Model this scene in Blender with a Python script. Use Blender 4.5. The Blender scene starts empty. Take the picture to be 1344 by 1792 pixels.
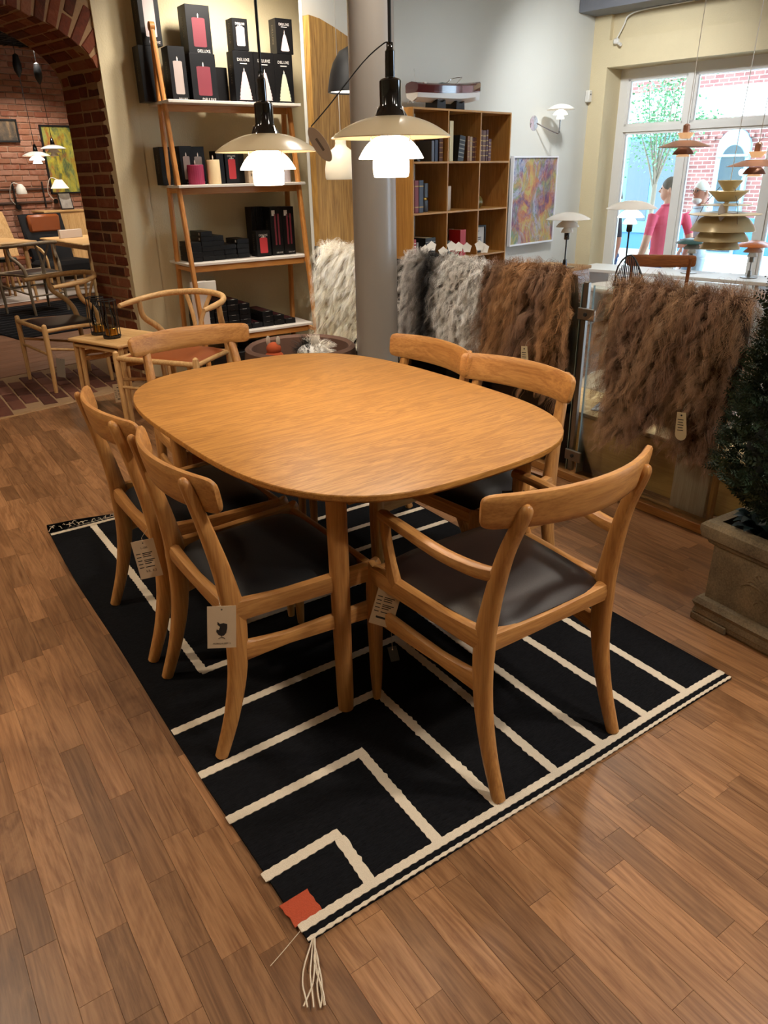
import bpy, bmesh, math, random
import numpy as np
from mathutils import Vector, Matrix

scene = bpy.context.scene
COL = scene.collection
random.seed(7)
RNG = np.random.default_rng(7)
PI = math.pi

# ------------------------------------------------------------------ camera
# World: X runs along the short edge of the rug, Y along its long edge, Z up (metres).
cam = bpy.data.cameras.new('camera')
cam.sensor_fit = 'VERTICAL'
cam.sensor_height = 36.0
cam.sensor_width = 27.0
cam.lens = 1291.75 / 1792 * 36.0
cam.clip_end = 200
cam_o = bpy.data.objects.new('camera', cam)
COL.objects.link(cam_o)
_P, _R, _Y = math.radians(24.795), math.radians(1.139), math.radians(56.0)
_fh = Vector((math.cos(_Y), math.sin(_Y), 0)); _rt = Vector((math.sin(_Y), -math.cos(_Y), 0)); _up = Vector((0, 0, 1))
_fw = _fh * math.cos(_P) - _up * math.sin(_P); _u0 = _fh * math.sin(_P) + _up * math.cos(_P)
_r2 = _rt * math.cos(_R) - _u0 * math.sin(_R); _u2 = _rt * math.sin(_R) + _u0 * math.cos(_R)
_M = Matrix(((_r2.x, _u2.x, -_fw.x, 0), (_r2.y, _u2.y, -_fw.y, 0), (_r2.z, _u2.z, -_fw.z, 1.45), (0, 0, 0, 1)))
cam_o.matrix_world = _M
scene.camera = cam_o

# ------------------------------------------------------------------ view, world, sun, ceiling and fill lights
scene.view_settings.view_transform = 'Standard'
scene.view_settings.look = 'None'
scene.view_settings.exposure = 0.35
scene.view_settings.gamma = 1.0
scene.view_settings.use_curve_mapping = False
scene.cycles.use_denoising = True
scene.cycles.max_bounces = 8
scene.cycles.diffuse_bounces = 4
scene.cycles.transparent_max_bounces = 16
scene.cycles.caustics_reflective = False
scene.cycles.caustics_refractive = False
scene.cycles.sample_clamp_indirect = 6.0

world = bpy.data.worlds.new('sky'); scene.world = world
world.use_nodes = True
_bg = world.node_tree.nodes['Background']
_bg.inputs[0].default_value = (0.62, 0.80, 1.0, 1)
_bg.inputs[1].default_value = 8.5

def light(name, kind, loc, energy, color, target=None, **kw):
    l = bpy.data.lights.new(name, kind); l.energy = energy; l.color = color
    for k, v in kw.items(): setattr(l, k, v)
    o = bpy.data.objects.new(name, l); COL.objects.link(o); o.location = loc
    if target is not None:
        o.rotation_euler = (Vector(target) - Vector(loc)).to_track_quat('-Z', 'Y').to_euler()
    return o
WARM = (1.0, 0.85, 0.66)
NEUT = (1.0, 0.92, 0.81)
COOL = (0.92, 0.96, 1.0)
light('sun', 'SUN', (14, 2, 12), 9.0, (1.0, 0.95, 0.88), (11, 7, 0), angle=0.01)
# track spots of the shop, plus spots added to brighten fur, reveal and armchair
SPOTS = [((-0.8, 1.9, 2.85), (-0.2, 2.0, 0), 46, 130, WARM), ((-0.6, 3.1, 2.85), (0.0, 2.9, 0), 95, 130, WARM),
         ((0.35, 4.35, 2.85), (0.7, 4.5, 0), 45, 130, WARM), ((0.9, -0.5, 2.85), (1.0, 0.3, 0), 10, 130, NEUT),
         ((2.4, 0.3, 2.85), (2.0, 0.9, 0), 130, 130, NEUT), ((2.15, 3.0, 2.85), (2.2, 2.9, 0), 88, 130, NEUT),
         ((2.42, 4.45, 2.85), (2.6, 5.6, 1.3), 46, 120, NEUT), ((1.95, 3.85, 2.85), (2.72, 4.48, 0.55), 150, 52, NEUT),  # second: narrow fill added to lift the cream sheepskin
         ((3.6, 2.6, 2.85), (3.2, 2.4, 0.3), 55, 130, NEUT), ((4.3, 3.9, 2.85), (4.4, 4.8, 1.0), 34, 130, COOL), ((5.0, 2.6, 2.85), (5.0, 2.8, 0.3), 60, 130, NEUT), ((4.9, 4.1, 2.85), (6.2, 5.2, 1.5), 140, 110, COOL),  # last: cool fill added to brighten the window reveal
         ((2.45, 4.98, 2.85), (2.45, 5.6, 0.9), 105, 125, NEUT), ((1.75, -0.45, 2.85), (1.45, 1.0, 0.6), 110, 62, NEUT)]  # first washes the candle wall; last is a fill added for the near armchair
for i, (a, b, e, ang, c) in enumerate(SPOTS):
    light('ceiling_or_fill_spot', 'SPOT', a, e, c, b, spot_size=math.radians(ang), spot_blend=1.0, shadow_soft_size=0.10)
# ------------------------------------------------------------------ helpers
def V(*a): return Vector(a)
class MB:
    """collects verts and faces; build() links them as ONE mesh object"""
    def __init__(s): s.v = []; s.f = []
    def add(s, verts, faces):
        o = len(s.v); s.v.extend([tuple(x) for x in verts]); s.f.extend([tuple(i + o for i in f) for f in faces]); return s
    def box(s, c, d, rz=0.0, M=None):
        x, y, z = d[0] / 2, d[1] / 2, d[2] / 2
        vs = [Vector((i * x, j * y, k * z)) for i in (-1, 1) for j in (-1, 1) for k in (-1, 1)]
        R = Matrix.Rotation(rz, 3, 'Z') if M is None else M
        vs = [R @ p + Vector(c) for p in vs]
        return s.add(vs, [(0, 1, 3, 2), (4, 6, 7, 5), (0, 4, 5, 1), (2, 3, 7, 6), (0, 2, 6, 4), (1, 5, 7, 3)])
    def rbox(s, c, d, b=0.004, rz=0.0, M=None):
        """box with chamfered edges"""
        h = [d[0] / 2, d[1] / 2, d[2] / 2]; b = min(b, min(h) * 0.9)
        R = Matrix.Rotation(rz, 3, 'Z') if M is None else M
        vs = []; idx = {}
        for i in (-1, 1):
            for j in (-1, 1):
                for k in (-1, 1):
                    for a in range(3):
                        p = [i * h[0], j * h[1], k * h[2]]
                        for q in range(3):
                            if q != a: p[q] -= math.copysign(b, p[q])
                        idx[(i, j, k, a)] = len(vs); vs.append(R @ Vector(p) + Vector(c))
        fs = []
        for a in range(3):
            o = [q for q in range(3) if q != a]
            for sg in (-1, 1):
                def K(m, n):
                    t = [0, 0, 0]; t[a] = sg; t[o[0]] = m; t[o[1]] = n; return idx[(t[0], t[1], t[2], a)]
                fs.append((K(-1, -1), K(1, -1), K(1, 1), K(-1, 1)))
        for a in range(3):
            o = [q for q in range(3) if q != a]
            for m in (-1, 1):
                for n in (-1, 1):
                    def K(e, ax):
                        t = [0, 0, 0]; t[a] = e; t[o[0]] = m; t[o[1]] = n; return idx[(t[0], t[1], t[2], ax)]
                    fs.append((K(-1, o[0]), K(1, o[0]), K(1, o[1]), K(-1, o[1])))
        for i in (-1, 1):
            for j in (-1, 1):
                for k in (-1, 1): fs.append((idx[(i, j, k, 0)], idx[(i, j, k, 1)], idx[(i, j, k, 2)]))
        return s.add(vs, fs)
    def ring_loft(s, rings, cap=True, closed=False):
        n = len(rings[0]); o = len(s.v)
        for r in rings: s.v.extend([tuple(p) for p in r])
        m = len(rings)
        for i in range(m if closed else m - 1):
            for j in range(n):
                a = o + i * n + j; b = o + i * n + (j + 1) % n; i2 = (i + 1) % m
                s.f.append((a, b, o + i2 * n + (j + 1) % n, o + i2 * n + j))
        if cap and not closed:
            s.f.append(tuple(o + j for j in range(n))[::-1]); s.f.append(tuple(o + (m - 1) * n + j for j in range(n)))
        return s
    def tube(s, pts, r, n=10, cap=True, closed=False):
        pts = [Vector(p) for p in pts]; m = len(pts)
        rr = r if hasattr(r, '__len__') else [r] * m
        rings = []; ref = None
        for i, p in enumerate(pts):
            if closed: t = (pts[(i + 1) % m] - pts[i - 1])
            else: t = (pts[min(i + 1, m - 1)] - pts[max(i - 1, 0)])
            t.normalize()
            if ref is None:
                ref = Vector((0, 0, 1)) if abs(t.z) < 0.9 else Vector((1, 0, 0))
            ref = (ref - t * ref.dot(t)); ref.normalize()
            b = t.cross(ref)
            rings.append([p + (ref * math.cos(2 * PI * k / n) + b * math.sin(2 * PI * k / n)) * rr[i] for k in range(n)])
        return s.ring_loft(rings, cap, closed)
    def sweep(s, pts, w, h, side, n=12, e=3.0):
        """rounded-rectangle section: w along `side`, h across it"""
        pts = [Vector(p) for p in pts]; m = len(pts)
        ww = w if hasattr(w, '__len__') else [w] * m
        hh = h if hasattr(h, '__len__') else [h] * m
        rings = []
        for i, p in enumerate(pts):
            t = (pts[min(i + 1, m - 1)] - pts[max(i - 1, 0)]).normalized()
            sd = Vector(side[i] if hasattr(side[0], '__len__') else side); sd = (sd - t * sd.dot(t)).normalized()
            b = t.cross(sd); ring = []
            for k in range(n):
                a = 2 * PI * k / n + PI / n; c, q = math.cos(a), math.sin(a)
                rad = (abs(c) ** e + abs(q) ** e) ** (-1 / e)
                ring.append(p + sd * (c * rad * ww[i] / 2) + b * (q * rad * hh[i] / 2))
            rings.append(ring)
        return s.ring_loft(rings)
    def lathe(s, prof, n=24, c=(0, 0, 0), M=None):
        c = Vector(c); rings = []
        for r, z in prof:
            ring = [Vector((r * math.cos(2 * PI * k / n), r * math.sin(2 * PI * k / n), z)) for k in range(n)]
            if M is not None: ring = [M @ p for p in ring]
            rings.append([p + c for p in ring])
        return s.ring_loft(rings, cap=True)
    def prism(s, poly, z0, z1, M=None, c=(0, 0, 0)):
        n = len(poly); c = Vector(c)
        vs = [Vector((x, y, z)) for z in (z0, z1) for x, y in poly]
        if M is not None: vs = [M @ p for p in vs]
        vs = [p + c for p in vs]
        return s.add(vs, [tuple(range(n))[::-1], tuple(range(n, 2 * n))] + [(i, (i + 1) % n, n + (i + 1) % n, n + i) for i in range(n)])
    def grid(s, fn, nu, nv):
        o = len(s.v)
        for i in range(nu + 1):
            for j in range(nv + 1): s.v.append(tuple(fn(i / nu, j / nv)))
        for i in range(nu):
            for j in range(nv):
                a = o + i * (nv + 1) + j; s.f.append((a, a + nv + 1, a + nv + 2, a + 1))
        return s
    def mesh(s, name, mat, smooth=40):
        me = bpy.data.meshes.new(name); me.from_pydata(s.v, [], s.f)
        bm = bmesh.new(); bm.from_mesh(me); bmesh.ops.recalc_face_normals(bm, faces=bm.faces); bm.to_mesh(me); bm.free()
        if mat: me.materials.append(mat)
        if smooth:
            me.polygons.foreach_set('use_smooth', [True] * len(me.polygons)); me.set_sharp_from_angle(angle=math.radians(smooth))
        me.update(); return me
    def build(s, name, mat, parent=None, smooth=40, loc=(0, 0, 0), rz=0.0):
        return link(name, s.mesh(name, mat, smooth), parent, loc, rz)

def link(name, me, parent=None, loc=(0, 0, 0), rz=0.0):
    o = bpy.data.objects.new(name, me); COL.objects.link(o); o.location = loc
    if rz: o.rotation_euler = (0, 0, rz)
    if parent: o.parent = parent
    return o
def tag(o, label=None, cat=None, group=None, kind=None):
    if label: o['label'] = label
    if cat: o['category'] = cat
    if group: o['group'] = group
    if kind: o['kind'] = kind
    return o
def thing(name, label, cat, loc=(0, 0, 0), rz=0.0, group=None):
    o = bpy.data.objects.new(name, None); o.empty_display_size = 0.05; COL.objects.link(o)
    o.location = loc; o.rotation_euler = (0, 0, rz)
    return tag(o, label, cat, group)
def dup(root, loc, rz, label=None, group=None):
    r = root.copy(); COL.objects.link(r); r.location = loc; r.rotation_euler = (0, 0, rz)
    if label: r['label'] = label
    if group: r['group'] = group
    for ch in list(root.children):
        c = ch.copy(); COL.objects.link(c); c.parent = r
        for g in ch.children:
            d = g.copy(); COL.objects.link(d); d.parent = c
    return r
def cr(pts, n=6):
    """Catmull-Rom through points"""
    P = [Vector(p) for p in pts]; out = []
    for i in range(len(P) - 1):
        p0, p1, p2, p3 = P[max(i - 1, 0)], P[i], P[i + 1], P[min(i + 2, len(P) - 1)]
        for k in range(n):
            t = k / n
            out.append(0.5 * ((2 * p1) + (p2 - p0) * t + (2 * p0 - 5 * p1 + 4 * p2 - p3) * t * t + (3 * p1 - p0 - 3 * p2 + p3) * t ** 3))
    out.append(P[-1]); return out
def lerp_list(vals, m):
    k = len(vals) - 1; out = []
    for i in range(m):
        t = i / (m - 1) * k; a = min(int(t), k - 1); out.append(vals[a] + (vals[a + 1] - vals[a]) * (t - a))
    return out
_txt = {}
def text_mesh(s, size, mat, align='CENTER'):
    key = (s, size, mat.name, align)
    if key not in _txt:
        cu = bpy.data.curves.new('lettering', 'FONT'); cu.body = s; cu.size = size; cu.align_x = align; cu.align_y = 'CENTER'
        cu.resolution_u = 2
        o = bpy.data.objects.new('lettering', cu); COL.objects.link(o)
        dg = bpy.context.evaluated_depsgraph_get()
        me = bpy.data.meshes.new_from_object(o.evaluated_get(dg)); me.name = 'lettering'
        bpy.data.objects.remove(o); me.materials.clear(); me.materials.append(mat); _txt[key] = me
    return _txt[key]
def text(s, size, mat, parent, M, align='CENTER', name='lettering'):
    o = bpy.data.objects.new(name, text_mesh(s, size, mat, align)); COL.objects.link(o); o.parent = parent
    o.matrix_local = M; return o
def basis(x, y, loc):
    """matrix whose local X,Y axes are the given directions"""
    x = Vector(x).normalized(); y = Vector(y); y = (y - x * y.dot(x)).normalized(); z = x.cross(y)
    return Matrix(((x.x, y.x, z.x, loc[0]), (x.y, y.y, z.y, loc[1]), (x.z, y.z, z.z, loc[2]), (0, 0, 0, 1)))

# ------------------------------------------------------------------ materials (procedural)
class NT:
    def __init__(s, name):
        s.m = bpy.data.materials.new(name); s.m.use_nodes = True; s.t = s.m.node_tree; s.b = s.t.nodes['Principled BSDF']
        s.out = s.t.nodes['Material Output']
    def n(s, kind, **kw):
        x = s.t.nodes.new(kind)
        for k, v in kw.items():
            if k.startswith('i_'): x.inputs[k[2:].replace('_', ' ')].default_value = v
            else: setattr(x, k, v)
        return x
    def l(s, a, b): s.t.links.new(a, b)
def rgb(h):
    """sRGB hex to linear"""
    c = [int(h[i:i + 2], 16) / 255 for i in (0, 2, 4)]
    return tuple(x / 12.92 if x <= 0.04045 else ((x + 0.055) / 1.055) ** 2.4 for x in c) + (1,)
MATS = {}
def plain(name, col, rough=0.5, metal=0.0, noise=0.0, nscale=20, bump=0.0, bscale=200, spec=0.5, coat=0.0, emit=None, estr=0.0, trans=0.0, sheen=0.0, bdist=0.002):
    if name in MATS: return MATS[name]
    k = NT(name); b = k.b; col = rgb(col) if isinstance(col, str) else col
    b.inputs['Base Color'].default_value = col; b.inputs['Roughness'].default_value = rough; b.inputs['Metallic'].default_value = metal
    b.inputs['Specular IOR Level'].default_value = spec; b.inputs['Coat Weight'].default_value = coat
    if sheen: b.inputs['Sheen Weight'].default_value = sheen
    if trans: b.inputs['Transmission Weight'].default_value = trans
    if emit: b.inputs['Emission Color'].default_value = rgb(emit) if isinstance(emit, str) else emit; b.inputs['Emission Strength'].default_value = estr
    if noise or bump:
        tc = k.n('ShaderNodeTexCoord')
        if noise:
            nz = k.n('ShaderNodeTexNoise', i_Scale=nscale, i_Detail=5.0); k.l(tc.outputs['Object'], nz.inputs['Vector'])
            mx = k.n('ShaderNodeMix', data_type='RGBA')
            mx.inputs[6].default_value = tuple(c * (1 - noise) for c in col[:3]) + (1,); mx.inputs[7].default_value = tuple(min(1, c * (1 + noise)) for c in col[:3]) + (1,)
            k.l(nz.outputs['Fac'], mx.inputs[0]); k.l(mx.outputs[2], b.inputs['Base Color'])
        if bump:
            nb = k.n('ShaderNodeTexNoise', i_Scale=bscale, i_Detail=3.0); k.l(tc.outputs['Object'], nb.inputs['Vector'])
            bp = k.n('ShaderNodeBump', i_Strength=bump, i_Distance=bdist); k.l(nb.outputs['Fac'], bp.inputs['Height']); k.l(bp.outputs['Normal'], b.inputs['Normal'])
    MATS[name] = k.m; return k.m
def wood(name, dark, light_, axis=2, scale=9.0, stretch=14.0, rough=0.42, vary=0.10, bump=0.08, fig=0.5, spec=0.4, attr=None):
    """oak-like grain running along local axis (0,1,2)"""
    if name in MATS: return MATS[name]
    k = NT(name); b = k.b; tc = k.n('ShaderNodeTexCoord'); oi = k.n('ShaderNodeAttribute', attribute_name=attr) if attr else k.n('ShaderNodeObjectInfo'); rnd = oi.outputs['Fac' if attr else 'Random']
    off = k.n('ShaderNodeVectorMath', operation='SCALE'); k.l(rnd, off.inputs['Scale']); off.inputs[0].default_value = (31, 17, 23)
    ad = k.n('ShaderNodeVectorMath', operation='ADD'); k.l(tc.outputs['Object'], ad.inputs[0]); k.l(off.outputs[0], ad.inputs[1])
    mp = k.n('ShaderNodeMapping'); sc = [1, 1, 1]; sc[axis] = 1 / stretch; mp.inputs['Scale'].default_value = sc; k.l(ad.outputs[0], mp.inputs[0])
    n1 = k.n('ShaderNodeTexNoise', i_Scale=scale, i_Detail=6.0, i_Roughness=0.62, i_Distortion=fig); k.l(mp.outputs[0], n1.inputs['Vector'])
    # growth-ring lines
    ml = k.n('ShaderNodeMath', operation='MULTIPLY'); ml.inputs[1].default_value = 9.0; k.l(n1.outputs['Fac'], ml.inputs[0])
    fr = k.n('ShaderNodeMath', operation='PINGPONG'); fr.inputs[1].default_value = 0.5; k.l(ml.outputs[0], fr.inputs[0])
    mp2 = k.n('ShaderNodeMapping'); sc2 = [1, 1, 1]; sc2[axis] = 1 / 30; mp2.inputs['Scale'].default_value = sc2; k.l(ad.outputs[0], mp2.inputs[0])
    n2 = k.n('ShaderNodeTexNoise', i_Scale=scale * 22, i_Detail=3.0, i_Roughness=0.6); k.l(mp2.outputs[0], n2.inputs['Vector'])
    a1 = k.n('ShaderNodeMath', operation='MULTIPLY_ADD'); a1.inputs[1].default_value = 0.55; k.l(fr.outputs[0], a1.inputs[0])
    a2 = k.n('ShaderNodeMath', operation='MULTIPLY'); a2.inputs[1].default_value = 0.75; k.l(n2.outputs['Fac'], a2.inputs[0]); k.l(a2.outputs[0], a1.inputs[2])
    rp = k.n('ShaderNodeValToRGB'); rp.color_ramp.elements[0].position = 0.22; rp.color_ramp.elements[1].position = 0.72
    rp.color_ramp.elements[0].color = rgb(dark); rp.color_ramp.elements[1].color = rgb(light_); k.l(a1.outputs[0], rp.inputs[0])
    hs = k.n('ShaderNodeHueSaturation'); k.l(rp.outputs[0], hs.inputs['Color'])
    mr = k.n('ShaderNodeMapRange'); mr.inputs[3].default_value = 1 - vary; mr.inputs[4].default_value = 1 + vary; k.l(rnd, mr.inputs[0]); k.l(mr.outputs[0], hs.inputs['Value'])
    k.l(hs.outputs[0], b.inputs['Base Color']); b.inputs['Roughness'].default_value = rough; b.inputs['Specular IOR Level'].default_value = spec
    bp = k.n('ShaderNodeBump', i_Strength=bump, i_Distance=0.001); k.l(a1.outputs[0], bp.inputs['Height']); k.l(bp.outputs['Normal'], b.inputs['Normal'])
    MATS[name] = k.m; return k.m
def glassy(name, tint=(0.95, 0.98, 0.97, 1), gloss=0.10):
    """thin clear pane: mostly transparent, a little mirror reflection"""
    if name in MATS: return MATS[name]
    k = NT(name); k.t.nodes.remove(k.b)
    tr = k.n('ShaderNodeBsdfTransparent'); tr.inputs[0].default_value = tint
    gl = k.n('ShaderNodeBsdfGlossy'); gl.inputs['Roughness'].default_value = 0.02
    fz = k.n('ShaderNodeFresnel'); fz.inputs[0].default_value = 1.45
    ml = k.n('ShaderNodeMath', operation='MULTIPLY'); ml.inputs[1].default_value = gloss * 10; k.l(fz.outputs[0], ml.inputs[0])
    mx = k.n('ShaderNodeMixShader'); k.l(ml.outputs[0], mx.inputs[0]); k.l(tr.outputs[0], mx.inputs[1]); k.l(gl.outputs[0], mx.inputs[2])
    k.l(mx.outputs[0], k.out.inputs[0]); MATS[name] = k.m; return k.m
def attr_mat(name, attr='Col', rough=0.7, spec=0.3, sheen=0.0):
    if name in MATS: return MATS[name]
    k = NT(name); a = k.n('ShaderNodeAttribute', attribute_name=attr); k.l(a.outputs['Color'], k.b.inputs['Base Color'])
    k.b.inputs['Roughness'].default_value = rough; k.b.inputs['Specular IOR Level'].default_value = spec; MATS[name] = k.m; return k.m
def ramp_obj(name, cols, rough=0.6, nscale=18, nmix=0.35, bump=0.3, bscale=60, spec=0.3):
    """colour picked per object from a ramp, mottled with noise (bricks, planks, books)"""
    if name in MATS: return MATS[name]
    k = NT(name); b = k.b; oi = k.n('ShaderNodeObjectInfo'); tc = k.n('ShaderNodeTexCoord')
    off = k.n('ShaderNodeVectorMath', operation='SCALE'); k.l(oi.outputs['Random'], off.inputs['Scale']); off.inputs[0].default_value = (41, 13, 29)
    ad = k.n('ShaderNodeVectorMath', operation='ADD'); k.l(tc.outputs['Object'], ad.inputs[0]); k.l(off.outputs[0], ad.inputs[1])
    nz = k.n('ShaderNodeTexNoise', i_Scale=nscale, i_Detail=6.0, i_Roughness=0.65); k.l(ad.outputs[0], nz.inputs['Vector'])
    ms = k.n('ShaderNodeMath', operation='MULTIPLY_ADD'); ms.inputs[1].default_value = nmix * 2; ms.inputs[2].default_value = -nmix; k.l(nz.outputs['Fac'], ms.inputs[0])
    sm = k.n('ShaderNodeMath', operation='ADD'); k.l(ms.outputs[0], sm.inputs[0]); k.l(oi.outputs['Random'], sm.inputs[1])
    rp = k.n('ShaderNodeValToRGB'); e = rp.color_ramp.elements
    while len(e) < len(cols): e.new(0.5)
    for i, c in enumerate(cols): e[i].position = i / (len(cols) - 1); e[i].color = rgb(c)
    k.l(sm.outputs[0], rp.inputs[0]); k.l(rp.outputs[0], b.inputs['Base Color']); b.inputs['Roughness'].default_value = rough; b.inputs['Specular IOR Level'].default_value = spec
    nb = k.n('ShaderNodeTexNoise', i_Scale=bscale, i_Detail=4.0); k.l(ad.outputs[0], nb.inputs['Vector'])
    bp = k.n('ShaderNodeBump', i_Strength=bump, i_Distance=0.004); k.l(nb.outputs['Fac'], bp.inputs['Height']); k.l(bp.outputs['Normal'], b.inputs['Normal'])
    MATS[name] = k.m; return k.m

OAK_X = wood('oak_grain_x', '996434', 'bf8a4e', 0)
OAK_Y = wood('oak_grain_y', '996434', 'bf8a4e', 1)
OAK_Z = wood('oak_grain_z', '996434', 'bf8a4e', 2)
OAKTOP = wood('oak_veneer', '825222', 'b58140', 0, scale=13.0, stretch=9.0, rough=0.45, vary=0.0, fig=0.8, bump=0.05)
PALE_X = wood('pale_oak_x', 'b8894f', 'd9b07a', 0, rough=0.5)
PALE_Z = wood('pale_oak_z', 'b8894f', 'd9b07a', 2, rough=0.5)
SHELFWOOD = wood('beech_leg', 'a8672c', 'cb8d4b', 2, rough=0.4)
BOOKWOOD = wood('bookcase_oak', '9d6a2e', 'c08c48', 2, rough=0.4)
SLABWOOD = wood('rough_slab', '7a5526', 'b58a46', 2, scale=7, rough=0.6, bump=0.4)
BLACKLEATHER = plain('black_leather', '0d0d0f', 0.48, bump=0.25, bscale=420, spec=0.28)
BROWNLEATHER = plain('dark_brown_leather', '251a16', 0.38, bump=0.2, bscale=420, spec=0.42)
COGNAC = plain('cognac_leather', '8f4a22', 0.4, bump=0.2, bscale=300)
PLASTER = plain('cream_plaster', 'd8c8a2', 0.75, noise=0.05, nscale=4, bump=0.35, bscale=90, bdist=0.006)
PLASTER2 = plain('light_plaster', 'cdccc3', 0.75, noise=0.04, nscale=3, bump=0.15, bscale=120, bdist=0.004)
WHITEPAINT = plain('white_paint', 'ddd9cf', 0.45)
BLACKGLOSS = plain('black_gloss', '08080a', 0.12, spec=0.7, coat=0.5)
BLACKMATT = plain('black_matt', '0c0c0e', 0.55)
CHROME = plain('chrome', 'c8c8cc', 0.12, 1.0)
STEEL = plain('brushed_steel', '8f8c86', 0.35, 1.0)
CARD = plain('kraft_card', 'c2a98a', 0.8, noise=0.05, nscale=60)
INK = plain('black_ink', '1a1512', 0.7)
STRING = plain('cotton_string', 'a89880', 0.9)
CREAM = plain('cream_yarn', 'd9c9b2', 0.95, bump=0.8, bscale=500, noise=0.12, nscale=300)
CLEAR = glassy('clear_glass')
# ------------------------------------------------------------------ floor: parquet strips
FLOORBASE = plain('floor_joint', '3a2414', 0.8)
PLANK = wood('parquet_oak', '6a4529', '9a6f4a', 1, scale=6.0, stretch=9.0, rough=0.36, vary=0.30, bump=0.12, fig=1.1, spec=0.4)
b = MB()
b.box((3.4, 2.7, -0.06), (12.0, 9.6, 0.1))
floor = b.build('floor', FLOORBASE, smooth=0); tag(floor, 'brown oak strip parquet floor of the shop', None, None, 'structure')
def plank_mesh(L):
    m = MB(); w = 0.0656; m.rbox((0, 0, -0.006), (w, L - 0.0004, 0.0118), 0.0004); return m.mesh('plank', PLANK, 0)
PL = {L: plank_mesh(L) for L in (0.21, 0.30, 0.36, 0.44, 0.52)}
C2 = Vector((0, 0, 1.45)); cand = []
def px_of(p):
    v = Vector(p) - C2; z = v.dot(_fw)
    if z < 0.2: return None
    return 672 + 1291.75 * v.dot(_r2) / z, 896 - 1291.75 * v.dot(_u2) / z, z
rp = random.Random(11); x = -1.95
while x < 6.4:
    y = -1.2 + rp.random() * 0.3
    while y < 7.2:
        L = rp.choice((0.21, 0.30, 0.30, 0.36, 0.36, 0.44, 0.52)); yc = y + L / 2; y += L
        if (x - 1.637) * -0.2334 + (yc - 5.622) * 0.9724 > 0.20 and x < 2.1: continue      # threshold bricks start here
        if x > 2.1 and yc > 5.6: continue
        q = px_of((x, yc, 0)); inside = q and -60 < q[0] < 1404 and 300 < q[1] < 1850
        under = 0.45 < x < 1.9 and 0.97 < yc < 3.25
        cand.append((-(L / q[2] ** 3) if inside and not under else 0, x, yc, L))
    x += 0.0660
cand.sort()
rest = MB()
for i, (k, x, y, L) in enumerate(cand):
    if i < 300 and k < 0:
        o = link('plank', PL[L], floor, (x, y, 0))
    elif -1.9 < x < 6.2 and y > -1.0:
        rest.box((x, y, -0.006), (0.0652, L - 0.0007, 0.0118))
far = rest.build('plank_field', wood('parquet_field', '6a4529', '9a6f4a', 1, scale=6.0, stretch=9.0, rough=0.36, vary=0.30, bump=0.12, fig=1.1, attr='rnd'), floor, 0); tag(far, kind='stuff')
_ra = far.data.attributes.new('rnd', 'FLOAT', 'POINT'); _ra.data.foreach_set('value', np.repeat(RNG.random(len(far.data.vertices) // 8), 8).astype(np.float32))

# ------------------------------------------------------------------ the brick arch wall
TH = math.radians(13.5); P0 = Vector((1.637, 5.622, 0)); DU = Vector((math.cos(TH), math.sin(TH), 0)); DN = Vector((-math.sin(TH), math.cos(TH), 0))
def A(u, t, z): return P0 + DU * u + DN * t + Vector((0, 0, z))
MORTAR = plain('old_mortar', '9a7a58', 0.95, noise=0.15, nscale=30, bump=0.6, bscale=80, bdist=0.005)
BRICK = ramp_obj('old_red_brick', ['4a2a1c', '6b3522', '7d4228', '8c5a40'], 0.85, 22, 0.5, 0.7, 70)
BRICKPALE = ramp_obj('limewashed_brick', ['8a5a44', '9c6a52', 'a87b66', '8d5540'], 0.9, 14, 0.45, 0.6, 60)
AA, BB, ZS = 0.935, 0.393, 2.01
core = MB()
prof = [(0.0075, 0.0), (0.0075, ZS)]
for i in range(1, 24):
    a = PI * i / 24; prof.append((-AA + (AA + 0.0065) * math.cos(a), ZS + (BB + 0.0065) * math.sin(a)))
prof += [(-2 * AA - 0.012, ZS), (-2 * AA - 0.012, 0), (-2.9, 0), (-2.9, 2.95), (0.1, 2.95), (0.1, 0)]
n_ = len(prof)
core.add([A(u, 0.006, z) for u, z in prof] + [A(u, 0.56, z) for u, z in prof],
         [tuple(range(n_)), tuple(range(2 * n_ - 1, n_ - 1, -1))] + [(i, (i + 1) % n_, n_ + (i + 1) % n_, n_ + i) for i in range(n_)])
wall_left = core.build('wall_left', MORTAR, smooth=0); tag(wall_left, 'thick wall with an old red brick archway', None, None, 'structure')
rb = random.Random(5)
def brick_mesh(l, h, d, mat, seed):
    r = random.Random(seed); m = MB(); m.rbox((0, 0, 0), (l, d, h), 0.006)
    m.v = [(p[0] + r.uniform(-.003, .003), p[1] + r.uniform(-.003, .003), p[2] + r.uniform(-.0025, .0025)) for p in m.v]
    return m.mesh('brick', mat, 0)
BR = {k: [brick_mesh(l, 0.064, 0.06, BRICK, s + i * 9) for i in range(3)] for s, (k, l) in enumerate({'s': 0.215, 'h': 0.102, 'q': 0.15}.items())}
def put_brick(me, M, parent=wall_left, name='brick'):
    o = bpy.data.objects.new(name, me); COL.objects.link(o); o.parent = parent; o.matrix_local = M; return o
def bmat(xd, yd, zd, loc):
    return Matrix(((xd.x, yd.x, zd.x, loc.x), (xd.y, yd.y, zd.y, loc.y), (xd.z, yd.z, zd.z, loc.z), (0, 0, 0, 1)))
UP = Vector((0, 0, 1))
for c in range(26):                                                      # jamb: courses seen side-on
    z = 0.04 + c * 0.0772
    seq = ['s', 'h', 's'] if c % 2 else ['h', 's', 's']
    t = 0.0
    for k in seq:
        l = {'s': 0.215, 'h': 0.102, 'q': 0.15}[k]
        put_brick(rb.choice(BR[k]), bmat(DN, -DU, UP, A(0.033 + rb.uniform(-.003, .003), t + l / 2, z + rb.uniform(-.003, .003)))); t += l + 0.012
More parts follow.
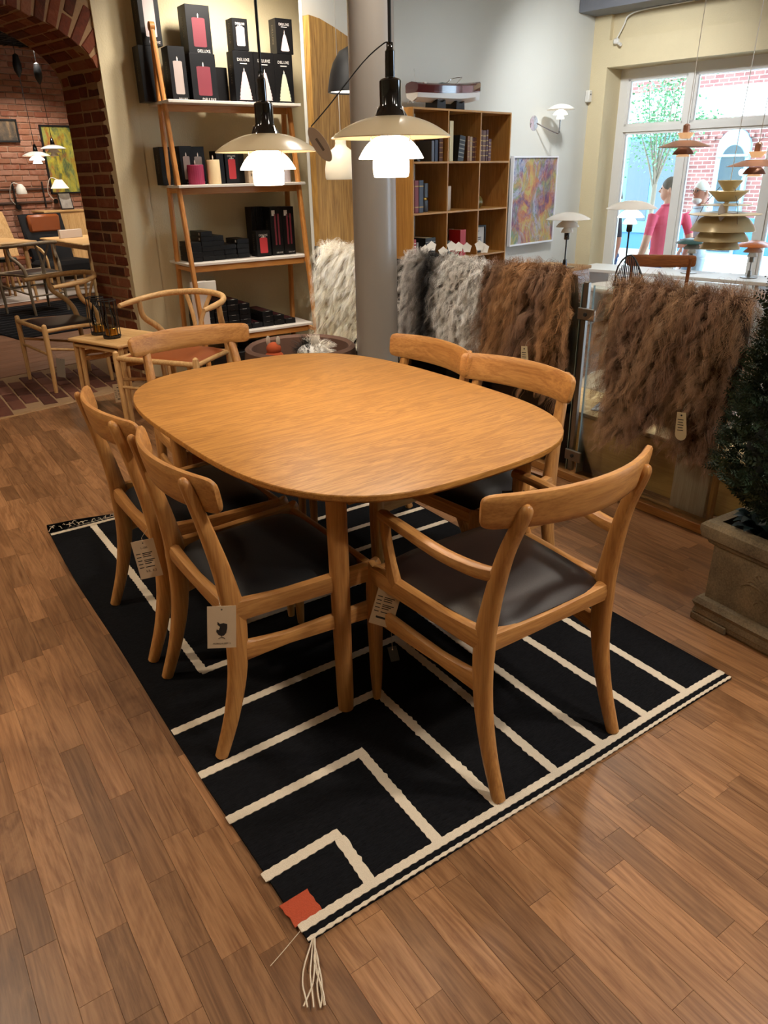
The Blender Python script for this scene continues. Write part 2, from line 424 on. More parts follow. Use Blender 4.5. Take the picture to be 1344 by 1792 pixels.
def ell(s):                                                              # arc-length walk along the intrados
    a = 0.0; acc = 0.0
    while acc < s:
        da = 0.004; acc += da * math.hypot(AA * math.sin(a), BB * math.cos(a)); a += da
    u, z = -AA + AA * math.cos(a), ZS + BB * math.sin(a)
    nrm = Vector((math.cos(a) / AA, math.sin(a) / BB)).normalized(); return u, z, nrm
VO = [brick_mesh(0.10, 0.064, 0.235, BRICK, 70 + i) for i in range(3)]
VH = [brick_mesh(0.10, 0.064, 0.11, BRICK, 80 + i) for i in range(2)]
for i in range(19):
    u, z, nr = ell(0.035 + i * 0.0772)
    rad = DU * nr.x + UP * nr.y; tan = DN.cross(rad)
    dep = 0.117
    if i % 3 == 1:
        put_brick(rb.choice(VH), bmat(DN, rad, tan, A(u, 0.05, z) + rad * (0.055 + rb.uniform(-.004, .004))))
        put_brick(rb.choice(VH), bmat(DN, rad, tan, A(u, 0.05, z) + rad * 0.178))
    else:
        put_brick(rb.choice(VO), bmat(DN, rad, tan, A(u, 0.05, z) + rad * (dep + rb.uniform(-.006, .006))))
    t = 0.106
    for k in (['s', 's'] if i % 2 else ['h', 's', 'h']):
        l = {'s': 0.215, 'h': 0.102}[k]
        put_brick(rb.choice(BR[k]), bmat(DN, rad, tan, A(u, t + l / 2, z) + rad * (0.03 + rb.uniform(-.005, .005)))); t += l + 0.011
# plastered pier right of the arch and the candle wall
b = MB(); m = [A(-0.004, -0.012, 0), A(0.226, -0.012, 0), A(0.40, 0.5, 0), A(0.06, 0.5, 0)]
b.add([p for p in m] + [p + UP * 2.95 for p in m], [(0, 1, 2, 3), (7, 6, 5, 4), (0, 4, 5, 1), (1, 5, 6, 2), (2, 6, 7, 3), (3, 7, 4, 0)])
# front strip only from the arch edge
tag(b.build('wall_pier', PLASTER, smooth=0), 'tan plastered pier beside the brick archway', None, None, 'structure')
b = MB(); b.box((3.32, 5.676 + 0.1, 1.475), (2.94, 0.2, 2.95)); tag(b.build('wall_back', PLASTER, smooth=0), 'cream rough-plastered wall behind the candle shelf', None, None, 'structure')
# brick strip in the archway floor
bs = MB(); q = [A(-2.8, -0.015, -0.008), A(0.4, -0.015, -0.008), A(0.4, 1.09, -0.008), A(-2.8, 1.09, -0.008)]
bs.add(q + [p + UP * 0.009 for p in q], [(3, 2, 1, 0), (4, 5, 6, 7), (0, 1, 5, 4), (1, 2, 6, 5), (2, 3, 7, 6), (3, 0, 4, 7)])
strip = bs.build('floor_threshold', MORTAR, smooth=0); tag(strip, 'brick paved threshold strip under the archway', None, None, 'structure')
eg = MB(); e0, e1 = A(-2.8, -0.025, 0.001), A(0.3, -0.025, 0.001); eg.rbox(tuple((e0 + e1) / 2), (3.1, 0.03, 0.008), 0.002, TH); tag(eg.build('trim_2', wood('edge_oak', '8a6238', 'b08a5a', 0), smooth=0), 'narrow oak strip edging the brick threshold', None, None, 'structure')
FB = [brick_mesh(0.225, 0.094, 0.022, ramp_obj('floor_brick', ['4a2a20', '5e362a', '6e4434', '7a5040'], 0.7, 12, 0.4, 0.4, 50), 90 + i) for i in range(3)]
row = 0; xx = -0.85
while xx < 1.95:
    yy = 4.55 + (0.12 if row % 2 else 0)
    while yy < 7.2:
        t = (Vector((xx, yy + .11, 0)) - P0).dot(DN); t2 = (Vector((xx, yy - .11, 0)) - P0).dot(DN); u = (Vector((xx, yy, 0)) - P0).dot(DU)
        if t < 1.09 and t2 > -0.02 and (u < -0.02 or (u < 0.3 and t < 0)):
            put_brick(rb.choice(FB), bmat(Vector((0, 1, 0)), Vector((0, 0, 1)), Vector((1, 0, 0)), Vector((xx, yy, -0.005 + rb.uniform(-.0015, .0015)))), strip)
        yy += 0.236
    xx += 0.103; row += 1

# ------------------------------------------------------------------ room behind the arch
b = MB(); q = [A(-3, 1.09, -0.01), A(4.5, 1.09, -0.01), A(4.5, 7.0, -0.01), A(-3, 7.0, -0.01)]
b.add(q + [p + UP * 0.008 for p in q], [(3, 2, 1, 0), (4, 5, 6, 7), (0, 1, 5, 4), (1, 2, 6, 5), (2, 3, 7, 6), (3, 0, 4, 7)])
fl2 = b.build('floor_backroom', plain('backroom_boards', '8d6247', 0.4, noise=0.2, nscale=6), smooth=0); tag(fl2, 'pinkish board floor of the room behind the arch', None, None, 'structure')
for i in range(11):                                                      # wide boards of the back room
    m = MB(); a0, a1 = A(-2.6, 1.10 + i * 0.16, 0), A(4.2, 1.10 + i * 0.16, 0); m.rbox((0, 0, 0), (6.8, 0.156, 0.006), 0.001)
    o = m.build('plank', wood('backroom_plank', '7a5038', 'a0755a', 0, rough=0.4, vary=0.1), fl2, 0); o.location = (a0 + a1) / 2 + DN * 0.08; o.rotation_euler = (0, 0, TH)
bw = MB(); q = [A(-3, 6.9, 0), A(4.5, 6.9, 0), A(4.5, 7.1, 0), A(-3, 7.1, 0)]
bw.add(q + [p + UP * 3.3 for p in q], [(3, 2, 1, 0), (4, 5, 6, 7), (0, 1, 5, 4), (1, 2, 6, 5), (2, 3, 7, 6), (3, 0, 4, 7)])
wbr = bw.build('wall_backroom', plain('pale_mortar', 'a58a76', 0.95, noise=0.15, nscale=25), smooth=0); tag(wbr, 'pale red brick wall of the room behind the arch', None, None, 'structure')
PB = [brick_mesh(0.232, 0.066, 0.03, BRICKPALE, 200 + i) for i in range(4)]
nb = 0; more = MB()
for c in range(42):
    z = 0.06 + c * 0.077
    for i in range(30):
        u = -2.8 + i * 0.242 + (0.12 if c % 2 else 0); q = px_of(A(u, 6.9, z))
        if q and -14 < q[0] < 160 and q[1] > 80 and nb < 300:
            put_brick(rb.choice(PB), bmat(DU, DN, UP, A(u, 6.9 + rb.uniform(-.004, .003), z)), wbr); nb += 1
        else: more.box(tuple(A(u, 6.9, z)), (0.23, 0.03, 0.066), TH)
tag(more.build('brick_field', plain('limewashed_brick_field', '9c6a52', 0.9, noise=.25, nscale=7), wbr, 0), kind='stuff')
b = MB(); q = [A(4.3, 0.5, 0), A(4.4, 0.5, 0), A(4.4, 6.95, 0), A(4.3, 6.95, 0)]
b.add(q + [p + UP * 3.2 for p in q], [(3, 2, 1, 0), (4, 5, 6, 7), (0, 1, 5, 4), (1, 2, 6, 5), (2, 3, 7, 6), (3, 0, 4, 7)])
q = [A(-2.9, 0.5, 0), A(-2.8, 0.5, 0), A(-2.8, 6.95, 0), A(-2.9, 6.95, 0)]
b.add(q + [p + UP * 3.2 for p in q], [(3, 2, 1, 0), (4, 5, 6, 7), (0, 1, 5, 4), (1, 2, 6, 5), (2, 3, 7, 6), (3, 0, 4, 7)])
tag(b.build('wall_backroom_side', PLASTER, smooth=0), 'cream side walls of the room behind the arch', None, None, 'structure')
b = MB(); q = [A(-3, 0.3, 3.18), A(4.5, 0.3, 3.18), A(4.5, 7.1, 3.18), A(-3, 7.1, 3.18)]
b.add(q + [p + UP * 0.1 for p in q], [(3, 2, 1, 0), (4, 5, 6, 7), (0, 1, 5, 4), (1, 2, 6, 5), (2, 3, 7, 6), (3, 0, 4, 7)])
cb = b.build('ceiling_backroom', plain('backroom_ceiling', 'b9b0a6', 0.8), smooth=0); tag(cb, 'ceiling with a dark grid in the room behind the arch', None, None, 'structure')
g = MB()
for i in range(34): g.box(tuple(A(1.4, 1.3 + i * 0.165, 3.14)), (4.6, 0.02, 0.05), TH)
for i in range(20): g.box(tuple(A(-0.8 + i * 0.22, 4.1, 3.14)), (0.02, 5.5, 0.05), TH)
tag(g.build('ceiling_grid', BLACKMATT, cb, 0), kind='stuff')
for uu, tt, e in ((2.3, 5.6, 170), (0.6, 2.6, 110), (1.6, 4.0, 120), (3.0, 3.4, 60)):
    light('backroom_spot', 'SPOT', A(uu, tt, 3.05), e, NEUT, A(uu + 0.3, tt + 0.6, 0.6), spot_size=math.radians(110), spot_blend=0.6, shadow_soft_size=0.06)

# ------------------------------------------------------------------ far wall (bookcase, painting) and window wall, 10.6 deg off the rug axes
TW = math.radians(10.6); WX = Vector((math.cos(TW), math.sin(TW), 0)); WY = Vector((-math.sin(TW), math.cos(TW), 0)); B0 = Vector((3.513, 4.747, 0))
def Wp(u, t, z): return B0 + WX * u + WY * t + UP * z
def wbox(mb, u0, u1, t0, t1, z0, z1):
    q = [Wp(u0, t0, z0), Wp(u1, t0, z0), Wp(u1, t1, z0), Wp(u0, t1, z0)]
    return mb.add(q + [p + UP * (z1 - z0) for p in q], [(3, 2, 1, 0), (4, 5, 6, 7), (0, 1, 5, 4), (1, 2, 6, 5), (2, 3, 7, 6), (3, 0, 4, 7)])
UC = 2.917
b = MB(); wbox(b, -0.655, UC + 0.6, 0.37, 0.40, -0.1, 2.95); tag(b.build('wall_far', PLASTER2, smooth=0), 'pale plaster wall behind the bookcase and painting', None, None, 'structure')
b = MB()
wbox(b, UC, UC + 0.42, 0.20, 0.372, -0.1, 2.95)                           # pier at the corner
wbox(b, UC, UC + 0.42, -5.0, 0.20, 2.30, 2.52)                            # lintel
wbox(b, UC + 0.05, UC + 0.42, -5.0, 0.20, 2.52, 2.95)
wbox(b, UC, UC + 0.42, -5.0, 0.20, -0.1, 0.30)                            # sill wall
wbox(b, UC, UC + 0.42, -5.0, -2.6, 0.30, 2.30)
tag(b.build('wall_right', PLASTER, smooth=0), 'cream window wall with deep reveal and stepped lintel', None, None, 'structure')
win = thing('window_1', 'white framed shop window with a transom', None); tag(win, kind='structure'); del win['label']; tag(win, 'white framed shop window with transom and mullion')
FRAME = plain('window_white', 'e4e2dc', 0.35)
b = MB(); U0, U1 = UC + 0.28, UC + 0.35
wbox(b, U0, U1, 0.115, 0.20, 0.30, 2.30); wbox(b, U0, U1, -2.6, -2.5, 0.30, 2.30); wbox(b, U0, U1, -2.5, 0.115, 2.215, 2.30); wbox(b, U0, U1, -2.5, 0.115, 0.30, 0.38)
b.build('window_frame', FRAME, win, 0)
b = MB(); wbox(b, U0 - 0.01, U1, -2.5, 0.115, 1.755, 1.805); b.build('transom', FRAME, win, 0)
for t in (-0.52, -1.35):
    b = MB(); wbox(b, U0 - 0.012, U1, t - 0.035, t + 0.035, 0.38, 2.215); b.build('mullion', FRAME, win, 0)
for (t0, t1) in ((-0.485, 0.115), (-1.315, -0.555), (-2.5, -1.385)):
    for (z0, z1) in ((0.38, 1.755), (1.805, 2.215)):
        s_ = MB(); wbox(s_, U0 + 0.005, U1 - 0.01, t0, t0 + .022, z0, z1); wbox(s_, U0 + 0.005, U1 - 0.01, t1 - .022, t1, z0, z1); wbox(s_, U0 + 0.005, U1 - 0.01, t0, t1, z0, z0 + .022); wbox(s_, U0 + 0.005, U1 - 0.01, t0, t1, z1 - .022, z1)
        sash = s_.build('sash', FRAME, win, 0)
        b = MB(); wbox(b, U0 + 0.03, U0 + 0.034, t0 + .02, t1 - .02, z0 + .02, z1 - .02); b.build('pane', CLEAR, sash, 0)
b = MB(); wbox(b, UC - 0.10, U0, -2.6, 0.20, 0.285, 0.31); b.build('window_sill', FRAME, win, 0)
# ceiling, beam, remaining walls behind the camera
b = MB(); b.box((2.2, 2.2, 3.0), (13, 11, 0.1)); tag(b.build('ceiling', plain('ceiling_paint', 'd8d0bf', 0.8), smooth=0), 'cream ceiling of the shop', None, None, 'structure')
GREYPAINT = plain('grey_beam_paint', '6e7076', 0.6, noise=0.1, nscale=12)
b = MB(); wbox(b, UC - 0.30, UC + 0.02, -5.0, 0.36, 2.725, 2.94); tag(b.build('trim_1', GREYPAINT, smooth=0), 'grey painted timber beam above the window wall', None, None, 'structure')
b = MB(); b.box((-2.2, 2.2, 1.45), (0.15, 10, 3.0)); tag(b.build('wall_side', PLASTER, smooth=0), 'cream wall left of the view', None, None, 'structure')
b = MB(); b.box((2.6, -2.0, 1.45), (9.8, 0.15, 3.0)); tag(b.build('wall_front', PLASTER, smooth=0), 'cream wall behind the viewer', None, None, 'structure')
# grey steel column
COLUMN = plain('grey_column_paint', '8f8880', 0.33, spec=0.5)
t = thing('column', 'thick round grey steel column behind the dining table', 'column', (2.412, 3.609, 0)); t['kind'] = 'structure'
b = MB(); b.lathe([(0.1205, 0.0), (0.1178, 1.2), (0.114, 2.95)], 48); b.build('shaft', COLUMN, t)
b = MB(); b.lathe([(0.155, 0.0), (0.155, 0.03), (0.13, 0.05), (0.122, 0.08)], 40); b.build('base_ring', COLUMN, t)
# ------------------------------------------------------------------ rug
RUGBLACK = NT('rug_black')
def _rug():
    k = RUGBLACK; tc = k.n('ShaderNodeTexCoord'); mp = k.n('ShaderNodeMapping'); mp.inputs['Scale'].default_value = (60, 420, 60); k.l(tc.outputs['Object'], mp.inputs[0])
    nz = k.n('ShaderNodeTexNoise', i_Scale=1.0, i_Detail=5.0, i_Roughness=0.7); k.l(mp.outputs[0], nz.inputs['Vector'])
    rp = k.n('ShaderNodeValToRGB'); rp.color_ramp.elements[0].color = rgb('050506'); rp.color_ramp.elements[1].color = rgb('1f1f22'); rp.color_ramp.elements[0].position = .3; rp.color_ramp.elements[1].position = .8
    k.l(nz.outputs['Fac'], rp.inputs[0]); k.l(rp.outputs[0], k.b.inputs['Base Color']); k.b.inputs['Roughness'].default_value = 0.95; k.b.inputs['Specular IOR Level'].default_value = 0.1
    bp = k.n('ShaderNodeBump', i_Strength=0.6, i_Distance=0.002); k.l(nz.outputs['Fac'], bp.inputs['Height']); k.l(bp.outputs['Normal'], k.b.inputs['Normal']); return k.m
RUGBLACK = _rug()
RW, RL, TK = 1.502, 2.372, 0.007
rug = thing('rug', 'black flat-woven rug with cream stripes under the dining table', 'rug', (0.421, 0.939, 0.0005))
rr = random.Random(3)
def wob(x): return 0.004 * math.sin(2.1 * x) + 0.003 * math.sin(5.3 * x + 1)
b = MB(); N = 60
ringL = [(wob(i / N * RL) - 0.012 * math.sin(PI * i / N), i / N * RL) for i in range(N + 1)]; ringR = [(RW + 0.5 * wob(i / N * RL + 2), i / N * RL) for i in range(N, -1, -1)]
b.prism(ringL + ringR, 0, TK); b.build('field', RUGBLACK, rug, 0)
def stripe(p, q, w, name='stripe', mat=None, h=0.0016):
    """cream woven band from p to q with the small saw teeth of the weave"""
    p = Vector((p[0], p[1])); q = Vector((q[0], q[1])); d = (q - p); L = d.length; d.normalize(); nrm = Vector((-d.y, d.x)); n = max(2, int(L / 0.011))
    along_y = abs(d.y) > 0.7
    def edge(sg):
        out = []
        for i in range(n + 1):
            s_ = i / n * L
            tooth = (0.0022 if i % 2 else 0.0) + (rr.random() * 0.0035 if along_y and rr.random() < 0.25 else 0)
            bow = 0.004 * math.sin(s_ * 4 + p.x * 9) if along_y else 0.0025 * math.sin(s_ * 6 + p.y * 7)
            out.append(p + d * s_ + nrm * (sg * (w / 2 + tooth) + bow))
        return out
    poly = edge(-1) + edge(1)[::-1]
    m = MB(); e1, e2 = edge(-1), edge(1)
    bot = TK - 0.001; top = TK + h - (0.0005 if along_y else 0); o = []
    for a, c in zip(e1, e2): o += [(a.x, a.y, bot), (a.x, a.y, top), (c.x, c.y, top), (c.x, c.y, bot)]
    fs = []
    for i in range(n):
        k = 4 * i; fs += [(k + 1, k + 5, k + 6, k + 2), (k, k + 4, k + 5, k + 1), (k + 2, k + 6, k + 7, k + 3)]
    fs += [(0, 1, 2, 3), (4 * n + 3, 4 * n + 2, 4 * n + 1, 4 * n)]
    m.add(o, fs); return m.build(name, mat or CREAM, rug, 0)
SW = 0.025; ins = 0.004
for k in (0.187, 0.387, 0.572, 0.775):                                    # nested corners at the near left
    stripe((ins - 0.012, k), (k + SW / 2, k + 0.010), SW); stripe((k, k), (k - 0.008, 0.032), SW)
for k, top in ((0.945, 0.985), (1.137, 0.99), (1.323, 0.99)): stripe((k, top), (k - 0.002, 0.032), SW)
for u, v in ((0.178, 0.992), (0.37, 1.175), (0.56, 1.40), (0.75, 1.58), (0.95, 1.765), (1.14, 1.96), (1.33, 2.15)):   # nested corners at the far right
    stripe((u - SW / 2, v), (RW - ins, v), SW); stripe((u, v), (u + 0.004, RL - 0.035), SW)
stripe((0.0, 0.033), (RW - 0.002, 0.033), 0.019, 'border_band'); stripe((0.002, 0.0025), (RW - 0.004, 0.0025), 0.006, 'border_edge')
stripe((0.0, RL - 0.033), (RW - 0.002, RL - 0.033), 0.019, 'border_band'); stripe((0.002, RL - 0.0025), (RW - 0.004, RL - 0.0025), 0.006, 'border_edge')
ORANGE = plain('orange_wool', 'b0492a', 0.95, noise=0.2, nscale=220, bump=0.8, bscale=400)
stripe((0.030, 0.043), (0.028, 0.107), 0.064, 'corner_square', ORANGE, 0.002)
tag(bpy.data.objects['corner_square'], 'orange woven square in the rug corner')
for c in range(7):                                                        # loose tassel at the near corner
    y0 = rr.uniform(-0.01, 0.01); pts = [Vector((0.014 + rr.uniform(-.004, .004), 0.0, 0.006))]; ang = math.radians(-112 + rr.uniform(-9, 9)); cur = pts[0].copy()
    for s_ in range(6):
        ang += rr.uniform(-0.25, 0.25); cur = cur + Vector((math.cos(ang), math.sin(ang), 0)) * 0.024; pts.append(Vector((cur.x, cur.y, 0.004 + rr.random() * 0.006)))
    m = MB(); m.tube(cr(pts, 3), 0.0017, 6); m.build('tassel_cord', CREAM, rug)
m = MB(); m.tube(cr([(0.0, 0.03, 0.006), (-0.05, 0.012, 0.004), (-0.085, 0.0, 0.003)], 4), 0.0008, 5); m.build('loose_thread', CREAM, rug)
# the far left corner curls up, cream fringe on top of it
m = MB()
def curl(u, v):
    a = v * 3.6 * (1 - 0.75 * u); r = 0.02
    return (u * 0.33 - 0.005, RL - 0.012 + math.sin(a) * r * 0.8 + 0.01 * u, TK + r * (1 - math.cos(a)) * (1 - 0.6 * u))
m.grid(curl, 14, 10); cu = m.build('curled_edge', RUGBLACK, rug); md = cu.modifiers.new('thick', 'SOLIDIFY'); md.thickness = 0.005
m = MB()
for i in range(26):
    u = rr.random(); x0 = u * 0.33; p0_ = Vector((x0, RL - 0.02 - 0.02 * rr.random(), TK + 0.035 * (1 - .6 * u))); p1_ = p0_ + Vector((rr.uniform(-.03, .02), rr.uniform(-.03, .01), rr.uniform(-.012, .004)))
    m.tube([p0_, (p0_ + p1_) / 2 + Vector((0, 0, .006)), p1_], 0.0014, 5)
tag(m.build('fringe', CREAM, rug), kind='stuff')

# ------------------------------------------------------------------ dining table
ZT = 0.74
table = thing('dining_table', 'rounded oak dining table in the middle of the rug', 'table', (1.206, 2.101, 0), 0.0355)
def sup(a, c, n, k=96):
    out = []
    for i in range(k):
        q = 2 * PI * i / k; cs, sn = math.cos(q), math.sin(q); r = (abs(cs / a) ** n + abs(sn / c) ** n) ** (-1 / n); out.append((r * cs, r * sn))
    return out
rings = []
for off, z in ((-0.03, ZT - 0.024), (-0.006, ZT - 0.0225), (-0.0005, ZT - 0.016), (0.0, ZT - 0.004), (-0.0015, ZT - 0.001), (-0.005, ZT)):
    rings.append([Vector((x, y, z)) for x, y in sup(0.546 + off, 0.779 + off, 3.17)])
m = MB(); m.ring_loft(rings); m.build('tabletop', OAKTOP, table, 30)
lc = [(-0.355, -0.575), (0.335, -0.575), (-0.335, 0.575), (0.355, 0.575)]
for x, y in lc:
    m = MB(); m.lathe([(0.0195, 0.0085), (0.0225, 0.011), (0.024, 0.06), (0.0275, 0.5), (0.0275, ZT - 0.022)], 24, (x, y, 0)); m.build('leg', OAK_Z, table)
for sx in (-1, 1):
    m = MB(); m.rbox((sx * 0.34, 0, ZT - 0.055), (0.022, 1.10, 0.055), 0.003); m.build('apron_rail', OAK_Y, table)
for sy in (-1, 1):
    m = MB(); m.rbox((0, sy * 0.57, ZT - 0.055), (0.64, 0.022, 0.055), 0.003); m.build('apron_rail', OAK_X, table)

# ------------------------------------------------------------------ dining chairs (local +X is the front)
def pad(m, xr, xf, yr, yf, z0, z1, dome, n=14):
    """upholstered seat: trapezoid with rounded corners and a soft crown"""
    def P(a, c, e=7.0):
        k = max(abs(a), abs(c)); 
        if k > 0:
            r = (abs(a) ** e + abs(c) ** e) ** (1 / e); a, c = a * k / r, c * k / r
        x = xr + (xf - xr) * (a + 1) / 2; hw = yr + (yf - yr) * (a + 1) / 2; return x, c * hw, k
    def top(u, v):
        x, y, k = P(2 * u - 1, 2 * v - 1); return (x, y, z1 + dome * (1 - k ** 4) - (z1 - z0) * 0.35 * max(0, (k - 0.9) / 0.1) ** 2)
    m.grid(top, n, n)
    def bot(u, v):
        x, y, k = P(2 * u - 1, 2 * v - 1); return (x, y, z0)
    m.grid(bot, n, n)
    # skirt
    per = [(0, j / n) for j in range(n)] + [(i / n, 1) for i in range(n)] + [(1, 1 - j / n) for j in range(n)] + [(1 - i / n, 0) for i in range(n)]
    o = len(m.v); k_ = len(per)
    for u, v in per: m.v.append(top(u, v))
    for u, v in per: m.v.append(bot(u, v))
    for i in range(k_): m.f.append((o + i, o + (i + 1) % k_, o + k_ + (i + 1) % k_, o + k_ + i))
    return m
def crest(t, half, zc, hgt, xmid, xend, thick, tilt=0.0, mat=None):
    pts, hh, th = [], [], []
    S = [-1, -0.992, -0.975, -0.95, -0.9] + [i / 10 for i in range(-8, 9)] + [0.9, 0.95, 0.975, 0.992, 1]
    for s_ in S:
        a = abs(s_); pts.append(Vector((xmid + (xend - xmid) * a ** 2, s_ * half, zc)))
        e = max(0.0, (a - 0.90) / 0.10); f = math.sqrt(max(0.0, 1 - e ** 2.2)); f = 0.62 + 0.38 * f if e > 0 else 1
        hh.append(hgt * (1 - 0.10 * a ** 2) * f); th.append(thick * (0.55 + 0.45 * f))
    m = MB(); m.sweep(pts, hh, th, Vector((-tilt, 0, 1)), 20, 4.2); return m.build('backrest', mat or OAK_Y, t)
def side_chair(label, arms=False, seatmat=BLACKLEATHER, group=None, loc=(0, 0, 0), rz=0.0):
    t = thing('dining_armchair' if arms else 'dining_chair', label, 'chair', loc, rz, group)
    F = 0.265 if arms else 0.25; R_ = -0.237
    for s_ in (-1, 1):
        # rear leg and back post in one sweep
        xt = -0.236 if not arms else -0.250
        path = cr([(R_ - .008, s_ * 0.215, 0.0085), (-0.200, s_ * 0.214, 0.13), (-0.168, s_ * 0.212, 0.27), (-0.160, s_ * 0.210, 0.42), (-0.173, s_ * 0.206, 0.54), (-0.202, s_ * 0.199, 0.68), (xt + .008, s_ * 0.193, 0.785), (xt, s_ * 0.192, 0.808), (xt - .002, s_ * 0.192, 0.818)], 5)
        k = len(path); m = MB()
        m.sweep(path, lerp_list([0.030, 0.034, 0.037, 0.038, 0.037, 0.036, 0.033, 0.026, 0.010], k), lerp_list([0.033, 0.041, 0.052, 0.062, 0.048, 0.036, 0.030, 0.024, 0.010], k), (0, 1, 0), 14, 2.9); m.build('leg', OAK_Z, t)
        m = MB(); pth = [(F, s_ * 0.241, 0.0085), (F, s_ * 0.242, 0.10), (F, s_ * 0.243, 0.27), (F, s_ * 0.243, 0.38), (F - 0.002, s_ * 0.241, 0.455), (F - 0.004, s_ * 0.24, 0.468)]
        m.sweep(cr(pth, 4), lerp_list([0.020, 0.030, 0.036, 0.036, 0.034, 0.024], 21), lerp_list([0.022, 0.032, 0.040, 0.044, 0.046, 0.030], 21), (0, 1, 0), 12, 2.6); m.build('leg', OAK_Z, t)
        m = MB(); m.sweep(cr([(-0.172, s_ * 0.211, 0.442), (-0.02, s_ * 0.226, 0.44), (F - 0.012, s_ * 0.241, 0.440)], 6), lerp_list([0.032, 0.030, 0.034], 13), lerp_list([0.070, 0.054, 0.060], 13), (0, 1, 0), 12, 3.4); m.build('seat_rail', OAK_X, t)
        m = MB(); m.sweep(cr([(-0.170, s_ * 0.212, 0.315), (-0.02, s_ * 0.228, 0.318), (F, s_ * 0.243, 0.318)], 6), 0.024, lerp_list([0.072, 0.040, 0.062], 13), (0, 1, 0), 12, 3.2); m.build('stretcher', OAK_X, t)
    m = MB(); m.sweep(cr([(-0.166, -0.212, 0.437), (-0.172, 0, 0.437), (-0.166, 0.212, 0.437)], 6), lerp_list([0.034, 0.028, 0.034], 13), lerp_list([0.058, 0.044, 0.058], 13), (1, 0, 0), 12, 3.4); m.build('seat_rail', OAK_Y, t)
    m = MB(); m.sweep([(F - 0.006, -0.24, 0.437), (F - 0.004, 0, 0.437), (F - 0.006, 0.24, 0.437)], 0.028, 0.044, (1, 0, 0), 12, 3.4); m.build('seat_rail', OAK_Y, t)
    m = MB()
    if arms: pad(m, -0.176, F + 0.005, 0.199, 0.232, 0.432, 0.478, 0.022)
    else: pad(m, -0.158, F - 0.014, 0.196, 0.224, 0.430, 0.466, 0.016)
    m.build('seat', seatmat, t, 50)
    if arms:
        crest(t, 0.268, 0.800, 0.090, -0.272, -0.192, 0.022, 0.18)
        for s_ in (-1, 1):
            m = MB(); pth = cr([(0.165, s_ * 0.238, 0.44), (0.185, s_ * 0.238, 0.51), (0.205, s_ * 0.238, 0.585), (0.208, s_ * 0.238, 0.645)], 5)
            m.sweep(pth, lerp_list([0.030, 0.024, 0.024, 0.026], 16), lerp_list([0.060, 0.034, 0.028, 0.034], 16), (0, 1, 0), 12, 3.0); m.build('arm_post', OAK_Z, t)
            m = MB(); pth = cr([(0.224, s_ * 0.238, 0.634), (0.12, s_ * 0.241, 0.632), (-0.02, s_ * 0.236, 0.622), (-0.12, s_ * 0.218, 0.618), (-0.188, s_ * 0.201, 0.624)], 5)
            m.sweep(pth, lerp_list([0.030, 0.034, 0.036, 0.036, 0.030], 21), lerp_list([0.026, 0.028, 0.030, 0.034, 0.036], 21), (0, 1, 0), 12, 2.6); m.build('arm', OAK_X, t)
    else: crest(t, 0.257, 0.776, 0.104, -0.242, -0.180, 0.020, 0.2)
    return t
L1 = side_chair('oak dining chair with chair-logo tag, nearest on the left side of the table', loc=(0.735, 1.757, 0), group='oak dining chairs with black seats')
L2 = dup(L1, (0.728, 2.298, 0), 0.0, 'oak dining chair behind the logo-tagged chair, left side of the table')
R1 = dup(L1, (1.650, 1.860, 0), PI + 0.10, 'oak dining chair on the right side of the table, nearer the stone planter')
R2 = dup(L1, (1.630, 2.350, 0), PI, 'oak dining chair on the right side of the table, nearer the grey column')
ARM = side_chair('oak armchair with brown leather seat at the near end of the table', True, BROWNLEATHER, 'oak dining armchairs', (1.2135, 1.235, 0), PI / 2)
ARM2 = dup(ARM, (1.125, 2.935, 0), -PI / 2, 'oak armchair at the far end of the table, back towards the shelf')

# ------------------------------------------------------------------ hang tags
def hang_tag(label, M, w, h, lines=(), icon=False, mat=CARD, loopto=None, name='price_tag', group='hang tags', ink=INK):
    """card in its own XY plane, M = world placement (origin at the hole)"""
    t = thing(name, label, 'tag', group=None); t.matrix_world = M
    m = MB(); m.prism([(-w / 2, -h + .012), (w / 2, -h + .012), (w / 2, .012), (-w / 2, .012)], -0.0007, 0.0007); c = m.build('card', mat, t, 0)
    m = MB(); m.lathe([(0.0022, 0.0), (0.0022, 0.0003)], 10, (0, 0.003, 0.0007)); m.build('eyelet', ink, t)
    for (s_, x, y, size, al) in lines:
        if s_ is None:                                                    # an unreadable printed line: size = (width, height)
            m = MB(); m.prism([(x, y), (x + size[0], y), (x + size[0], y + size[1]), (x, y + size[1])], 0.0007, 0.0010); m.build('printed_line', ink, c, 0); continue
        text(s_, size, ink, c, Matrix.Translation((x, y, 0.0011)), al, 'print')
    if icon:
        # little wing chair emblem
        sh = [(-.010, .012), (-.004, .006), (-.007, -.002), (-.012, .000), (-.013, -.006), (-.008, -.014), (-.001, -.0175), (.005, -.017), (.0105, -.010), (.013, .002), (.013, .013), (.004, .016), (-.004, .014), (-.010, .020)]
        k = w / 0.068
        m = MB(); m.add([(x * k, y * k - h * 0.44, 0.0011) for x, y in sh], [tuple(range(len(sh)))]); m.build('emblem', ink, c, 0)
        m = MB(); m.tube([(0, -.0175 * k - h * .44, .0011), (0, -.021 * k - h * .44, .0011)], 0.0007, 5)
        for dx in (-.008, .008): m.tube([(0, -.020 * k - h * .44, .0011), (dx * k, -.0245 * k - h * .44, .0011)], 0.0006, 5)
        m.build('emblem_foot', ink, c)
    if loopto is not None:
        Mi = M.inverted(); m = MB(); m.tube([(0, 0.003, 0.001)] + [Mi @ Vector(p) for p in loopto], 0.0008, 5); m.build('string', STRING, t)
    return t
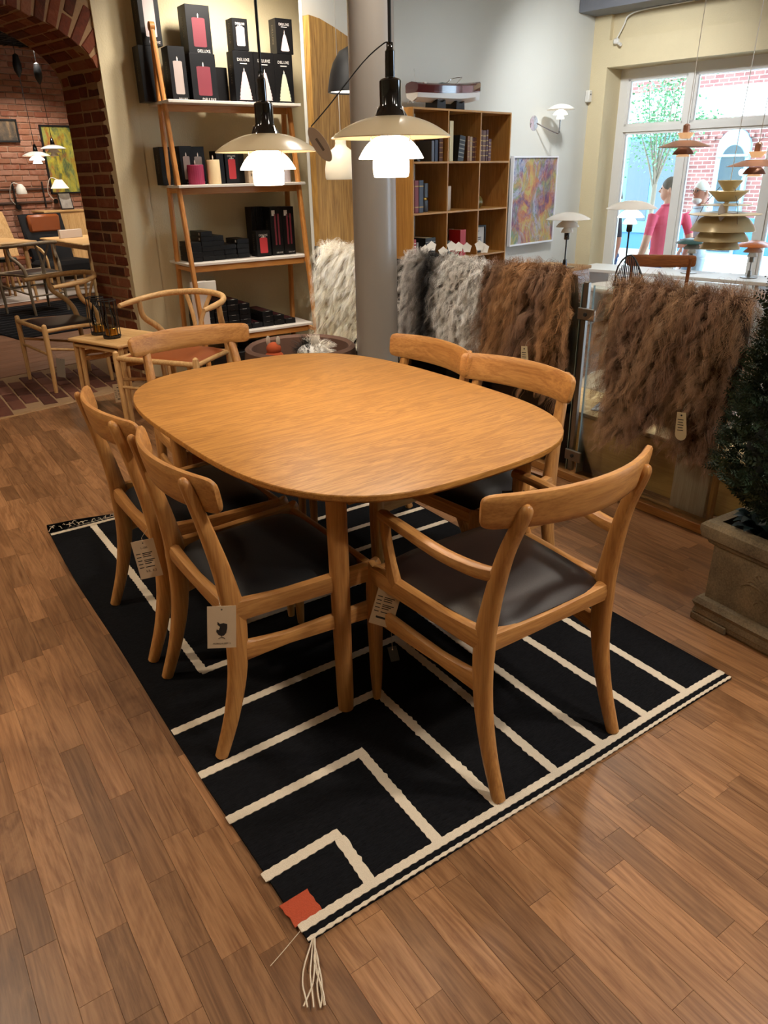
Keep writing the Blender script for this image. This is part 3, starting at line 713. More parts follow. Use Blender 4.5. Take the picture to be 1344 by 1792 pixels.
def spec_lines(w, h, price, head):
    L = [(head, 0.0, -0.012, 0.0085, 'CENTER')] if head else [(None, -w * .16, -0.014, (w * .32, .005), '')]
    for i in range(5):
        L.append((None, -w * .42, -0.030 - i * 0.011, (w * .20, .0026), ''))
        for q in range(2 if i in (0, 2) else 1): L.append((None, -w * .14, -0.030 - i * 0.011 - q * .005, (w * (.44, .36, .48, .30, .40)[i] * (1 - .2 * q), .0026), ''))
    L.append((price, 0.004, -h * 0.72, 0.0105, 'CENTER') if price else (None, -w * .28, -h * .74, (w * .56, .006), '')); return L
vr = Vector((0.829, -0.559, 0))
# chair L1: tag hanging on the near rear post, turned to the viewer
hang_tag('kraft tag with black chair logo hanging on the nearest left chair', basis(V(0.90, -0.38, -0.10), V(0.16, 0.10, 1), (0.532, 1.512, 0.475)), 0.070, 0.112, [('MØBELHUSET 2', 0, -0.088, 0.0062, 'CENTER')], True, loopto=[(0.535, 1.53, 0.485), (0.545, 1.56, 0.49)])
hang_tag('kraft price tag hanging between the two left dining chairs', basis(V(0.90, -0.38, 0.12), V(-0.02, 0.18, 1), (0.500, 2.028, 0.455)), 0.066, 0.120, spec_lines(0.066, 0.12, 'KR. 4.2', 'L-288'), loopto=[(0.505, 2.05, 0.466), (0.535, 2.09, 0.47)])
hang_tag('kraft price tag tied to the near armchair leg', basis(V(0.72, -0.66, -0.26), V(0.05, 0.2, 1), (0.985, 1.435, 0.415)), 0.066, 0.125, spec_lines(0.066, 0.125, '', ''), loopto=[(0.982, 1.45, 0.385), (0.968, 1.50, 0.36), (0.975, 1.515, 0.335)])
hang_tag('small dark key tag dangling below the armchair price tag', basis(V(0.8, -0.5, 0.2), V(0.1, 0.2, 1), (0.985, 1.43, 0.215)), 0.026, 0.045, (), False, plain('dark_green_tag', '1d211f', 0.4), [(0.983, 1.432, 0.26), (0.985, 1.435, 0.30)], 'key_tag', ink=CHROME)
hang_tag('dark brown tag between the table and the near armchair backrest', basis(V(0.95, -0.25, -0.12), V(0.0, 0.3, 1), (1.452, 1.46, 0.565)), 0.075, 0.10, (), False, plain('dark_card', '2b211c', 0.6), [(1.455, 1.45, 0.58), (1.452, 1.43, 0.61)], ink=WHITEPAINT)
# ------------------------------------------------------------------ the two pendant lamps above the table
SHADE = plain('cream_lamp_glass', 'd9c8a6', 0.22, spec=0.5, coat=0.3)
OPALLIT = plain('lit_opal_glass', 'fff4e0', 0.3, emit=(1.0, 0.86, 0.66, 1), estr=9.0)
def dome(m, R, h, r0, zr, n=40, th=0.002, e=2.3):
    prof = []
    for i in range(11):
        s_ = i / 10; r = r0 + (R - r0) * s_; prof.append((r, zr + h * (1 - ((r - r0 * 0.0) / R) ** e)))
    inner = [(r - th * .3, z - th) for r, z in prof[::-1]]
    return m.ring_loft([[Vector((r * math.cos(2 * PI * k / n), r * math.sin(2 * PI * k / n), z)) for k in range(n)] for r, z in prof + inner], cap=False, closed=True)
def table_pendant(label, loc, s=1.0, cordtop=2.95):
    t = thing('pendant_lamp', label, 'lamp', loc, 0, 'pendant lamps above the table')
    m = MB(); dome(m, 0.160 * s, 0.052 * s, 0.03 * s, 0.0); m.build('upper_shade', SHADE, t)
    m = MB(); dome(m, 0.087 * s, 0.055 * s, 0.024 * s, -0.050 * s, e=3.0); m.build('middle_shade', OPALLIT, t)
    m = MB(); m.lathe([(0.046 * s, -0.045 * s), (0.049 * s, -0.060 * s), (0.0485 * s, -0.085 * s), (0.046 * s, -0.096 * s), (0.040 * s, -0.0975 * s), (0.0, -0.098 * s)], 32); m.build('lower_shade', OPALLIT, t)
    m = MB(); m.lathe([(0.045 * s, 0.046 * s), (0.043 * s, 0.052 * s), (0.034 * s, 0.066 * s), (0.0285 * s, 0.076 * s), (0.0285 * s, 0.130 * s), (0.025 * s, 0.134 * s), (0.013 * s, 0.138 * s), (0.0125 * s, 0.196 * s), (0.009 * s, 0.20 * s), (0.0085 * s, 0.215 * s)], 28); m.build('socket', BLACKGLOSS, t)
    for k in range(3):
        a = 2 * PI * k / 3 + 0.9; m = MB()
        m.tube([(0.036 * s * math.cos(a), 0.036 * s * math.sin(a), 0.07 * s), (0.060 * s * math.cos(a), 0.060 * s * math.sin(a), 0.0), (0.056 * s * math.cos(a), 0.056 * s * math.sin(a), -0.035 * s)], 0.002 * s, 6); m.build('strut', CHROME, t)
    m = MB(); m.tube([(0, 0, 0.21 * s), (0, 0, cordtop - loc[2])], 0.0045 * s, 8); m.build('cord', BLACKMATT, t)
    light('pendant_bulb', 'SPOT', (loc[0], loc[1], loc[2] - 0.101 * s), 9, WARM, (loc[0], loc[1], 0), spot_size=math.radians(165), spot_blend=0.8, shadow_soft_size=0.045)
    return t
table_pendant('cream dome pendant lamp in front of the grey column', (1.262, 1.803, 1.531))
table_pendant('cream dome pendant lamp in front of the candle shelf', (1.152, 2.323, 1.512))
# oval paper tag on the lamp's wire
t = thing('oval_tag', 'oval paper tag on a dark wire beside the nearer pendant lamp', 'tag'); t.matrix_world = basis(V(0.55, -0.62, 0.55), V(0.35, -0.45, 0.8), (1.050, 1.858, 1.548))
m = MB(); m.prism([(0.0185 * math.cos(2 * PI * k / 28), -0.040 + 0.047 * math.sin(2 * PI * k / 28)) for k in range(28)], -0.0005, 0.0005); m.build('card', plain('tag_paper', 'b8a795', 0.8), t, 0)
m = MB(); m.box((0, -0.04, 0.0007), (0.006, 0.034, 0.0005)); m.build('printed_line', plain('grey_ink', '6d6258', .7), t, 0)
Mi = t.matrix_world.inverted(); m = MB(); m.tube([Mi @ p for p in cr([(1.051, 1.857, 1.556), (1.10, 1.842, 1.605), (1.19, 1.82, 1.70), (1.244, 1.806, 1.742), (1.258, 1.803, 1.745)], 4)], 0.0016, 6); m.build('wire', BLACKMATT, t)

# ------------------------------------------------------------------ ladder shelf
WHITEBOARD = plain('white_board', 'd6cdc2', 0.5)
sh = thing('ladder_shelf', 'leaning wooden shelf with four white boards full of candle boxes', 'shelf', (0, 0, 0))
LX0, LX1 = 1.945, 2.865
def fy(z): return 5.10 + 0.33 * z / 2.31
def ry(z): return 5.555 - 0.125 * z / 2.31
for x in (LX0, LX1):
    m = MB(); m.sweep([(x, fy(0.0), 0.0), (x, fy(1.2), 1.2), (x, fy(2.31), 2.31)], 0.030, [0.042, 0.042, 0.036], (1, 0, 0), 12, 4); m.build('leg', SHELFWOOD, sh)
    m = MB(); m.sweep([(x, ry(0), 0.0), (x, ry(1.2), 1.2), (x, ry(2.31), 2.31)], 0.030, [0.042, 0.042, 0.036], (1, 0, 0), 12, 4); m.build('leg', SHELFWOOD, sh)
    m = MB(); m.lathe([(0.027, -0.0155), (0.027, 0.0155)], 20, (x, 5.43, 2.315), Matrix.Rotation(PI / 2, 3, 'Y')); m.build('top_joint', SHELFWOOD, sh)
ZB = (1.895, 1.387, 0.880, 0.368)
for z in ZB:
    m = MB(); m.rbox((2.415, (5.25 + 5.635) / 2, z - 0.009), (0.97, 0.385, 0.018), 0.002); bd = m.build('shelf_board', WHITEBOARD, sh, 0)
    m = MB(); m.rbox((2.405, max(fy(z) + .02, 5.27), z - 0.04), (0.90, 0.02, 0.042), 0.002); m.build('rail', wood('shelf_rail', 'a8672c', 'c08848', 0), sh, 0)
    for x in (LX0, LX1):
        m = MB(); m.rbox((x, (fy(z) + ry(z)) / 2, z - 0.035), (0.018, max(0.05, ry(z) - fy(z)), 0.03), 0.002); m.build('rail', wood('shelf_rail_y', 'a8672c', 'c08848', 1), sh, 0)

# ------------------------------------------------------------------ candle boxes
BOX = plain('black_carton', '0c0b0d', 0.45, spec=0.3)
LETTER = plain('white_print', 'cfcac4', 0.6)
GOLDP = plain('dim_gold_print', '6d6350', 0.6)
PW = plain('print_white_candle', 'cdbdb8', 0.6); PG = plain('print_grey_candle', '9c8d86', 0.6); PR = plain('print_red_candle', '6c1f2b', 0.6)
PRR = plain('print_bright_red', 'c2353c', 0.6); PPK = plain('print_pink_tree', 'd9bcbc', 0.6); PGT = plain('print_green_tree', 'c9ccae', 0.6); PFL = plain('print_flame', 'efe6d8', 0.5)
def flat(t, pts, y, mat, name):
    m = MB(); m.add([(x, y, z) for x, z in pts], [tuple(range(len(pts)))]); return m.build(name, mat, t, 0)
def candle_box(label, x0, x1, z0, z1, yf, dep, style, mat=None, group='candle boxes on the shelf', side=True, txt=True, rz=0.0):
    t = thing('candle_box', label, 'box', ((x0 + x1) / 2, yf + dep / 2, z0), rz, group); w = x1 - x0; h = z1 - z0; f = -dep / 2 - 0.0008
    m = MB(); m.rbox((0, 0, h / 2), (w, dep, h), 0.0012); cb_ = m.build('carton', BOX, t, 0)
    if style == 'pillar':
        c = w * 0.27; zb, zt = h * 0.14, h * 0.74
        pts = [(-c, zb + .004), (-c * .8, zb), (c * .8, zb), (c, zb + .004), (c, zt - .004), (c * .7, zt), (-c * .7, zt), (-c, zt - .004)]
        flat(cb_, pts, f, mat, 'print'); flat(cb_, [(-.003, zt), (.003, zt), (.0035, zt + .014), (0, zt + .026), (-.0035, zt + .014)], f, PFL, 'print')
    elif style == 'tree':
        pts = []; zb, zt = h * 0.05, h * 0.60; n = 8; c = w * 0.33
        rt = []
        for i in range(n + 1):
            q = i / n; wd = c * (1 - 0.80 * q ** 1.25); rt += [(wd, zb + (zt - zb) * q), (wd * 0.88, zb + (zt - zb) * (q + .35 / n))]
        rt = rt[:-1]; pts = rt + [(-x, z) for x, z in rt[::-1]]
        flat(cb_, pts, f, mat, 'print'); flat(cb_, [(-.003, zt), (.003, zt), (.0035, zt + .012), (0, zt + .024), (-.0035, zt + .012)], f, PFL, 'print')
    elif style == 'cone':
        c = w * .26; zb, zt = h * .10, h * .58
        flat(cb_, [(-c, zb), (-c * .7, zb - .005), (c * .7, zb - .005), (c, zb), (c * .3, zt - .012), (0, zt), (-c * .3, zt - .012)], f, mat, 'print'); flat(cb_, [(-.003, zt), (.003, zt), (0, zt + .022)], f, PFL, 'print')
    elif style == 'taper':
        for dx in (-w * .12, w * .16): flat(cb_, [(dx - .007, h * .22), (dx + .007, h * .22), (dx + .007, h * .86), (dx - .007, h * .86)], f, mat, 'print')
        flat(cb_, [(-w * .38, h * .82), (-w * .1, h * .82), (-w * .1, h * .93), (-w * .38, h * .93)], f, LETTER, 'print')
    FM = lambda x, z: basis(V(1, 0, 0), V(0, 0, 1), (x, f - 0.0003, z))
    if txt:
        if style in ('tree', 'cone') or mat in (PRR,) or (style == 'pillar' and h < .2):
            text('DELUXE', w * 0.17, LETTER, cb_, FM(0, h * 0.83)); flat(cb_, [(-w * .17, h * .75), (w * .17, h * .75), (w * .17, h * .768), (-w * .17, h * .768)], f, LETTER, 'print')
        elif style in ('pillar', 'taper'): text('DELUXE', w * 0.15, LETTER, cb_, FM(w * 0.12, h * 0.055))
    if side: text('DELUXE', min(dep, .09) * 0.36, GOLDP, cb_, basis(V(0, 0, -1), V(0, -1, 0), (-w / 2 - 0.0008, 0, h * 0.55)))
    return t
Z1 = ZB[0]
candle_box('tall black box with white pillar candle, top of the far left stack', 1.895, 2.030, 2.218, 2.56, 5.49, 0.12, 'pillar', PW)
candle_box('tall black box under the white-candle box, half behind the shelf leg', 1.860, 1.975, Z1, 2.217, 5.49, 0.12, 'plain', None, txt=False)
candle_box('black box with greyish pillar candle beside the shelf leg, upper board', 2.03, 2.143, Z1, 2.215, 5.42, 0.12, 'pillar', PG)
candle_box('black box with dark red candle, upper one of its stack', 2.178, 2.345, 2.181, 2.455, 5.42, 0.13, 'pillar', PR)
candle_box('black box with dark red candle, lower one of its stack', 2.165, 2.345, Z1, 2.180, 5.40, 0.13, 'pillar', PR)
candle_box('plain black box standing left of the pink tree boxes', 2.365, 2.455, Z1, 2.115, 5.47, 0.12, 'plain', None, txt=False)
candle_box('small black box with white candle above the pink tree box', 2.448, 2.558, 2.200, 2.382, 5.305, 0.10, 'pillar', PW)
candle_box('black box with pink tree candle below the small white-candle box', 2.433, 2.580, Z1, 2.198, 5.305, 0.10, 'tree', PPK)
candle_box('black box with pink tree candle, middle one behind the pendant cord', 2.583, 2.736, Z1, 2.198, 5.305, 0.10, 'tree', PPK)
candle_box('black box with pale green ribbed tree candle, far right upper board', 2.738, 2.880, Z1, 2.196, 5.305, 0.10, 'tree', PGT)
candle_box('small black box with pale cone candle above the green tree box', 2.767, 2.895, 2.198, 2.405, 5.305, 0.10, 'cone', PPK)
Z2 = ZB[1]
candle_box('black box at the left end of the second board behind the shelf leg', 1.90, 1.975, Z2, 1.625, 5.46, 0.12, 'plain', None, txt=False)
candle_box('slim black box with lilac-grey candle on the second board', 2.03, 2.118, Z2, 1.63, 5.43, 0.10, 'pillar', PG)
candle_box('black box with grey candle behind the crimson candle', 2.125, 2.225, Z2, 1.628, 5.47, 0.10, 'pillar', PG)
candle_box('black box left of the red-candle box on the second board', 2.29, 2.345, Z2, 1.60, 5.42, 0.12, 'plain', None, txt=False)
candle_box('black box with bright red candle on the second board', 2.35, 2.450, Z2, 1.602, 5.41, 0.11, 'pillar', PRR)
candle_box('dark box between the red-candle box and the ceramic house', 2.455, 2.51, Z2, 1.59, 5.44, 0.10, 'plain', None, txt=False)
def wax(label, x, y, z, r, h, col, ribs=0):
    t = thing('candle', label, 'candle', (x, y, z), 0, 'wax candles on the second board')
    m = MB(); n = 48 if ribs else 24; rings = []
    for (rr_, zz) in ((r * .96, 0), (r, .003), (r, h - .004), (r * .96, h), (r * .4, h - .003)):
        rings.append([Vector(((rr_ - (0.0012 if ribs and k % 2 else 0)) * math.cos(2 * PI * k / n), (rr_ - (0.0012 if ribs and k % 2 else 0)) * math.sin(2 * PI * k / n), zz)) for k in range(n)])
    m.ring_loft(rings); m.build('wax_body', plain('wax_' + col, col, 0.55), t, 25)
    m = MB(); m.lathe([(0.0015, h - .004), (0.004, h + .008), (0.0045, h + .014), (0.0025, h + .024), (0.0005, h + .031)], 10); m.build('flame', PFL, t)
wax('crimson ribbed pillar candle on the second board', 2.108, 5.37, Z2, 0.056, 0.125, '8f2346', 1)
wax('cream pillar candle right of the crimson one', 2.238, 5.36, Z2, 0.045, 0.155, 'd9bf93')
t = thing('ceramic_house', 'small beige ceramic candle house with six window slots', 'ornament', (2.545, 5.40, Z2))
m = MB(); m.rbox((0, 0, .065), (0.085, 0.07, 0.13), 0.003); m.build('house_body', plain('beige_ceramic', 'bda88f', 0.5), t, 0)
for i in range(3):
    for j in range(2): m = MB(); m.box((-.022 + i * .022, -.0352, .055 + j * .033), (0.007, 0.001, 0.019)); m.build('window_slot', BLACKMATT, t, 0)
t = thing('ceramic_cylinder', 'plain white ceramic pot right end of the second board', 'pot', (2.79, 5.40, Z2)); m = MB(); m.lathe([(0.06, 0), (0.062, .004), (0.062, .148), (0.060, .15), (0.056, .15), (0.055, .02), (0, .018)], 28); m.build('pot_body', plain('white_ceramic', 'd7d0d6', 0.4), t)
t = thing('glass_holder', 'small dark glass candle holder on the second board', 'candle holder', (2.675, 5.41, Z2)); m = MB(); m.lathe([(0.03, 0), (0.032, .004), (0.032, .10), (0.029, .10), (0.028, .01), (0, .008)], 20); m.build('glass_body', plain('smoke_glass', '2a2c26', 0.1, spec=0.6), t)
# flat boxes stacked on the third board
Z3 = ZB[2]; LAB3 = 'flat black candle box in the stacks on the third board'
ORD = ('first', 'second', 'third', 'fourth', 'fifth', 'sixth', 'seventh', 'eighth')
def flat_box(label, x0, x1, z, hgt, yf, dep, group, red=False):
    t = thing('candle_box', label, 'box', ((x0 + x1) / 2, yf + dep / 2, z), 0, group)
    m = MB(); m.rbox((0, 0, hgt / 2), (x1 - x0 - .002, dep, hgt - .001), 0.0015); c = m.build('carton', BOX, t, 0)
    m = MB(); m.box((0, -dep / 2 + 0.004, hgt - .0004), (0.03, 0.006, 0.0012)) if red else m.box((-(x1 - x0) / 2 - .0001, -dep / 2 + .03, hgt * .5), (0.002, 0.016, hgt * .5)); m.build('sticker', LETTER, c, 0)
    if red:
        m = MB(); m.box((-.018, .02, hgt - .0004), (0.012, dep * .8, 0.001)); m.box((.018, .02, hgt - .0004), (0.012, dep * .8, 0.001)); m.build('print', PR, c, 0)
    return t
def stack(si, n, x0, x1, yf, dep, hgt, z0, what, where, group, red=False):
    for i in range(n):
        lab = '%s, %s up in %s stack from left on %s' % (what, ORD[i], ORD[si], where)
        flat_box(lab, x0 + RNG.uniform(-.002, .002), x1 + RNG.uniform(-.002, .002), z0 + i * hgt, hgt, yf + RNG.uniform(-.004, .004), dep, group, red)
G3 = 'flat boxes on the third board'
for si, (n, x0, x1, yf) in enumerate(((4, 1.99, 2.078, 5.34), (6, 2.082, 2.172, 5.35), (5, 2.176, 2.265, 5.37), (3, 2.272, 2.366, 5.39), (4, 2.37, 2.465, 5.38))):
    stack(si, n, x0, x1, yf, 0.21, 0.0335, Z3, 'flat black box', 'third board', G3)
candle_box('small black box with bright red candle on the third board', 2.512, 2.628, Z3, 1.062, 5.35, 0.10, 'pillar', PRR)
for i in range(7):
    candle_box('%s thin upright black box from the left behind the red-candle box' % ORD[i], 2.555 + i * 0.0185, 2.573 + i * 0.0185, Z3, 1.222, 5.50 - i * 0.004, 0.10, 'plain', None, 'thin upright boxes on the third board', side=False, txt=False)
candle_box('tall black box with two dark red tapers, left of the pair', 2.645, 2.742, Z3, 1.222, 5.36, 0.13, 'taper', PR)
candle_box('tall black box with two dark red tapers, right of the pair', 2.748, 2.842, Z3, 1.220, 5.36, 0.13, 'taper', PR)
# fourth board
Z4 = ZB[3]; G4 = 'flat boxes on the lowest board'; LAB4 = 'long flat black taper box stacked on the lowest board'
for si, (n, x0, x1) in enumerate(((6, 2.02, 2.11), (6, 2.114, 2.212), (6, 2.216, 2.305), (5, 2.31, 2.398), (1, 2.402, 2.492), (3, 2.496, 2.588), (2, 2.592, 2.682), (1, 2.688, 2.78))):
    stack(si, n, x0, x1, 5.32, 0.29, 0.0385, Z4, 'long taper box', 'lowest board', G4, True)
t = thing('price_board', 'white price board leaning on the left shelf leg', 'sign', (1.99, 5.27, 0.42)); m = MB(); m.rbox((0, 0, .17), (0.12, 0.012, 0.34), .002); m.build('panel', plain('white_card', 'cbbdb2', 0.6), t, 0); m = MB(); m.rbox((.05, -.004, .30), (0.16, 0.02, 0.07), .002); m.build('header', WHITEPAINT, t, 0)
m = MB(); m.tube([(0.0, 0.012, 0.0), (0.0, 0.05, -0.41)], 0.006, 6); m.build('stand', BLACKMATT, t)
# cartons on the floor under the shelf
for i, (x, y, z, w, h, lab) in enumerate(((2.18, 5.38, 0, .28, .20, 'black carton on the floor under the shelf, left one'), (2.50, 5.38, 0, .30, .22, 'black carton on the floor under the shelf, middle one'), (2.78, 5.44, 0, .24, .20, 'black carton on the floor under the shelf, right one'))):
    t = thing('carton_box', lab, 'box', (x, y, z), 0, 'cartons under the shelf'); m = MB(); m.rbox((0, 0, h / 2), (w, .26, h), .002); m.build('carton', BOX, t, 0)
    m = MB(); m.rbox((0, 0, h + .004), (w + .004, .264, .03), .002); m.build('lid', BOX, t, 0)
    text('DELUXE', .03, GOLDP, t, Matrix.Translation((0, 0, h + .0197)))
# ------------------------------------------------------------------ bookcase wall (things here use the far wall's own axes)
def wthing(name, label, cat, u, t, z, group=None, rz=0.0): return thing(name, label, cat, tuple(Wp(u, t, z)), TW + rz, group)
BKX = wood('bookcase_oak_x', '9d6a2e', 'c08c48', 0, rough=0.4)
bc = wthing('bookcase', 'open oak bookcase of square compartments against the far wall', 'bookcase', 0, 0, 0)
TKB = 0.014; WB = 1.173; DB = 0.335; ZR = [0.10, 0.45, 0.80, 1.15, 1.50, 1.85]
for i in range(4):
    m = MB(); m.rbox((TKB / 2 + i * (WB - TKB) / 3, DB / 2, (ZR[0] + ZR[-1]) / 2), (TKB, DB, ZR[-1] - ZR[0]), .0015); m.build('side_panel' if i in (0, 3) else 'divider', BOOKWOOD, bc, 0)
for i, z in enumerate(ZR):
    m = MB(); m.rbox((WB / 2, DB / 2, z), (WB - .002, DB - .002, TKB), .0015); m.build('shelf_board', BKX, bc, 0)
m = MB(); m.rbox((WB / 2, DB / 2 + .02, .05), (WB - .06, DB - .06, .10), .002); m.build('plinth', BKX, bc, 0)
PAGES = plain('book_pages', 'c9b994', 0.8)
def book(label, u0, u1, z0, z1, col, t0=0.035, dep=0.16, lean=0.0, bands=0, group='books in the oak bookcase', bandcol='b08a4a'):
    h = z1 - z0; w = u1 - u0 - .002
    k = wthing('book', label, 'book', (u0 + u1) / 2, t0 + dep / 2, z0, group); 
    if lean: k.rotation_euler = (0, lean, TW)
    m = MB(); m.rbox((-w / 2 + .0012, 0, h / 2), (.0024, dep, h), .0005); m.rbox((w / 2 - .0012, 0, h / 2), (.0024, dep, h), .0005); m.rbox((0, -dep / 2 + .0015, h / 2), (w, .003, h), .001)
    cv_ = m.build('cover', plain('book_' + col, col, 0.5), k, 0)
    m = MB(); m.box((0, .002, h / 2), (w - .004, dep - .008, h - .006)); m.build('pages', PAGES, k, 0)
    for i in range(bands):
        m = MB(); m.box((0, -dep / 2 - .0004, h * (.18 + .64 * i / max(1, bands - 1))), (w * .96, .0016, h * .035)); m.build('spine_band', plain('band_' + bandcol, bandcol, 0.5), cv_, 0)
def sz(i): return ZR[i] + TKB / 2
R1Z, R2Z, R3Z = sz(4), sz(3), sz(2)
book('dark book leaning flat in the top left compartment', 0.10, 0.125, R1Z, R1Z + .17, '33302c', dep=.17, lean=-0.75)
book('grey-blue book right of the leaning one, top left compartment', 0.243, 0.275, R1Z, R1Z + .14, '5c6068'); book('navy book in the top left compartment', 0.281, 0.315, R1Z, R1Z + .146, '2f3648'); book('brown leather book at the right of the top left compartment', 0.33, 0.372, R1Z, R1Z + .155, '5a382a', bands=4)
book('thin yellow folder upright in the top middle compartment', 0.425, 0.440, R1Z, R1Z + .275, 'b89a56'); book('tall cream book in the top middle compartment', 0.446, 0.492, R1Z, R1Z + .275, 'cfc193')
book('thick black book leaning in the top middle compartment', 0.545, 0.615, R1Z, R1Z + .18, '14120f', dep=.2, lean=0.14, bands=5, bandcol='8f8674')
for i, (a, c) in enumerate((('tan leather book beside the thick black one', '8a5c38'), ('pale leather book in the top middle compartment', 'a88a68'), ('dark red leather book in the top middle compartment', '4b221d'), ('brown leather book at the right end of the top middle compartment', '70452c'))):
    book(a, 0.662 + i * .031, 0.691 + i * .031, R1Z, R1Z + (.176, .172, .165, .168)[i], c, bands=4)
for i, (a, c, h) in enumerate((('tall brown leather book left in the top right compartment', '5b3527', .222), ('second tall brown leather book in the top right compartment', '64402e', .219), ('tall thin maroon book in the top right compartment', '50252a', .224), ('short maroon book in the top right compartment', '5a2c2c', .16))):
    book(a, 0.805 + (0, .046, .092, .122)[i], 0.805 + (.042, .086, .116, .158)[i], R1Z, R1Z + h, c, bands=5)
for i, (a, c) in enumerate((('pinkish book at the left of the second row', 'a0615c'), ('dark red book in the left compartment, second row', '7d2b30'), ('slate blue book in the left compartment, second row', '3b4250'))):
    book(a, 0.030 + (0, .030, .077)[i], 0.030 + (.026, .073, .125)[i], R2Z, R2Z + .225, c, bands=2)
book('red and white book left in the third row', 0.030, 0.075, R3Z, R3Z + .165, 'a3323a', bands=6, bandcol='d8cfc4'); book('thin grey book in the left compartment, third row', 0.080, 0.102, R3Z, R3Z + .14, '8b857d')
book('thick black book in the left compartment, third row', 0.18, 0.30, R3Z, R3Z + .165, '100f0e', dep=.22, bands=5, bandcol='7d7464')
book('dark blue book in the middle compartment, third row', 0.415, 0.447, R3Z, R3Z + .13, '23262c'); book('black and white book in the middle compartment, third row', 0.450, 0.478, R3Z, R3Z + .128, '55554f', bands=4, bandcol='c5c0b8')
book('wide red book in the middle compartment, third row', 0.60, 0.672, R3Z, R3Z + .20, 'b3161c', dep=.12, bands=0)
k = wthing('picture_card', 'brown floral picture card behind the red book', 'picture', 0.56, 0.20, R3Z); m = MB(); m.rbox((0, 0, .10), (.30, .008, .20), .001); m.build('card', plain('floral_card', '6d4a2b', 0.6, noise=0.7, nscale=30), k, 0); m = MB(); m.rbox((0, .05, .05), (.05, .09, .008), .001); m.build('easel_back', BLACKMATT, k, 0)
k = wthing('certificate_frame', 'black framed printed certificate in the right compartment, third row', 'picture frame', 0.90, 0.10, R3Z); 
m = MB(); 
for dx, dz, w, h in ((0, .007, .215, .014), (0, .208, .215, .014), (-.1, .107, .014, .215), (.1, .107, .014, .215)): m.rbox((dx, 0, dz), (w, .018, h), .002)
m.build('frame', BLACKMATT, k, 0); m = MB(); m.box((0, .003, .107), (.19, .004, .19)); m.build('print_sheet', plain('paper', 'cfc9c2', 0.7), k, 0)
for z in (.17, .12, .105, .09, .06, .05): m = MB(); m.box((0, -.0002, z), (.11 if z < .15 else .05, .003, .004)); m.build('text_line', INK, k, 0)
k = wthing('dark_vase', 'dark cylinder vase with a brass ring, second row left', 'vase', 0.235, 0.12, R2Z); m = MB(); m.lathe([(.044, 0), (.046, .004), (.046, .082), (.043, .084)], 24); m.build('lower_body', plain('slate_glaze', '34363c', 0.35), k); m = MB(); m.lathe([(.036, .082), (.038, .086), (.038, .100), (.036, .104)], 24); m.build('brass_ring', plain('brass', 'a8803a', 0.25, 1.0), k); m = MB(); m.lathe([(.043, .102), (.046, .104), (.046, .200), (.043, .203), (.0, .203)], 24); m.build('upper_body', plain('slate_glaze', '34363c', 0.35), k)
k = wthing('cream_jar', 'plain cream ceramic jar in the middle compartment, second row', 'jar', 0.495, 0.14, R2Z); m = MB(); m.lathe([(.062, 0), (.066, .01), (.068, .17), (.066, .176), (.061, .176), (.060, .03), (0, .028)], 32); m.build('jar_body', plain('cream_ceramic', 'c0ad97', 0.5), k); 
k = wthing('pineapple_jar', 'olive pineapple shaped jar in the right compartment, second row', 'jar', 0.905, 0.13, R2Z); m = MB(); n = 20; rings = []
for i in range(13):
    q = i / 12; r = .010 + .048 * math.sin(PI * min(1, q * .92 + .08)) ** .6
    rings.append([Vector(((r + (.003 if (k2 + i) % 2 else 0)) * math.cos(2 * PI * k2 / n), (r + (.003 if (k2 + i) % 2 else 0)) * math.sin(2 * PI * k2 / n), q * .10)) for k2 in range(n)])
m.ring_loft(rings); m.build('fruit_body', plain('olive_glaze', '6b5a22', 0.35), k, 20)
for i in range(9):
    a = i * 2.4; m = MB(); d_ = .018 + .002 * i; m.add([(0.010 * math.cos(a + 1.2), .010 * math.sin(a + 1.2), .098), (.010 * math.cos(a - 1.2), .010 * math.sin(a - 1.2), .098), (d_ * math.cos(a), d_ * math.sin(a), .138 - .002 * i), (d_ * .5 * math.cos(a), d_ * .5 * math.sin(a), .110)], [(0, 1, 2), (0, 2, 3), (1, 3, 2), (0, 3, 1)]); m.build('crown_leaf', plain('dark_leaf_glaze', '2a2a18', 0.4), k, 0)
# model speedboat on top of the bookcase
bt = wthing('model_boat', 'model motorboat with mahogany deck and white hull on the bookcase', 'model boat', 0.545, 0.16, ZR[-1] + .007); bt.scale = (1, 1, 1.35)
m = MB(); rings = []; NB = 18
for i in range(NB):
    q = i / (NB - 1); w = .075 * (1 - (abs(q - .35) / .66) ** 2.4 * .96) if q > .35 else .075 * (1 - .18 * ((.35 - q) / .35) ** 2); x = -.38 + .78 * q
    deck = .085 + .03 * q ** 2 + (.0); keel = .035 + .055 * max(0, q - .55) ** 1.6 * 2
    rings.append([Vector((x, -w, deck)), Vector((x, -w * .86, (deck + keel) / 2 - .005)), Vector((x, 0, keel)), Vector((x, w * .86, (deck + keel) / 2 - .005)), Vector((x, w, deck)), Vector((x, 0, deck + .006))])
m.ring_loft(rings); m.build('hull', plain('white_hull', 'd5d2ce', 0.3), bt, 35)
m = MB(); rings = []
for i in range(NB):
    q = i / (NB - 1); w = .0765 * (1 - (abs(q - .35) / .66) ** 2.4 * .96) if q > .35 else .0765 * (1 - .18 * ((.35 - q) / .35) ** 2); x = -.383 + .79 * q; deck = .085 + .03 * q ** 2
    rings.append([Vector((x, -w * .97, deck - .008)), Vector((x, -w * 1.01, deck + .028)), Vector((x, -w * .8, deck + .038)), Vector((x, 0, deck + .045)), Vector((x, w * .8, deck + .038)), Vector((x, w * 1.01, deck + .028)), Vector((x, w * .97, deck - .008))])
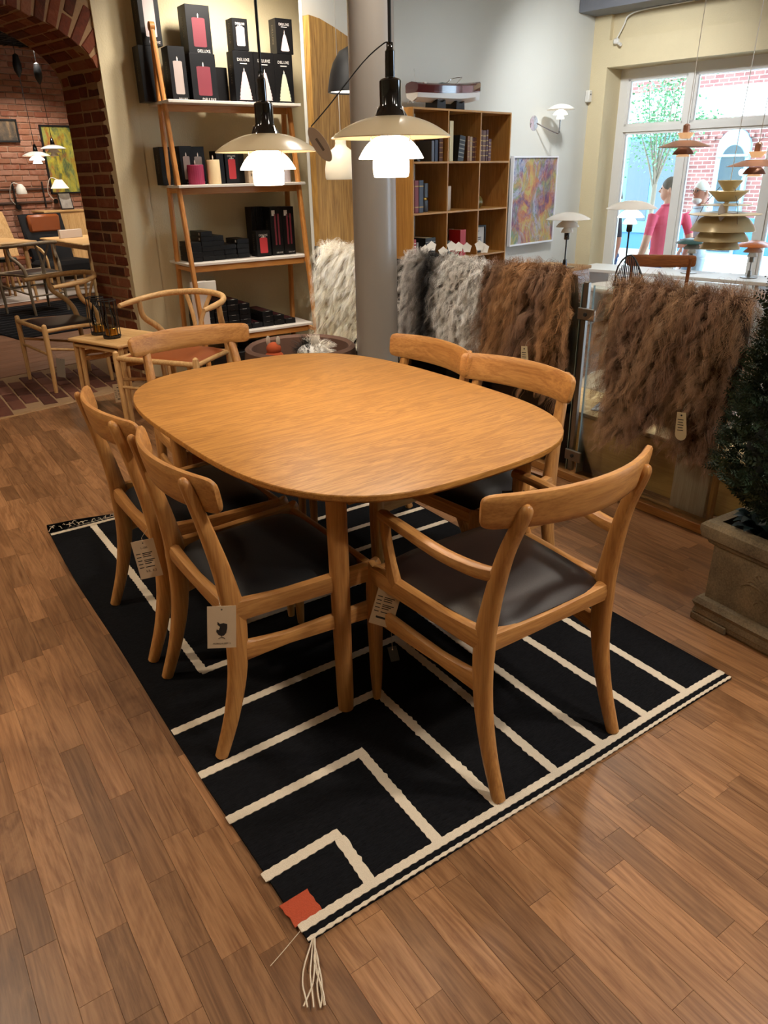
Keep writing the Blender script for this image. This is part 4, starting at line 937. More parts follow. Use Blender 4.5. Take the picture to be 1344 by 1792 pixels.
m.ring_loft(rings); m.build('deck', plain('mahogany_gloss', '4a1218', 0.12, coat=0.8), bt, 35)
m = MB(); m.tube(cr([(.04, -.06, .13), (.12, -.05, .165), (.17, 0, .172), (.12, .05, .165), (.04, .06, .13)], 4), .002, 6); m.build('windscreen_frame', CHROME, bt)
m = MB(); m.rbox((-.02, 0, .128), (.15, .085, .012), .003); m.build('cockpit', plain('teal_seat', '2d4a48', 0.5), bt)
m = MB(); m.rbox((-.30, 0, .124), (.03, .12, .008), .002); m.build('stern_stripe', WHITEPAINT, bt)
for x in (-.12, .10): m = MB(); m.prism([(-.05, 0), (.05, 0), (.045, .05), (.015, .038), (-.015, .038), (-.045, .05)], -.06, .06, Matrix.Rotation(PI / 2, 3, 'X'), (x, 0, 0)); m.build('stand', BLACKMATT, bt, 0)
m = MB(); m.tube([(-.34, 0, .12), (-.36, 0, .19)], .0012, 5); m.build('flag_pole', CHROME, bt)
for s_ in (-1, 1): m = MB(); m.tube([(-.34, s_ * .025, .05), (-.40, s_ * .025, .03)], .003, 6); m.build('propeller_shaft', CHROME, bt)
# painting, wall lamp, sensor, socket
k = wthing('abstract_painting', 'colourful abstract painting in a white frame beside the bookcase', 'painting', 2.03, 0.335, 0.785)
m = MB()
for dx, dz, w, h in ((0, 0.006, .72, .016), (0, .757, .72, .016), (-.355, .38, .012, .76), (.355, .38, .012, .76)): m.rbox((dx, 0, dz), (w, .036, h), .002)
m.build('frame', plain('white_frame', 'd9d9dc', 0.4), k, 0)
def art(name, cols, scale, dist=2.5):
    """abstract swirls: two noise-driven palettes mixed by a third noise"""
    kk = NT(name); tc = kk.n('ShaderNodeTexCoord')
    def layer(sc, off, cl):
        mp = kk.n('ShaderNodeMapping'); mp.inputs['Location'].default_value = (off, off * 1.7, -off); mp.inputs['Scale'].default_value = (1.5, 1, .8); kk.l(tc.outputs['Object'], mp.inputs[0])
        n1 = kk.n('ShaderNodeTexNoise', i_Scale=sc, i_Detail=9.0, i_Roughness=.68, i_Distortion=dist); kk.l(mp.outputs[0], n1.inputs['Vector'])
        rp = kk.n('ShaderNodeValToRGB'); e = rp.color_ramp.elements
        while len(e) < len(cl): e.new(.5)
        for i, c in enumerate(cl): e[i].position = .30 + .40 * i / (len(cl) - 1); e[i].color = rgb(c)
        kk.l(n1.outputs['Fac'], rp.inputs[0]); return rp.outputs[0]
    h = len(cols) // 2; a, b_ = layer(scale, 3.1, cols[:h]), layer(scale * 1.3, 8.4, cols[h:])
    n3 = kk.n('ShaderNodeTexNoise', i_Scale=scale * .8, i_Detail=8.0, i_Roughness=.7, i_Distortion=dist * .6); kk.l(tc.outputs['Object'], n3.inputs['Vector'])
    mr = kk.n('ShaderNodeMapRange'); mr.inputs[1].default_value = .42; mr.inputs[2].default_value = .58; kk.l(n3.outputs['Fac'], mr.inputs[0])
    mx = kk.n('ShaderNodeMix', data_type='RGBA'); kk.l(mr.outputs[0], mx.inputs[0]); kk.l(a, mx.inputs[6]); kk.l(b_, mx.inputs[7]); kk.l(mx.outputs[2], kk.b.inputs['Base Color']); kk.b.inputs['Roughness'].default_value = .5; return kk.m
m = MB(); m.box((0, .004, .38), (.70, .02, .745)); m.build('canvas', art('abstract_swirls', ['3c2a52', '6a3a5a', 'a8603a', 'b09a4a', '6f7a4a', '2a3050', '3c4a78', 'a0a2b4', '5f7a5a', 'a8a05a', '2f5a5a'], 3.4, 1.6), k, 0)
CHW = plain('lamp_white_glass', 'e6e2da', 0.25)
def tier_lamp(m_list, t, s, mats):
    for (R, h, r0, z, e), mt, nm in zip(m_list, mats, ('upper_shade', 'middle_shade', 'lower_shade')):
        m = MB(); dome(m, R * s, h * s, r0 * s, z * s, 32, .002, e); m.build(nm, mt, t)
GLOW = plain('softly_lit_shade', 'f2eadc', 0.4, emit=(1, .9, .74, 1), estr=2.2)
k = wthing('wall_lamp', 'white three-shade wall lamp with chrome arm above the painting', 'lamp', 2.02, 0.37, 1.80)
m = MB(); m.lathe([(.001, 0.0), (.062, .002), (.066, -.006), (.05, -.02), (.0, -.03)], 28, (0, 0, .02), Matrix.Rotation(-PI / 2, 3, 'X') @ Matrix.Scale(-1, 3)); m.build('wall_plate', CHROME, k)
m = MB(); m.tube(cr([(0, -.03, .02), (.05, -.09, -.02), (.11, -.16, -.06), (.135, -.18, -.065), (.14, -.185, -.02), (.14, -.185, .05)], 5), .0055, 8); m.build('arm', CHROME, k)
for (R, h, r0, z, e, mt, nm) in ((.125, .045, .02, .125, 2.2, CHW, 'upper_shade'), (.065, .04, .02, .085, 2.6, GLOW, 'middle_shade'), (.036, .04, .01, .05, 3.0, GLOW, 'lower_shade')):
    m = MB(); dome(m, R, h, r0, z, 32, .002, e); o = m.build(nm, mt, k); o.location = (.14, -.185, 0)
k = wthing('alarm_sensor', 'small white alarm sensor box in the wall corner', 'sensor', 2.872, 0.345, 2.02); m = MB(); m.rbox((0, 0, .05), (.055, .045, .10), .006); m.build('housing', WHITEPAINT, k); m = MB(); m.box((0, -.0232, .065), (.012, .002, .012)); m.build('lens', INK, k, 0)
k = wthing('ceiling_camera', 'white bracket and cable fixed on the lintel below the beam', 'camera', UC - .03, 0.11, 2.50); m = MB(); m.rbox((0, 0, 0), (.04, .05, .045), .008); m.build('housing', WHITEPAINT, k); m = MB(); m.tube([(-.01, -.03, -.02), (-.02, -.06, -.035)], .014, 10); m.build('lens_tube', WHITEPAINT, k); m = MB(); m.tube(cr([(0, 0, .02), (0, -.06, .12), (0, -.10, .19), (0, -.25, .215), (0, -.7, .22)], 4), .006, 7); m.build('cable', WHITEPAINT, k)
# rough timber slab leaning on the far wall
k = wthing('timber_slab', 'tall rough live-edge timber slab standing against the far wall', 'timber slab', -0.44, 0.335, 0)
m = MB(); L_ = [(-.215, 0), (.18, 0)]; ed = [(.18 + .02 * math.sin(z * 4) + .012 * math.sin(z * 11), z) for z in np.linspace(0.1, 2.26, 26)]
m.prism(L_ + ed + [(.10, 2.29), (0.0, 2.325), (-.12, 2.36), (-.215, 2.372)], -.03, .03, Matrix.Rotation(PI / 2, 3, 'X')); m.build('slab', SLABWOOD, k, 0)
# lamp behind the column, hanging bells
def pend(name, label, loc, parts, cordmat, top=2.95, r=.002):
    t = thing(name, label, 'lamp', loc)
    for nm, fn, mt in parts: m = MB(); fn(m); m.build(nm, mt, t)
    return t
t = thing('pendant_lamp', 'black bell pendant lamp half hidden by the grey column', 'lamp', (2.735, 4.31, 1.885))
m = MB(); prof = [(.145, 0), (.143, .02), (.13, .09), (.11, .15), (.07, .21), (.02, .235)]; m.ring_loft([[Vector((r * math.cos(2 * PI * q / 36), r * math.sin(2 * PI * q / 36), z)) for q in range(36)] for r, z in prof + [(a - .004, b_ - .003) for a, b_ in prof[::-1]]], cap=False, closed=True); m.build('bell_shade', BLACKMATT, t)
m = MB(); m.lathe([(.138, .006), (.138, .010)], 36); m.build('diffuser', GLOW, t); m = MB(); m.tube([(0, 0, .23), (0, 0, 1.09)], .003, 6); m.build('cord', BLACKMATT, t)
t = thing('pendant_lamp', 'white bottle shaped pendant lamp left of the grey column', 'lamp', (2.72, 4.44, 1.405))
m = MB(); m.lathe([(.0, .004), (.098, .0), (.104, .012), (.105, .06), (.095, .12), (.07, .165), (.038, .19), (.034, .205), (.034, .255), (.030, .262), (.0, .264)], 36); m.build('bottle_shade', plain('opal_bottle', 'cfc2aa', 0.35, emit=(1, .85, .6, 1), estr=.25), t)
m = MB(); m.tube([(0, 0, .26), (-.01, 0, 1.545)], .0022, 6); m.build('cord', WHITEPAINT, t)
t = thing('table_lamp', 'white dome lamp behind the column on the bookcase corner', 'lamp', tuple(Wp(0.085, 0.20, ZR[-1] + .007))); 
m = MB(); dome(m, .10, .05, .02, .055, 28); o = m.build('upper_shade', GLOW, t); o.location = (-.14, 0, 0); m = MB(); dome(m, .06, .035, .02, .022, 28); o = m.build('lower_shade', GLOW, t); o.location = (-.14, 0, 0); m = MB(); m.tube([(-.14, 0, .1), (-.07, 0, .15), (0, 0, .1), (0, 0, 0)], .005, 8); m.build('stem', CHROME, t); m = MB(); m.lathe([(.055, 0), (.055, .006), (.02, .012)], 24); m.build('foot', CHROME, t)

# ------------------------------------------------------------------ window display: sideboard, lamps, chair, pendants
k = thing('sideboard', 'low white sideboard with oak top near the window', 'sideboard', (4.36, 4.235, 0), TW); 
m = MB(); m.rbox((0, 0, .42), (.80, .38, .60), .004); m.build('body', plain('white_lacquer', 'cdd3dc', 0.35), k, 0); m = MB(); m.rbox((0, 0, .735), (.82, .40, .022), .003); m.build('top_board', PALE_X, k, 0)
for x in (-.2, .2): 
    m = MB(); m.rbox((x, -.193, .52), (.385, .012, .36), .002); d_ = m.build('door', plain('white_lacquer', 'cdd3dc', 0.35), k, 0)
for x in (-.36, .36):
    for y in (-.15, .15): m = MB(); m.tube([(x, y, 0), (x, y, .13)], .014, 10); m.build('leg', PALE_Z, k)
def table_lamp(label, loc, zt, shades, stem, R=.16, foot=.075, stemr=.006):
    t = thing('table_lamp', label, 'lamp', loc, 0, 'table lamps in the window display'); H_ = zt - loc[2]
    m = MB(); dome(m, R, R * .30, .02, H_ - R * .30, 36, .002, 2.2); m.build('upper_shade', shades[0], t)
    m = MB(); dome(m, R * .52, R * .28, .02, H_ - R * .62, 32, .002, 2.8); m.build('middle_shade', shades[1], t)
    m = MB(); dome(m, R * .28, R * .24, .012, H_ - R * .86, 28, .002, 3.0); m.build('lower_shade', shades[1], t)
    m = MB(); m.tube([(0, 0, .01), (0, 0, H_ - R * .7)], stemr, 10); m.build('stem', stem, t)
    m = MB(); m.lathe([(.016, H_ - R * 1.18), (.02, H_ - R * 1.15), (.02, H_ - R * .9), (.014, H_ - R * .86)], 16); m.build('socket', stem, t)
    m = MB(); m.lathe([(foot, 0), (foot, .006), (.018, .012), (.014, .06), (.0, .062)], 28); m.build('foot', stem, t); return t
table_lamp('white tiered table lamp on the low sideboard', (4.518, 4.14, .747), 1.145, (CHW, CHW), BLACKGLOSS, .165)
k = thing('side_table', 'small round white table under the larger window lamp', 'table', (4.53, 3.579, 0)); m = MB(); m.lathe([(.24, .64), (.245, .65), (.245, .66), (.24, .668), (0, .668)], 36); m.build('table_top', WHITEPAINT, k); m = MB(); m.tube([(0, 0, .02), (0, 0, .65)], .02, 12); m.build('pole', WHITEPAINT, k); m = MB(); m.lathe([(.17, 0), (.17, .012), (.03, .03)], 28); m.build('base', WHITEPAINT, k)
table_lamp('large white lit table lamp left of the window post', (4.53, 3.579, .669), 1.235, (CHW, GLOW), BLACKMATT, .172)
k = thing('display_shelf', 'low white display ledge in front of the window', 'ledge', tuple(Wp(UC - .33, -0.9, 0)), TW); m = MB(); m.rbox((0, 0, .54), (.44, 1.9, .03), .003); m.build('ledge_board', WHITEPAINT, k, 0)
for y in (-.8, .8): m = MB(); m.rbox((0, y, .263), (.40, .03, .525), .003); m.build('support', WHITEPAINT, k, 0)
DG = plain('dark_green_shade', '2c4a44', 0.3)
LG = Wp(UC - .33, -1.02, .556); table_lamp('dark green table lamp on the window ledge', tuple(LG), .86, (DG, CHW), STEEL, .15, .07)
LG = Wp(UC - .33, -1.55, .556); table_lamp('amber table lamp on the window ledge, half behind the conifer', tuple(LG), .86, (plain('amber_shade', 'c26a2a', 0.3), CHW), STEEL, .15, .07)
k = thing('wire_bowl', 'small black perforated metal bowl on the far counter', 'bowl', (4.12, 4.14, .747)); m = MB(); m.lathe([(.03, 0), (.05, .005), (.068, .03), (.074, .06), (.070, .06), (.060, .03), (.03, .012), (0, .012)], 28); m.build('bowl_shell', plain('black_wire', '1c1c1e', 0.4), k)
COPPER = plain('pale_copper', 'b98a74', 0.35, 0.35); COPIN = plain('copper_inside', 'd09a6a', 0.4, emit=(1, .6, .3, 1), estr=.5)
def copper_lamp(label, loc, s=1.0):
    t = thing('pendant_lamp', label, 'lamp', loc, 0, 'copper pendant lamps at the window')
    for (R, h, r0, z, e, mt, nm) in ((.175, .055, .06, 0, 1.15, COPPER, 'main_shade'), (.07, .05, .035, -.045, 2.4, COPPER, 'inner_shade'), (.045, .02, .02, -.058, 2, COPIN, 'lower_ring')):
        m = MB(); dome(m, R * s, h * s, r0 * s, z * s, 36, .002, e); m.build(nm, mt, t)
    m = MB(); m.ring_loft([[Vector((r * s * math.cos(2 * PI * q / 28), r * s * math.sin(2 * PI * q / 28), z * s)) for q in range(28)] for r, z in ((.03, .05), (.055, .085), (.053, .086), (.026, .052))], cap=False, closed=True); m.build('upper_collar', COPIN, t)
    m = MB(); m.lathe([(.022 * s, .05 * s), (.022 * s, .13 * s), (.01 * s, .14 * s)], 18); m.build('cap', COPPER, t)
    m = MB(); m.tube([(0, 0, .13 * s), (.02, -.01, 2.95 - loc[2])], .0022, 6); m.build('cord', WHITEPAINT, t)
copper_lamp('pale copper pendant lamp in front of the window post', (4.869, 3.470, 1.562)); copper_lamp('pale copper pendant lamp at the right edge of the window', (4.72, 2.84, 1.435), .95)
t = thing('pendant_lamp', 'large tiered cream and brass pendant lamp before the window', 'lamp', (4.242, 2.687, 1.0)); BR_ = plain('cream_brass', 'd6c59a', 0.28, 0.15); 
for (R, h, z, e, nm) in ((.112, .052, 0.0, 5, 'shade_ring'), (.152, .060, .045, 5, 'shade_ring'), (.178, .082, .100, 5, 'shade_ring'), (.200, .016, .188, 1.5, 'shade_ring'), (.140, .008, .238, 1.5, 'shade_ring')):
    m = MB(); dome(m, R, h, R * .45, z, 40, .003, e); m.build(nm, BR_, t)
for z0_, r0_, r1_ in ((.255, .05, .11), (.31, .028, .07)):
    m = MB(); m.ring_loft([[Vector((r * math.cos(2 * PI * q / 32), r * math.sin(2 * PI * q / 32), z)) for q in range(32)] for r, z in ((r0_, z0_), (r1_, z0_ + .055), (r1_ - .002, z0_ + .056), (r0_ - .003, z0_ + .002))], cap=False, closed=True); m.build('upper_collar', BR_, t)
m = MB(); m.tube([(0, 0, .02), (0, 0, .36)], .014, 10); m.build('core', BR_, t); m = MB(); m.tube([(0, 0, .35), (.03, -.02, 1.95)], .0022, 6); m.build('cord', WHITEPAINT, t)
for q in range(3): a = 2.1 * q; m = MB(); m.tube([(.05 * math.cos(a), .05 * math.sin(a), .33), (.12 * math.cos(a), .12 * math.sin(a), .24), (.16 * math.cos(a), .16 * math.sin(a), .12)], .002, 6); m.build('strut', CHROME, t)
m = MB(); m.prism([(.032 * math.cos(2 * PI * q / 20), .05 * math.sin(2 * PI * q / 20)) for q in range(20)], 0, .001, Matrix.Rotation(PI / 2, 3, 'X') @ Matrix.Rotation(.5, 3, 'Z'), (-.13, -.06, .20)); m.build('paper_tag', plain('tag_paper', 'b8a795', 0.8), t, 0)
TEAK_Y = wood('teak_y', '6e3d1c', '9a5c2e', 1); TEAK_Z = wood('teak_z', '6e3d1c', '9a5c2e', 2)
k = thing('window_chair', 'brown teak chair with curved top rail near the window', 'chair', (5.18, 3.76, 0), math.radians(216)); crest(k, .245, .80, .09, .235, .20, .022, 0, TEAK_Y)
for s_ in (-1, 1):
    m = MB(); m.sweep(cr([(.19, s_ * .2, 0), (.17, s_ * .2, .42), (.215, s_ * .205, .82)], 6), .028, .032, (0, 1, 0), 10, 2.5); m.build('leg', TEAK_Z, k); m = MB(); m.sweep([(-.2, s_ * .22, 0), (-.2, s_ * .22, .44)], .03, .03, (0, 1, 0), 10, 2.5); m.build('leg', TEAK_Z, k); m = MB(); m.rbox((0, s_ * .21, .41), (.38, .022, .05), .003); m.build('seat_rail', TEAK_Y, k)
m = MB(); pad(m, -.2, .17, .20, .21, .43, .45, .012); m.build('seat', plain('natural_cord', 'b09f88', 0.8), k)
# ------------------------------------------------------------------ glass railing
rl = thing('glass_railing', 'clear glass railing with steel posts carrying the sheepskins', 'railing', (0, 0, 0))
GLX = 2.755
for y0, y1 in ((0.2, 2.335), (2.40, 4.88)):
    m = MB(); m.box((GLX, (y0 + y1) / 2, .50), (.010, y1 - y0, .92)); m.build('pane', CLEAR, rl, 0)
    m = MB(); m.box((GLX, y1 - .002 if y0 < 1 else y0 + .002, .50), (.0104, .002, .92)); m.build('pane_edge', plain('glass_edge', 'b7c8c4', 0.15), rl, 0)
for y in (2.385, 4.90):
    m = MB(); m.rbox((GLX + .012, y, .485), (.022, .030, .97), .003); p_ = m.build('post', STEEL, rl, 0)
    for z in (.83, .135): m = MB(); m.rbox((GLX - .018, y - .035, z), (.014, .10, .055), .003); c_ = m.build('clamp', STEEL, p_, 0); m = MB(); m.lathe([(.009, 0), (.009, .004)], 14, (GLX - .026, y - .035, z), Matrix.Rotation(-PI / 2, 3, 'Y')); m.build('bolt', INK, p_)
m = MB(); m.rbox((GLX, 2.5, .022), (.075, 4.9, .044), .004); m.build('base_board', wood('skirt_oak', '8a5a2c', 'b07d45', 1), rl, 0)
k = thing('display_podium', 'low plywood display podium behind the glass railing', 'podium', (3.13, 2.75, 0))
PLY = wood('podium_ply', 'a07a42', 'b8924f', 1, rough=.5); m = MB(); m.rbox((0, 0, .275), (.38, 3.9, .02), .002); m.build('deck_board', wood('podium_deck', 'c2a06a', 'd6b988', 1, rough=.5), k, 0)
for i in range(4): m = MB(); m.rbox((-.18, -1.46 + i * .974, .132), (.02, .968, .263), .002); m.build('riser_panel', PLY, k, 0)
for i in (-1, 1): m = MB(); m.rbox((0, i * 1.94, .132), (.34, .02, .263), .002); m.build('riser_panel', PLY, k, 0)
k = thing('pale_board', 'pale whitewashed board standing behind the railing glass', 'board', (2.835, 1.745, 0)); m = MB(); m.rbox((0, 0, .36), (.025, .175, .72), .003); m.build('board_panel', wood('pale_board', 'a8927a', 'c2ae96', 2, rough=.6), k, 0); m = MB(); m.rbox((.02, -.10, .36), (.03, .02, .72), .002); m.build('edge_batten', OAK_Z, k, 0)
k = thing('magazine', 'blue and white magazine lying on the podium', 'magazine', (3.12, 2.42, .286), .4); m = MB(); m.rbox((0, 0, .003), (.16, .22, .006), .001); m.build('pages', plain('magazine_blue', '8fa3b5', 0.4, noise=.5, nscale=25), k, 0); m = MB(); m.box((0, .06, .0066), (.13, .05, .0012)); m.build('print', WHITEPAINT, k, 0)
k = thing('lounge_sofa', 'cream upholstered lounge seat beyond the railing', 'sofa', (3.70, 2.80, 0), .3)
SOFA = plain('cream_fabric', 'b5a892', 0.9, bump=.4, bscale=300); m = MB(); m.rbox((0, 0, .19), (.6, .62, .14), .04); m.build('seat_cushion', SOFA, k); m = MB(); m.rbox((.26, 0, .38), (.13, .6, .34), .04); m.build('back_cushion', SOFA, k)
for x in (-.22, .22):
    for y in (-.22, .22): m = MB(); m.tube([(x, y, 0), (x, y, .13)], .014, 8); m.build('leg', BLACKMATT, k)
k = thing('wire_chair', 'black wire lounge chair with rounded back beyond the railing', 'chair', (4.30, 3.02, 0), 2.6)
for i in range(17):
    q = (i - 8) / 8; m = MB(); m.tube(cr([(-.25, q * .26, .42 + .03 * abs(q)), (0, q * .28, .36 + .05 * q * q), (.2, q * .30, .45 + .03 * q * q), (.27, q * .30, .70), (.28, q * .24, .93 - .16 * q * q)], 4), .0032, 5); m.build('wire', BLACKMATT, k)
for s_ in (-1, 1): m = MB(); m.tube([(-.2, s_ * .2, 0), (.2, s_ * .2, 0), (0, s_ * .2, .38)], .006, 6); m.build('sled_leg', BLACKMATT, k)
m = MB(); m.tube(cr([(-.25, -.26, .45), (0, -.30, .43), (.2, -.32, .52), (.28, -.25, .80), (.285, 0, .94), (.28, .25, .80), (.2, .32, .52), (0, .30, .43), (-.25, .26, .45)], 4), .006, 6); m.build('rim', BLACKMATT, k)
# white orchid behind the grey sheepskin
k = thing('orchid', 'white orchid in a pot above the grey sheepskin', 'plant', (3.14, 3.80, .286)); m = MB(); m.lathe([(.05, 0), (.065, .004), (.078, .12), (.074, .12), (.06, .10), (0, .10)], 24); m.build('pot', plain('white_ceramic', 'd7d0d6', 0.4), k)
PET = plain('orchid_petal', 'dcd8d0', 0.6); ro = random.Random(4)
for j in range(2): m = MB(); m.tube(cr([(0, 0, .1), (.02 - .04 * j, .01, .4), (-.03 + .05 * j, .02, .62), (-.10 + .16 * j, -.08 + .10 * j, .70), (-.15 + .26 * j, -.16 + .2 * j, .70)], 5), .003, 6); m.build('stem', plain('orchid_stem', '4c6a34', 0.6), k)
for j in range(8):
    c_ = Vector((-.13 + .037 * j + ro.uniform(-.015, .015), .14 - .042 * j + ro.uniform(-.02, .02), .70 + ro.uniform(-.015, .035))); ax = Vector((-.6 + ro.uniform(-.3, .3), -.75 + ro.uniform(-.3, .3), .2)).normalized(); sx = ax.cross(UP).normalized(); sy = sx.cross(ax); m = MB()
    for p_ in range(5):
        a = 2 * PI * p_ / 5 + .3; d_ = sx * math.cos(a) + sy * math.sin(a); e_ = ax.cross(d_); L_ = .033; 
        m.add([c_, c_ + d_ * L_ * .55 + e_ * .017 + ax * .006, c_ + d_ * L_ + ax * .002, c_ + d_ * L_ * .55 - e_ * .017 + ax * .006], [(0, 1, 2, 3)])
    m.build('flower', PET, k, 60)
for j in range(4): a = 1.6 * j; m = MB(); m.grid(lambda u, v: (math.cos(a) * u * .2 - math.sin(a) * (v - .5) * .06 * math.sin(PI * min(1, u * .95 + .05)), math.sin(a) * u * .2 + math.cos(a) * (v - .5) * .06 * math.sin(PI * min(1, u * .95 + .05)), .12 + .09 * math.sin(u * 2.4)), 8, 2); m.build('leaf', plain('orchid_leaf', '2f4a26', 0.4), k)

# ------------------------------------------------------------------ sheepskins
FUR = attr_mat('long_wool', 'Col', .62, .25)
def fleece(root_pts, root_nrm, cols, length, width, seed, wave=.012, clump=.55, grav=.75, name='fleece', parent=None, segs=5, flow=None):
    """long wool as thin tapered ribbons; one mesh"""
    r = np.random.default_rng(seed); n = len(root_pts); P = root_pts; N = root_nrm
    L = length * r.uniform(.6, 1.2, n)
    nc = max(20, n // 26); ci = r.integers(0, n, nc); 
    # nearest clump centre on a coarse hash
    d2 = ((P[:, None, :] - P[None, ci, :]) ** 2).sum(2) if n * nc < 3e7 else None
    if d2 is None:
        own = np.empty(n, int)
        for s0 in range(0, n, 2000): own[s0:s0 + 2000] = ((P[s0:s0 + 2000, None, :] - P[None, ci, :]) ** 2).sum(2).argmin(1)
    else: own = d2.argmin(1)
    cl = ci[own]; L = L * r.uniform(.7, 1.35, nc)[own]; ph = r.uniform(0, 6.28, nc)[own]; fq = r.uniform(1.2, 2.4, nc)[own]
    drift = r.normal(0, .35, (nc, 3))[own]
    g = np.array([0, 0, -1.0]); pts = np.zeros((n, segs + 1, 3)); pts[:, 0] = P
    dirv = N + r.normal(0, .18, (n, 3)) + drift * .5
    if flow is not None: dirv = dirv + flow
    for s_ in range(segs):
        q = (s_ + 1) / segs
        d = dirv * (1 - q * grav) + g * (q * grav * 1.3)
        # waves along the lock
        wv = np.stack([np.cos(ph + fq * 6.28 * q), np.sin(ph + fq * 6.28 * q), np.sin(ph * 1.7 + fq * 5 * q)], 1) * wave / (length / segs)
        d = d + wv * .6
        d /= np.linalg.norm(d, axis=1)[:, None]
        pts[:, s_ + 1] = pts[:, s_] + d * (L / segs)[:, None]
    # pull tips to the clump centre strand
    cen = pts[cl]
    for s_ in range(1, segs + 1):
        k_ = clump * (s_ / segs) ** 1.1; pts[:, s_] = pts[:, s_] * (1 - k_) + cen[:, s_] * k_
    side = np.cross(N, g); ln = np.linalg.norm(side, axis=1)[:, None]; side = np.where(ln > .05, side / np.maximum(ln, 1e-6), np.array([0, 1.0, 0])); side = side + r.normal(0, .5, (n, 3)); side /= np.linalg.norm(side, axis=1)[:, None]
    W_ = width * np.linspace(1, .25, segs + 1)
    v = np.empty((n, segs + 1, 2, 3)); v[:, :, 0] = pts + side[:, None, :] * W_[None, :, None]; v[:, :, 1] = pts - side[:, None, :] * W_[None, :, None]
    v = v.reshape(-1, 3); base = np.arange(n)[:, None] * (2 * (segs + 1)) + np.arange(segs)[None, :] * 2
    f = np.stack([base, base + 1, base + 3, base + 2], 2).reshape(-1, 4)
    me = bpy.data.meshes.new(name); me.vertices.add(len(v)); me.vertices.foreach_set('co', v.ravel().astype(np.float32)); me.loops.add(f.size); me.loops.foreach_set('vertex_index', f.ravel().astype(np.int32)); me.polygons.add(len(f)); me.polygons.foreach_set('loop_start', (np.arange(len(f)) * 4).astype(np.int32)); me.update(calc_edges=True)
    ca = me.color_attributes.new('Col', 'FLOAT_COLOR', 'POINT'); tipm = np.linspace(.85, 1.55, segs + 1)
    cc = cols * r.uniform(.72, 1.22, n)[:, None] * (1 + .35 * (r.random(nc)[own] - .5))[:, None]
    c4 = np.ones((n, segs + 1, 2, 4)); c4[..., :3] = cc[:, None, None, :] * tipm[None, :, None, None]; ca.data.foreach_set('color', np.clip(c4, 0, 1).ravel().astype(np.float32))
    me.materials.append(FUR); me.polygons.foreach_set('use_smooth', [True] * len(f)); o = link(name, me, parent); return o
def sheepskin(label, y0, y1, ztop, zf, zb, colfn, seed, n, length, hide, front=None, wave=.012, width=.00065, clump=.58):
    """hide folded over the rail: front flap towards the table, back flap behind; zf(v) is the lower edge of the front flap"""
    t = thing('sheepskin', label, 'sheepskin', (GLX, (y0 + y1) / 2, 0), 0, 'sheepskins over the glass railing'); r = np.random.default_rng(seed); yc = (y0 + y1) / 2
    def S(u, v, lift=0.0):
        # u 0..1 back hem -> over the top -> front hem ; v 0..1 across
        q = v * 2 - 1; edge = 1 - .10 * (abs(q) ** 3)
        y = (y0 + (y1 - y0) * v) - yc
        bf = ztop - zb; ff = ztop - zf(v); tot = bf + .07 + ff; s_ = u * tot
        fold = .012 * math.sin(v * 9 + seed) + .008 * math.sin(v * 21 + seed * 2)
        if s_ < bf: z = zb + s_; x = .030 + .012 * (1 - s_ / bf)
        elif s_ < bf + .07:
            a = (s_ - bf) / .07 * PI; x = .022 * math.cos(a) + .008 * 0; z = ztop + .014 * math.sin(a); x = x + (.008 if a < 1.57 else -.0)
        else:
            d_ = s_ - bf - .07; z = ztop - d_; x = -.022 - .02 * math.sin(min(1, d_ / .3) * PI / 2) - fold * min(1, d_ / .2)
        y += .02 * math.sin(z * 7 + seed) * (abs(q) ** 2) * (1 if q > 0 else -1)
        return Vector((x, y, z))
    m = MB(); m.grid(lambda u, v: S(u, v), 30, 16); h = m.build('hide', plain('hide_' + hide, hide, .9), t); sd = h.modifiers.new('thick', 'SOLIDIFY'); sd.thickness = .003
    NU, NV = 72, 40
    G = np.array([[S(a / NU, c / NV) for c in range(NV + 1)] for a in range(NU + 1)]); gu = np.gradient(G, axis=0); gv = np.gradient(G, axis=1); GN = np.cross(gu, gv); GN /= np.maximum(1e-9, np.linalg.norm(GN, axis=2))[:, :, None]
    uv = r.random((n, 2)); fu, fv = uv[:, 0] * NU, uv[:, 1] * NV; iu = np.minimum(fu.astype(int), NU - 1); iv = np.minimum(fv.astype(int), NV - 1); du, dv = (fu - iu)[:, None], (fv - iv)[:, None]
    bil = lambda Q: Q[iu, iv] * (1 - du) * (1 - dv) + Q[iu + 1, iv] * du * (1 - dv) + Q[iu, iv + 1] * (1 - du) * dv + Q[iu + 1, iv + 1] * du * dv
    pts = bil(G); nr = bil(GN); bf = ztop - zb
    zfv = np.array([zf(v) for v in np.linspace(0, 1, 101)]); s_ = uv[:, 0] * (bf + .07 + ztop - np.interp(uv[:, 1], np.linspace(0, 1, 101), zfv))
    out = np.where((s_ < bf)[:, None], np.array([1, 0, .1]), np.where((s_ > bf + .07)[:, None], np.array([-1, 0, .1]), np.array([0, 0, 1.0])))
    nr = np.where((nr * out).sum(1)[:, None] < 0, -nr, nr); nr[uv[:, 1] < .06] += np.array([0, -.8, 0]); nr[uv[:, 1] > .94] += np.array([0, .8, 0]); nr /= np.linalg.norm(nr, axis=1)[:, None]
    cols = np.array([colfn(u, v, Vector(p)) for (u, v), p in zip(uv, pts)])
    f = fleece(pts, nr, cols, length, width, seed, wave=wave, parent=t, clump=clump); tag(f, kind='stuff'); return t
def lin(h): return np.array(rgb(h)[:3])
cBR, cBR2, cDK = lin('80604a'), lin('b08c66'), lin('4a3022')
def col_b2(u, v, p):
    k = .5 + .5 * math.sin(p.y * 23 + p.z * 9); c = cBR * (1 - .45 * k) + cBR2 * (.45 * k); return c * 1.15 if p.z > .9 else c
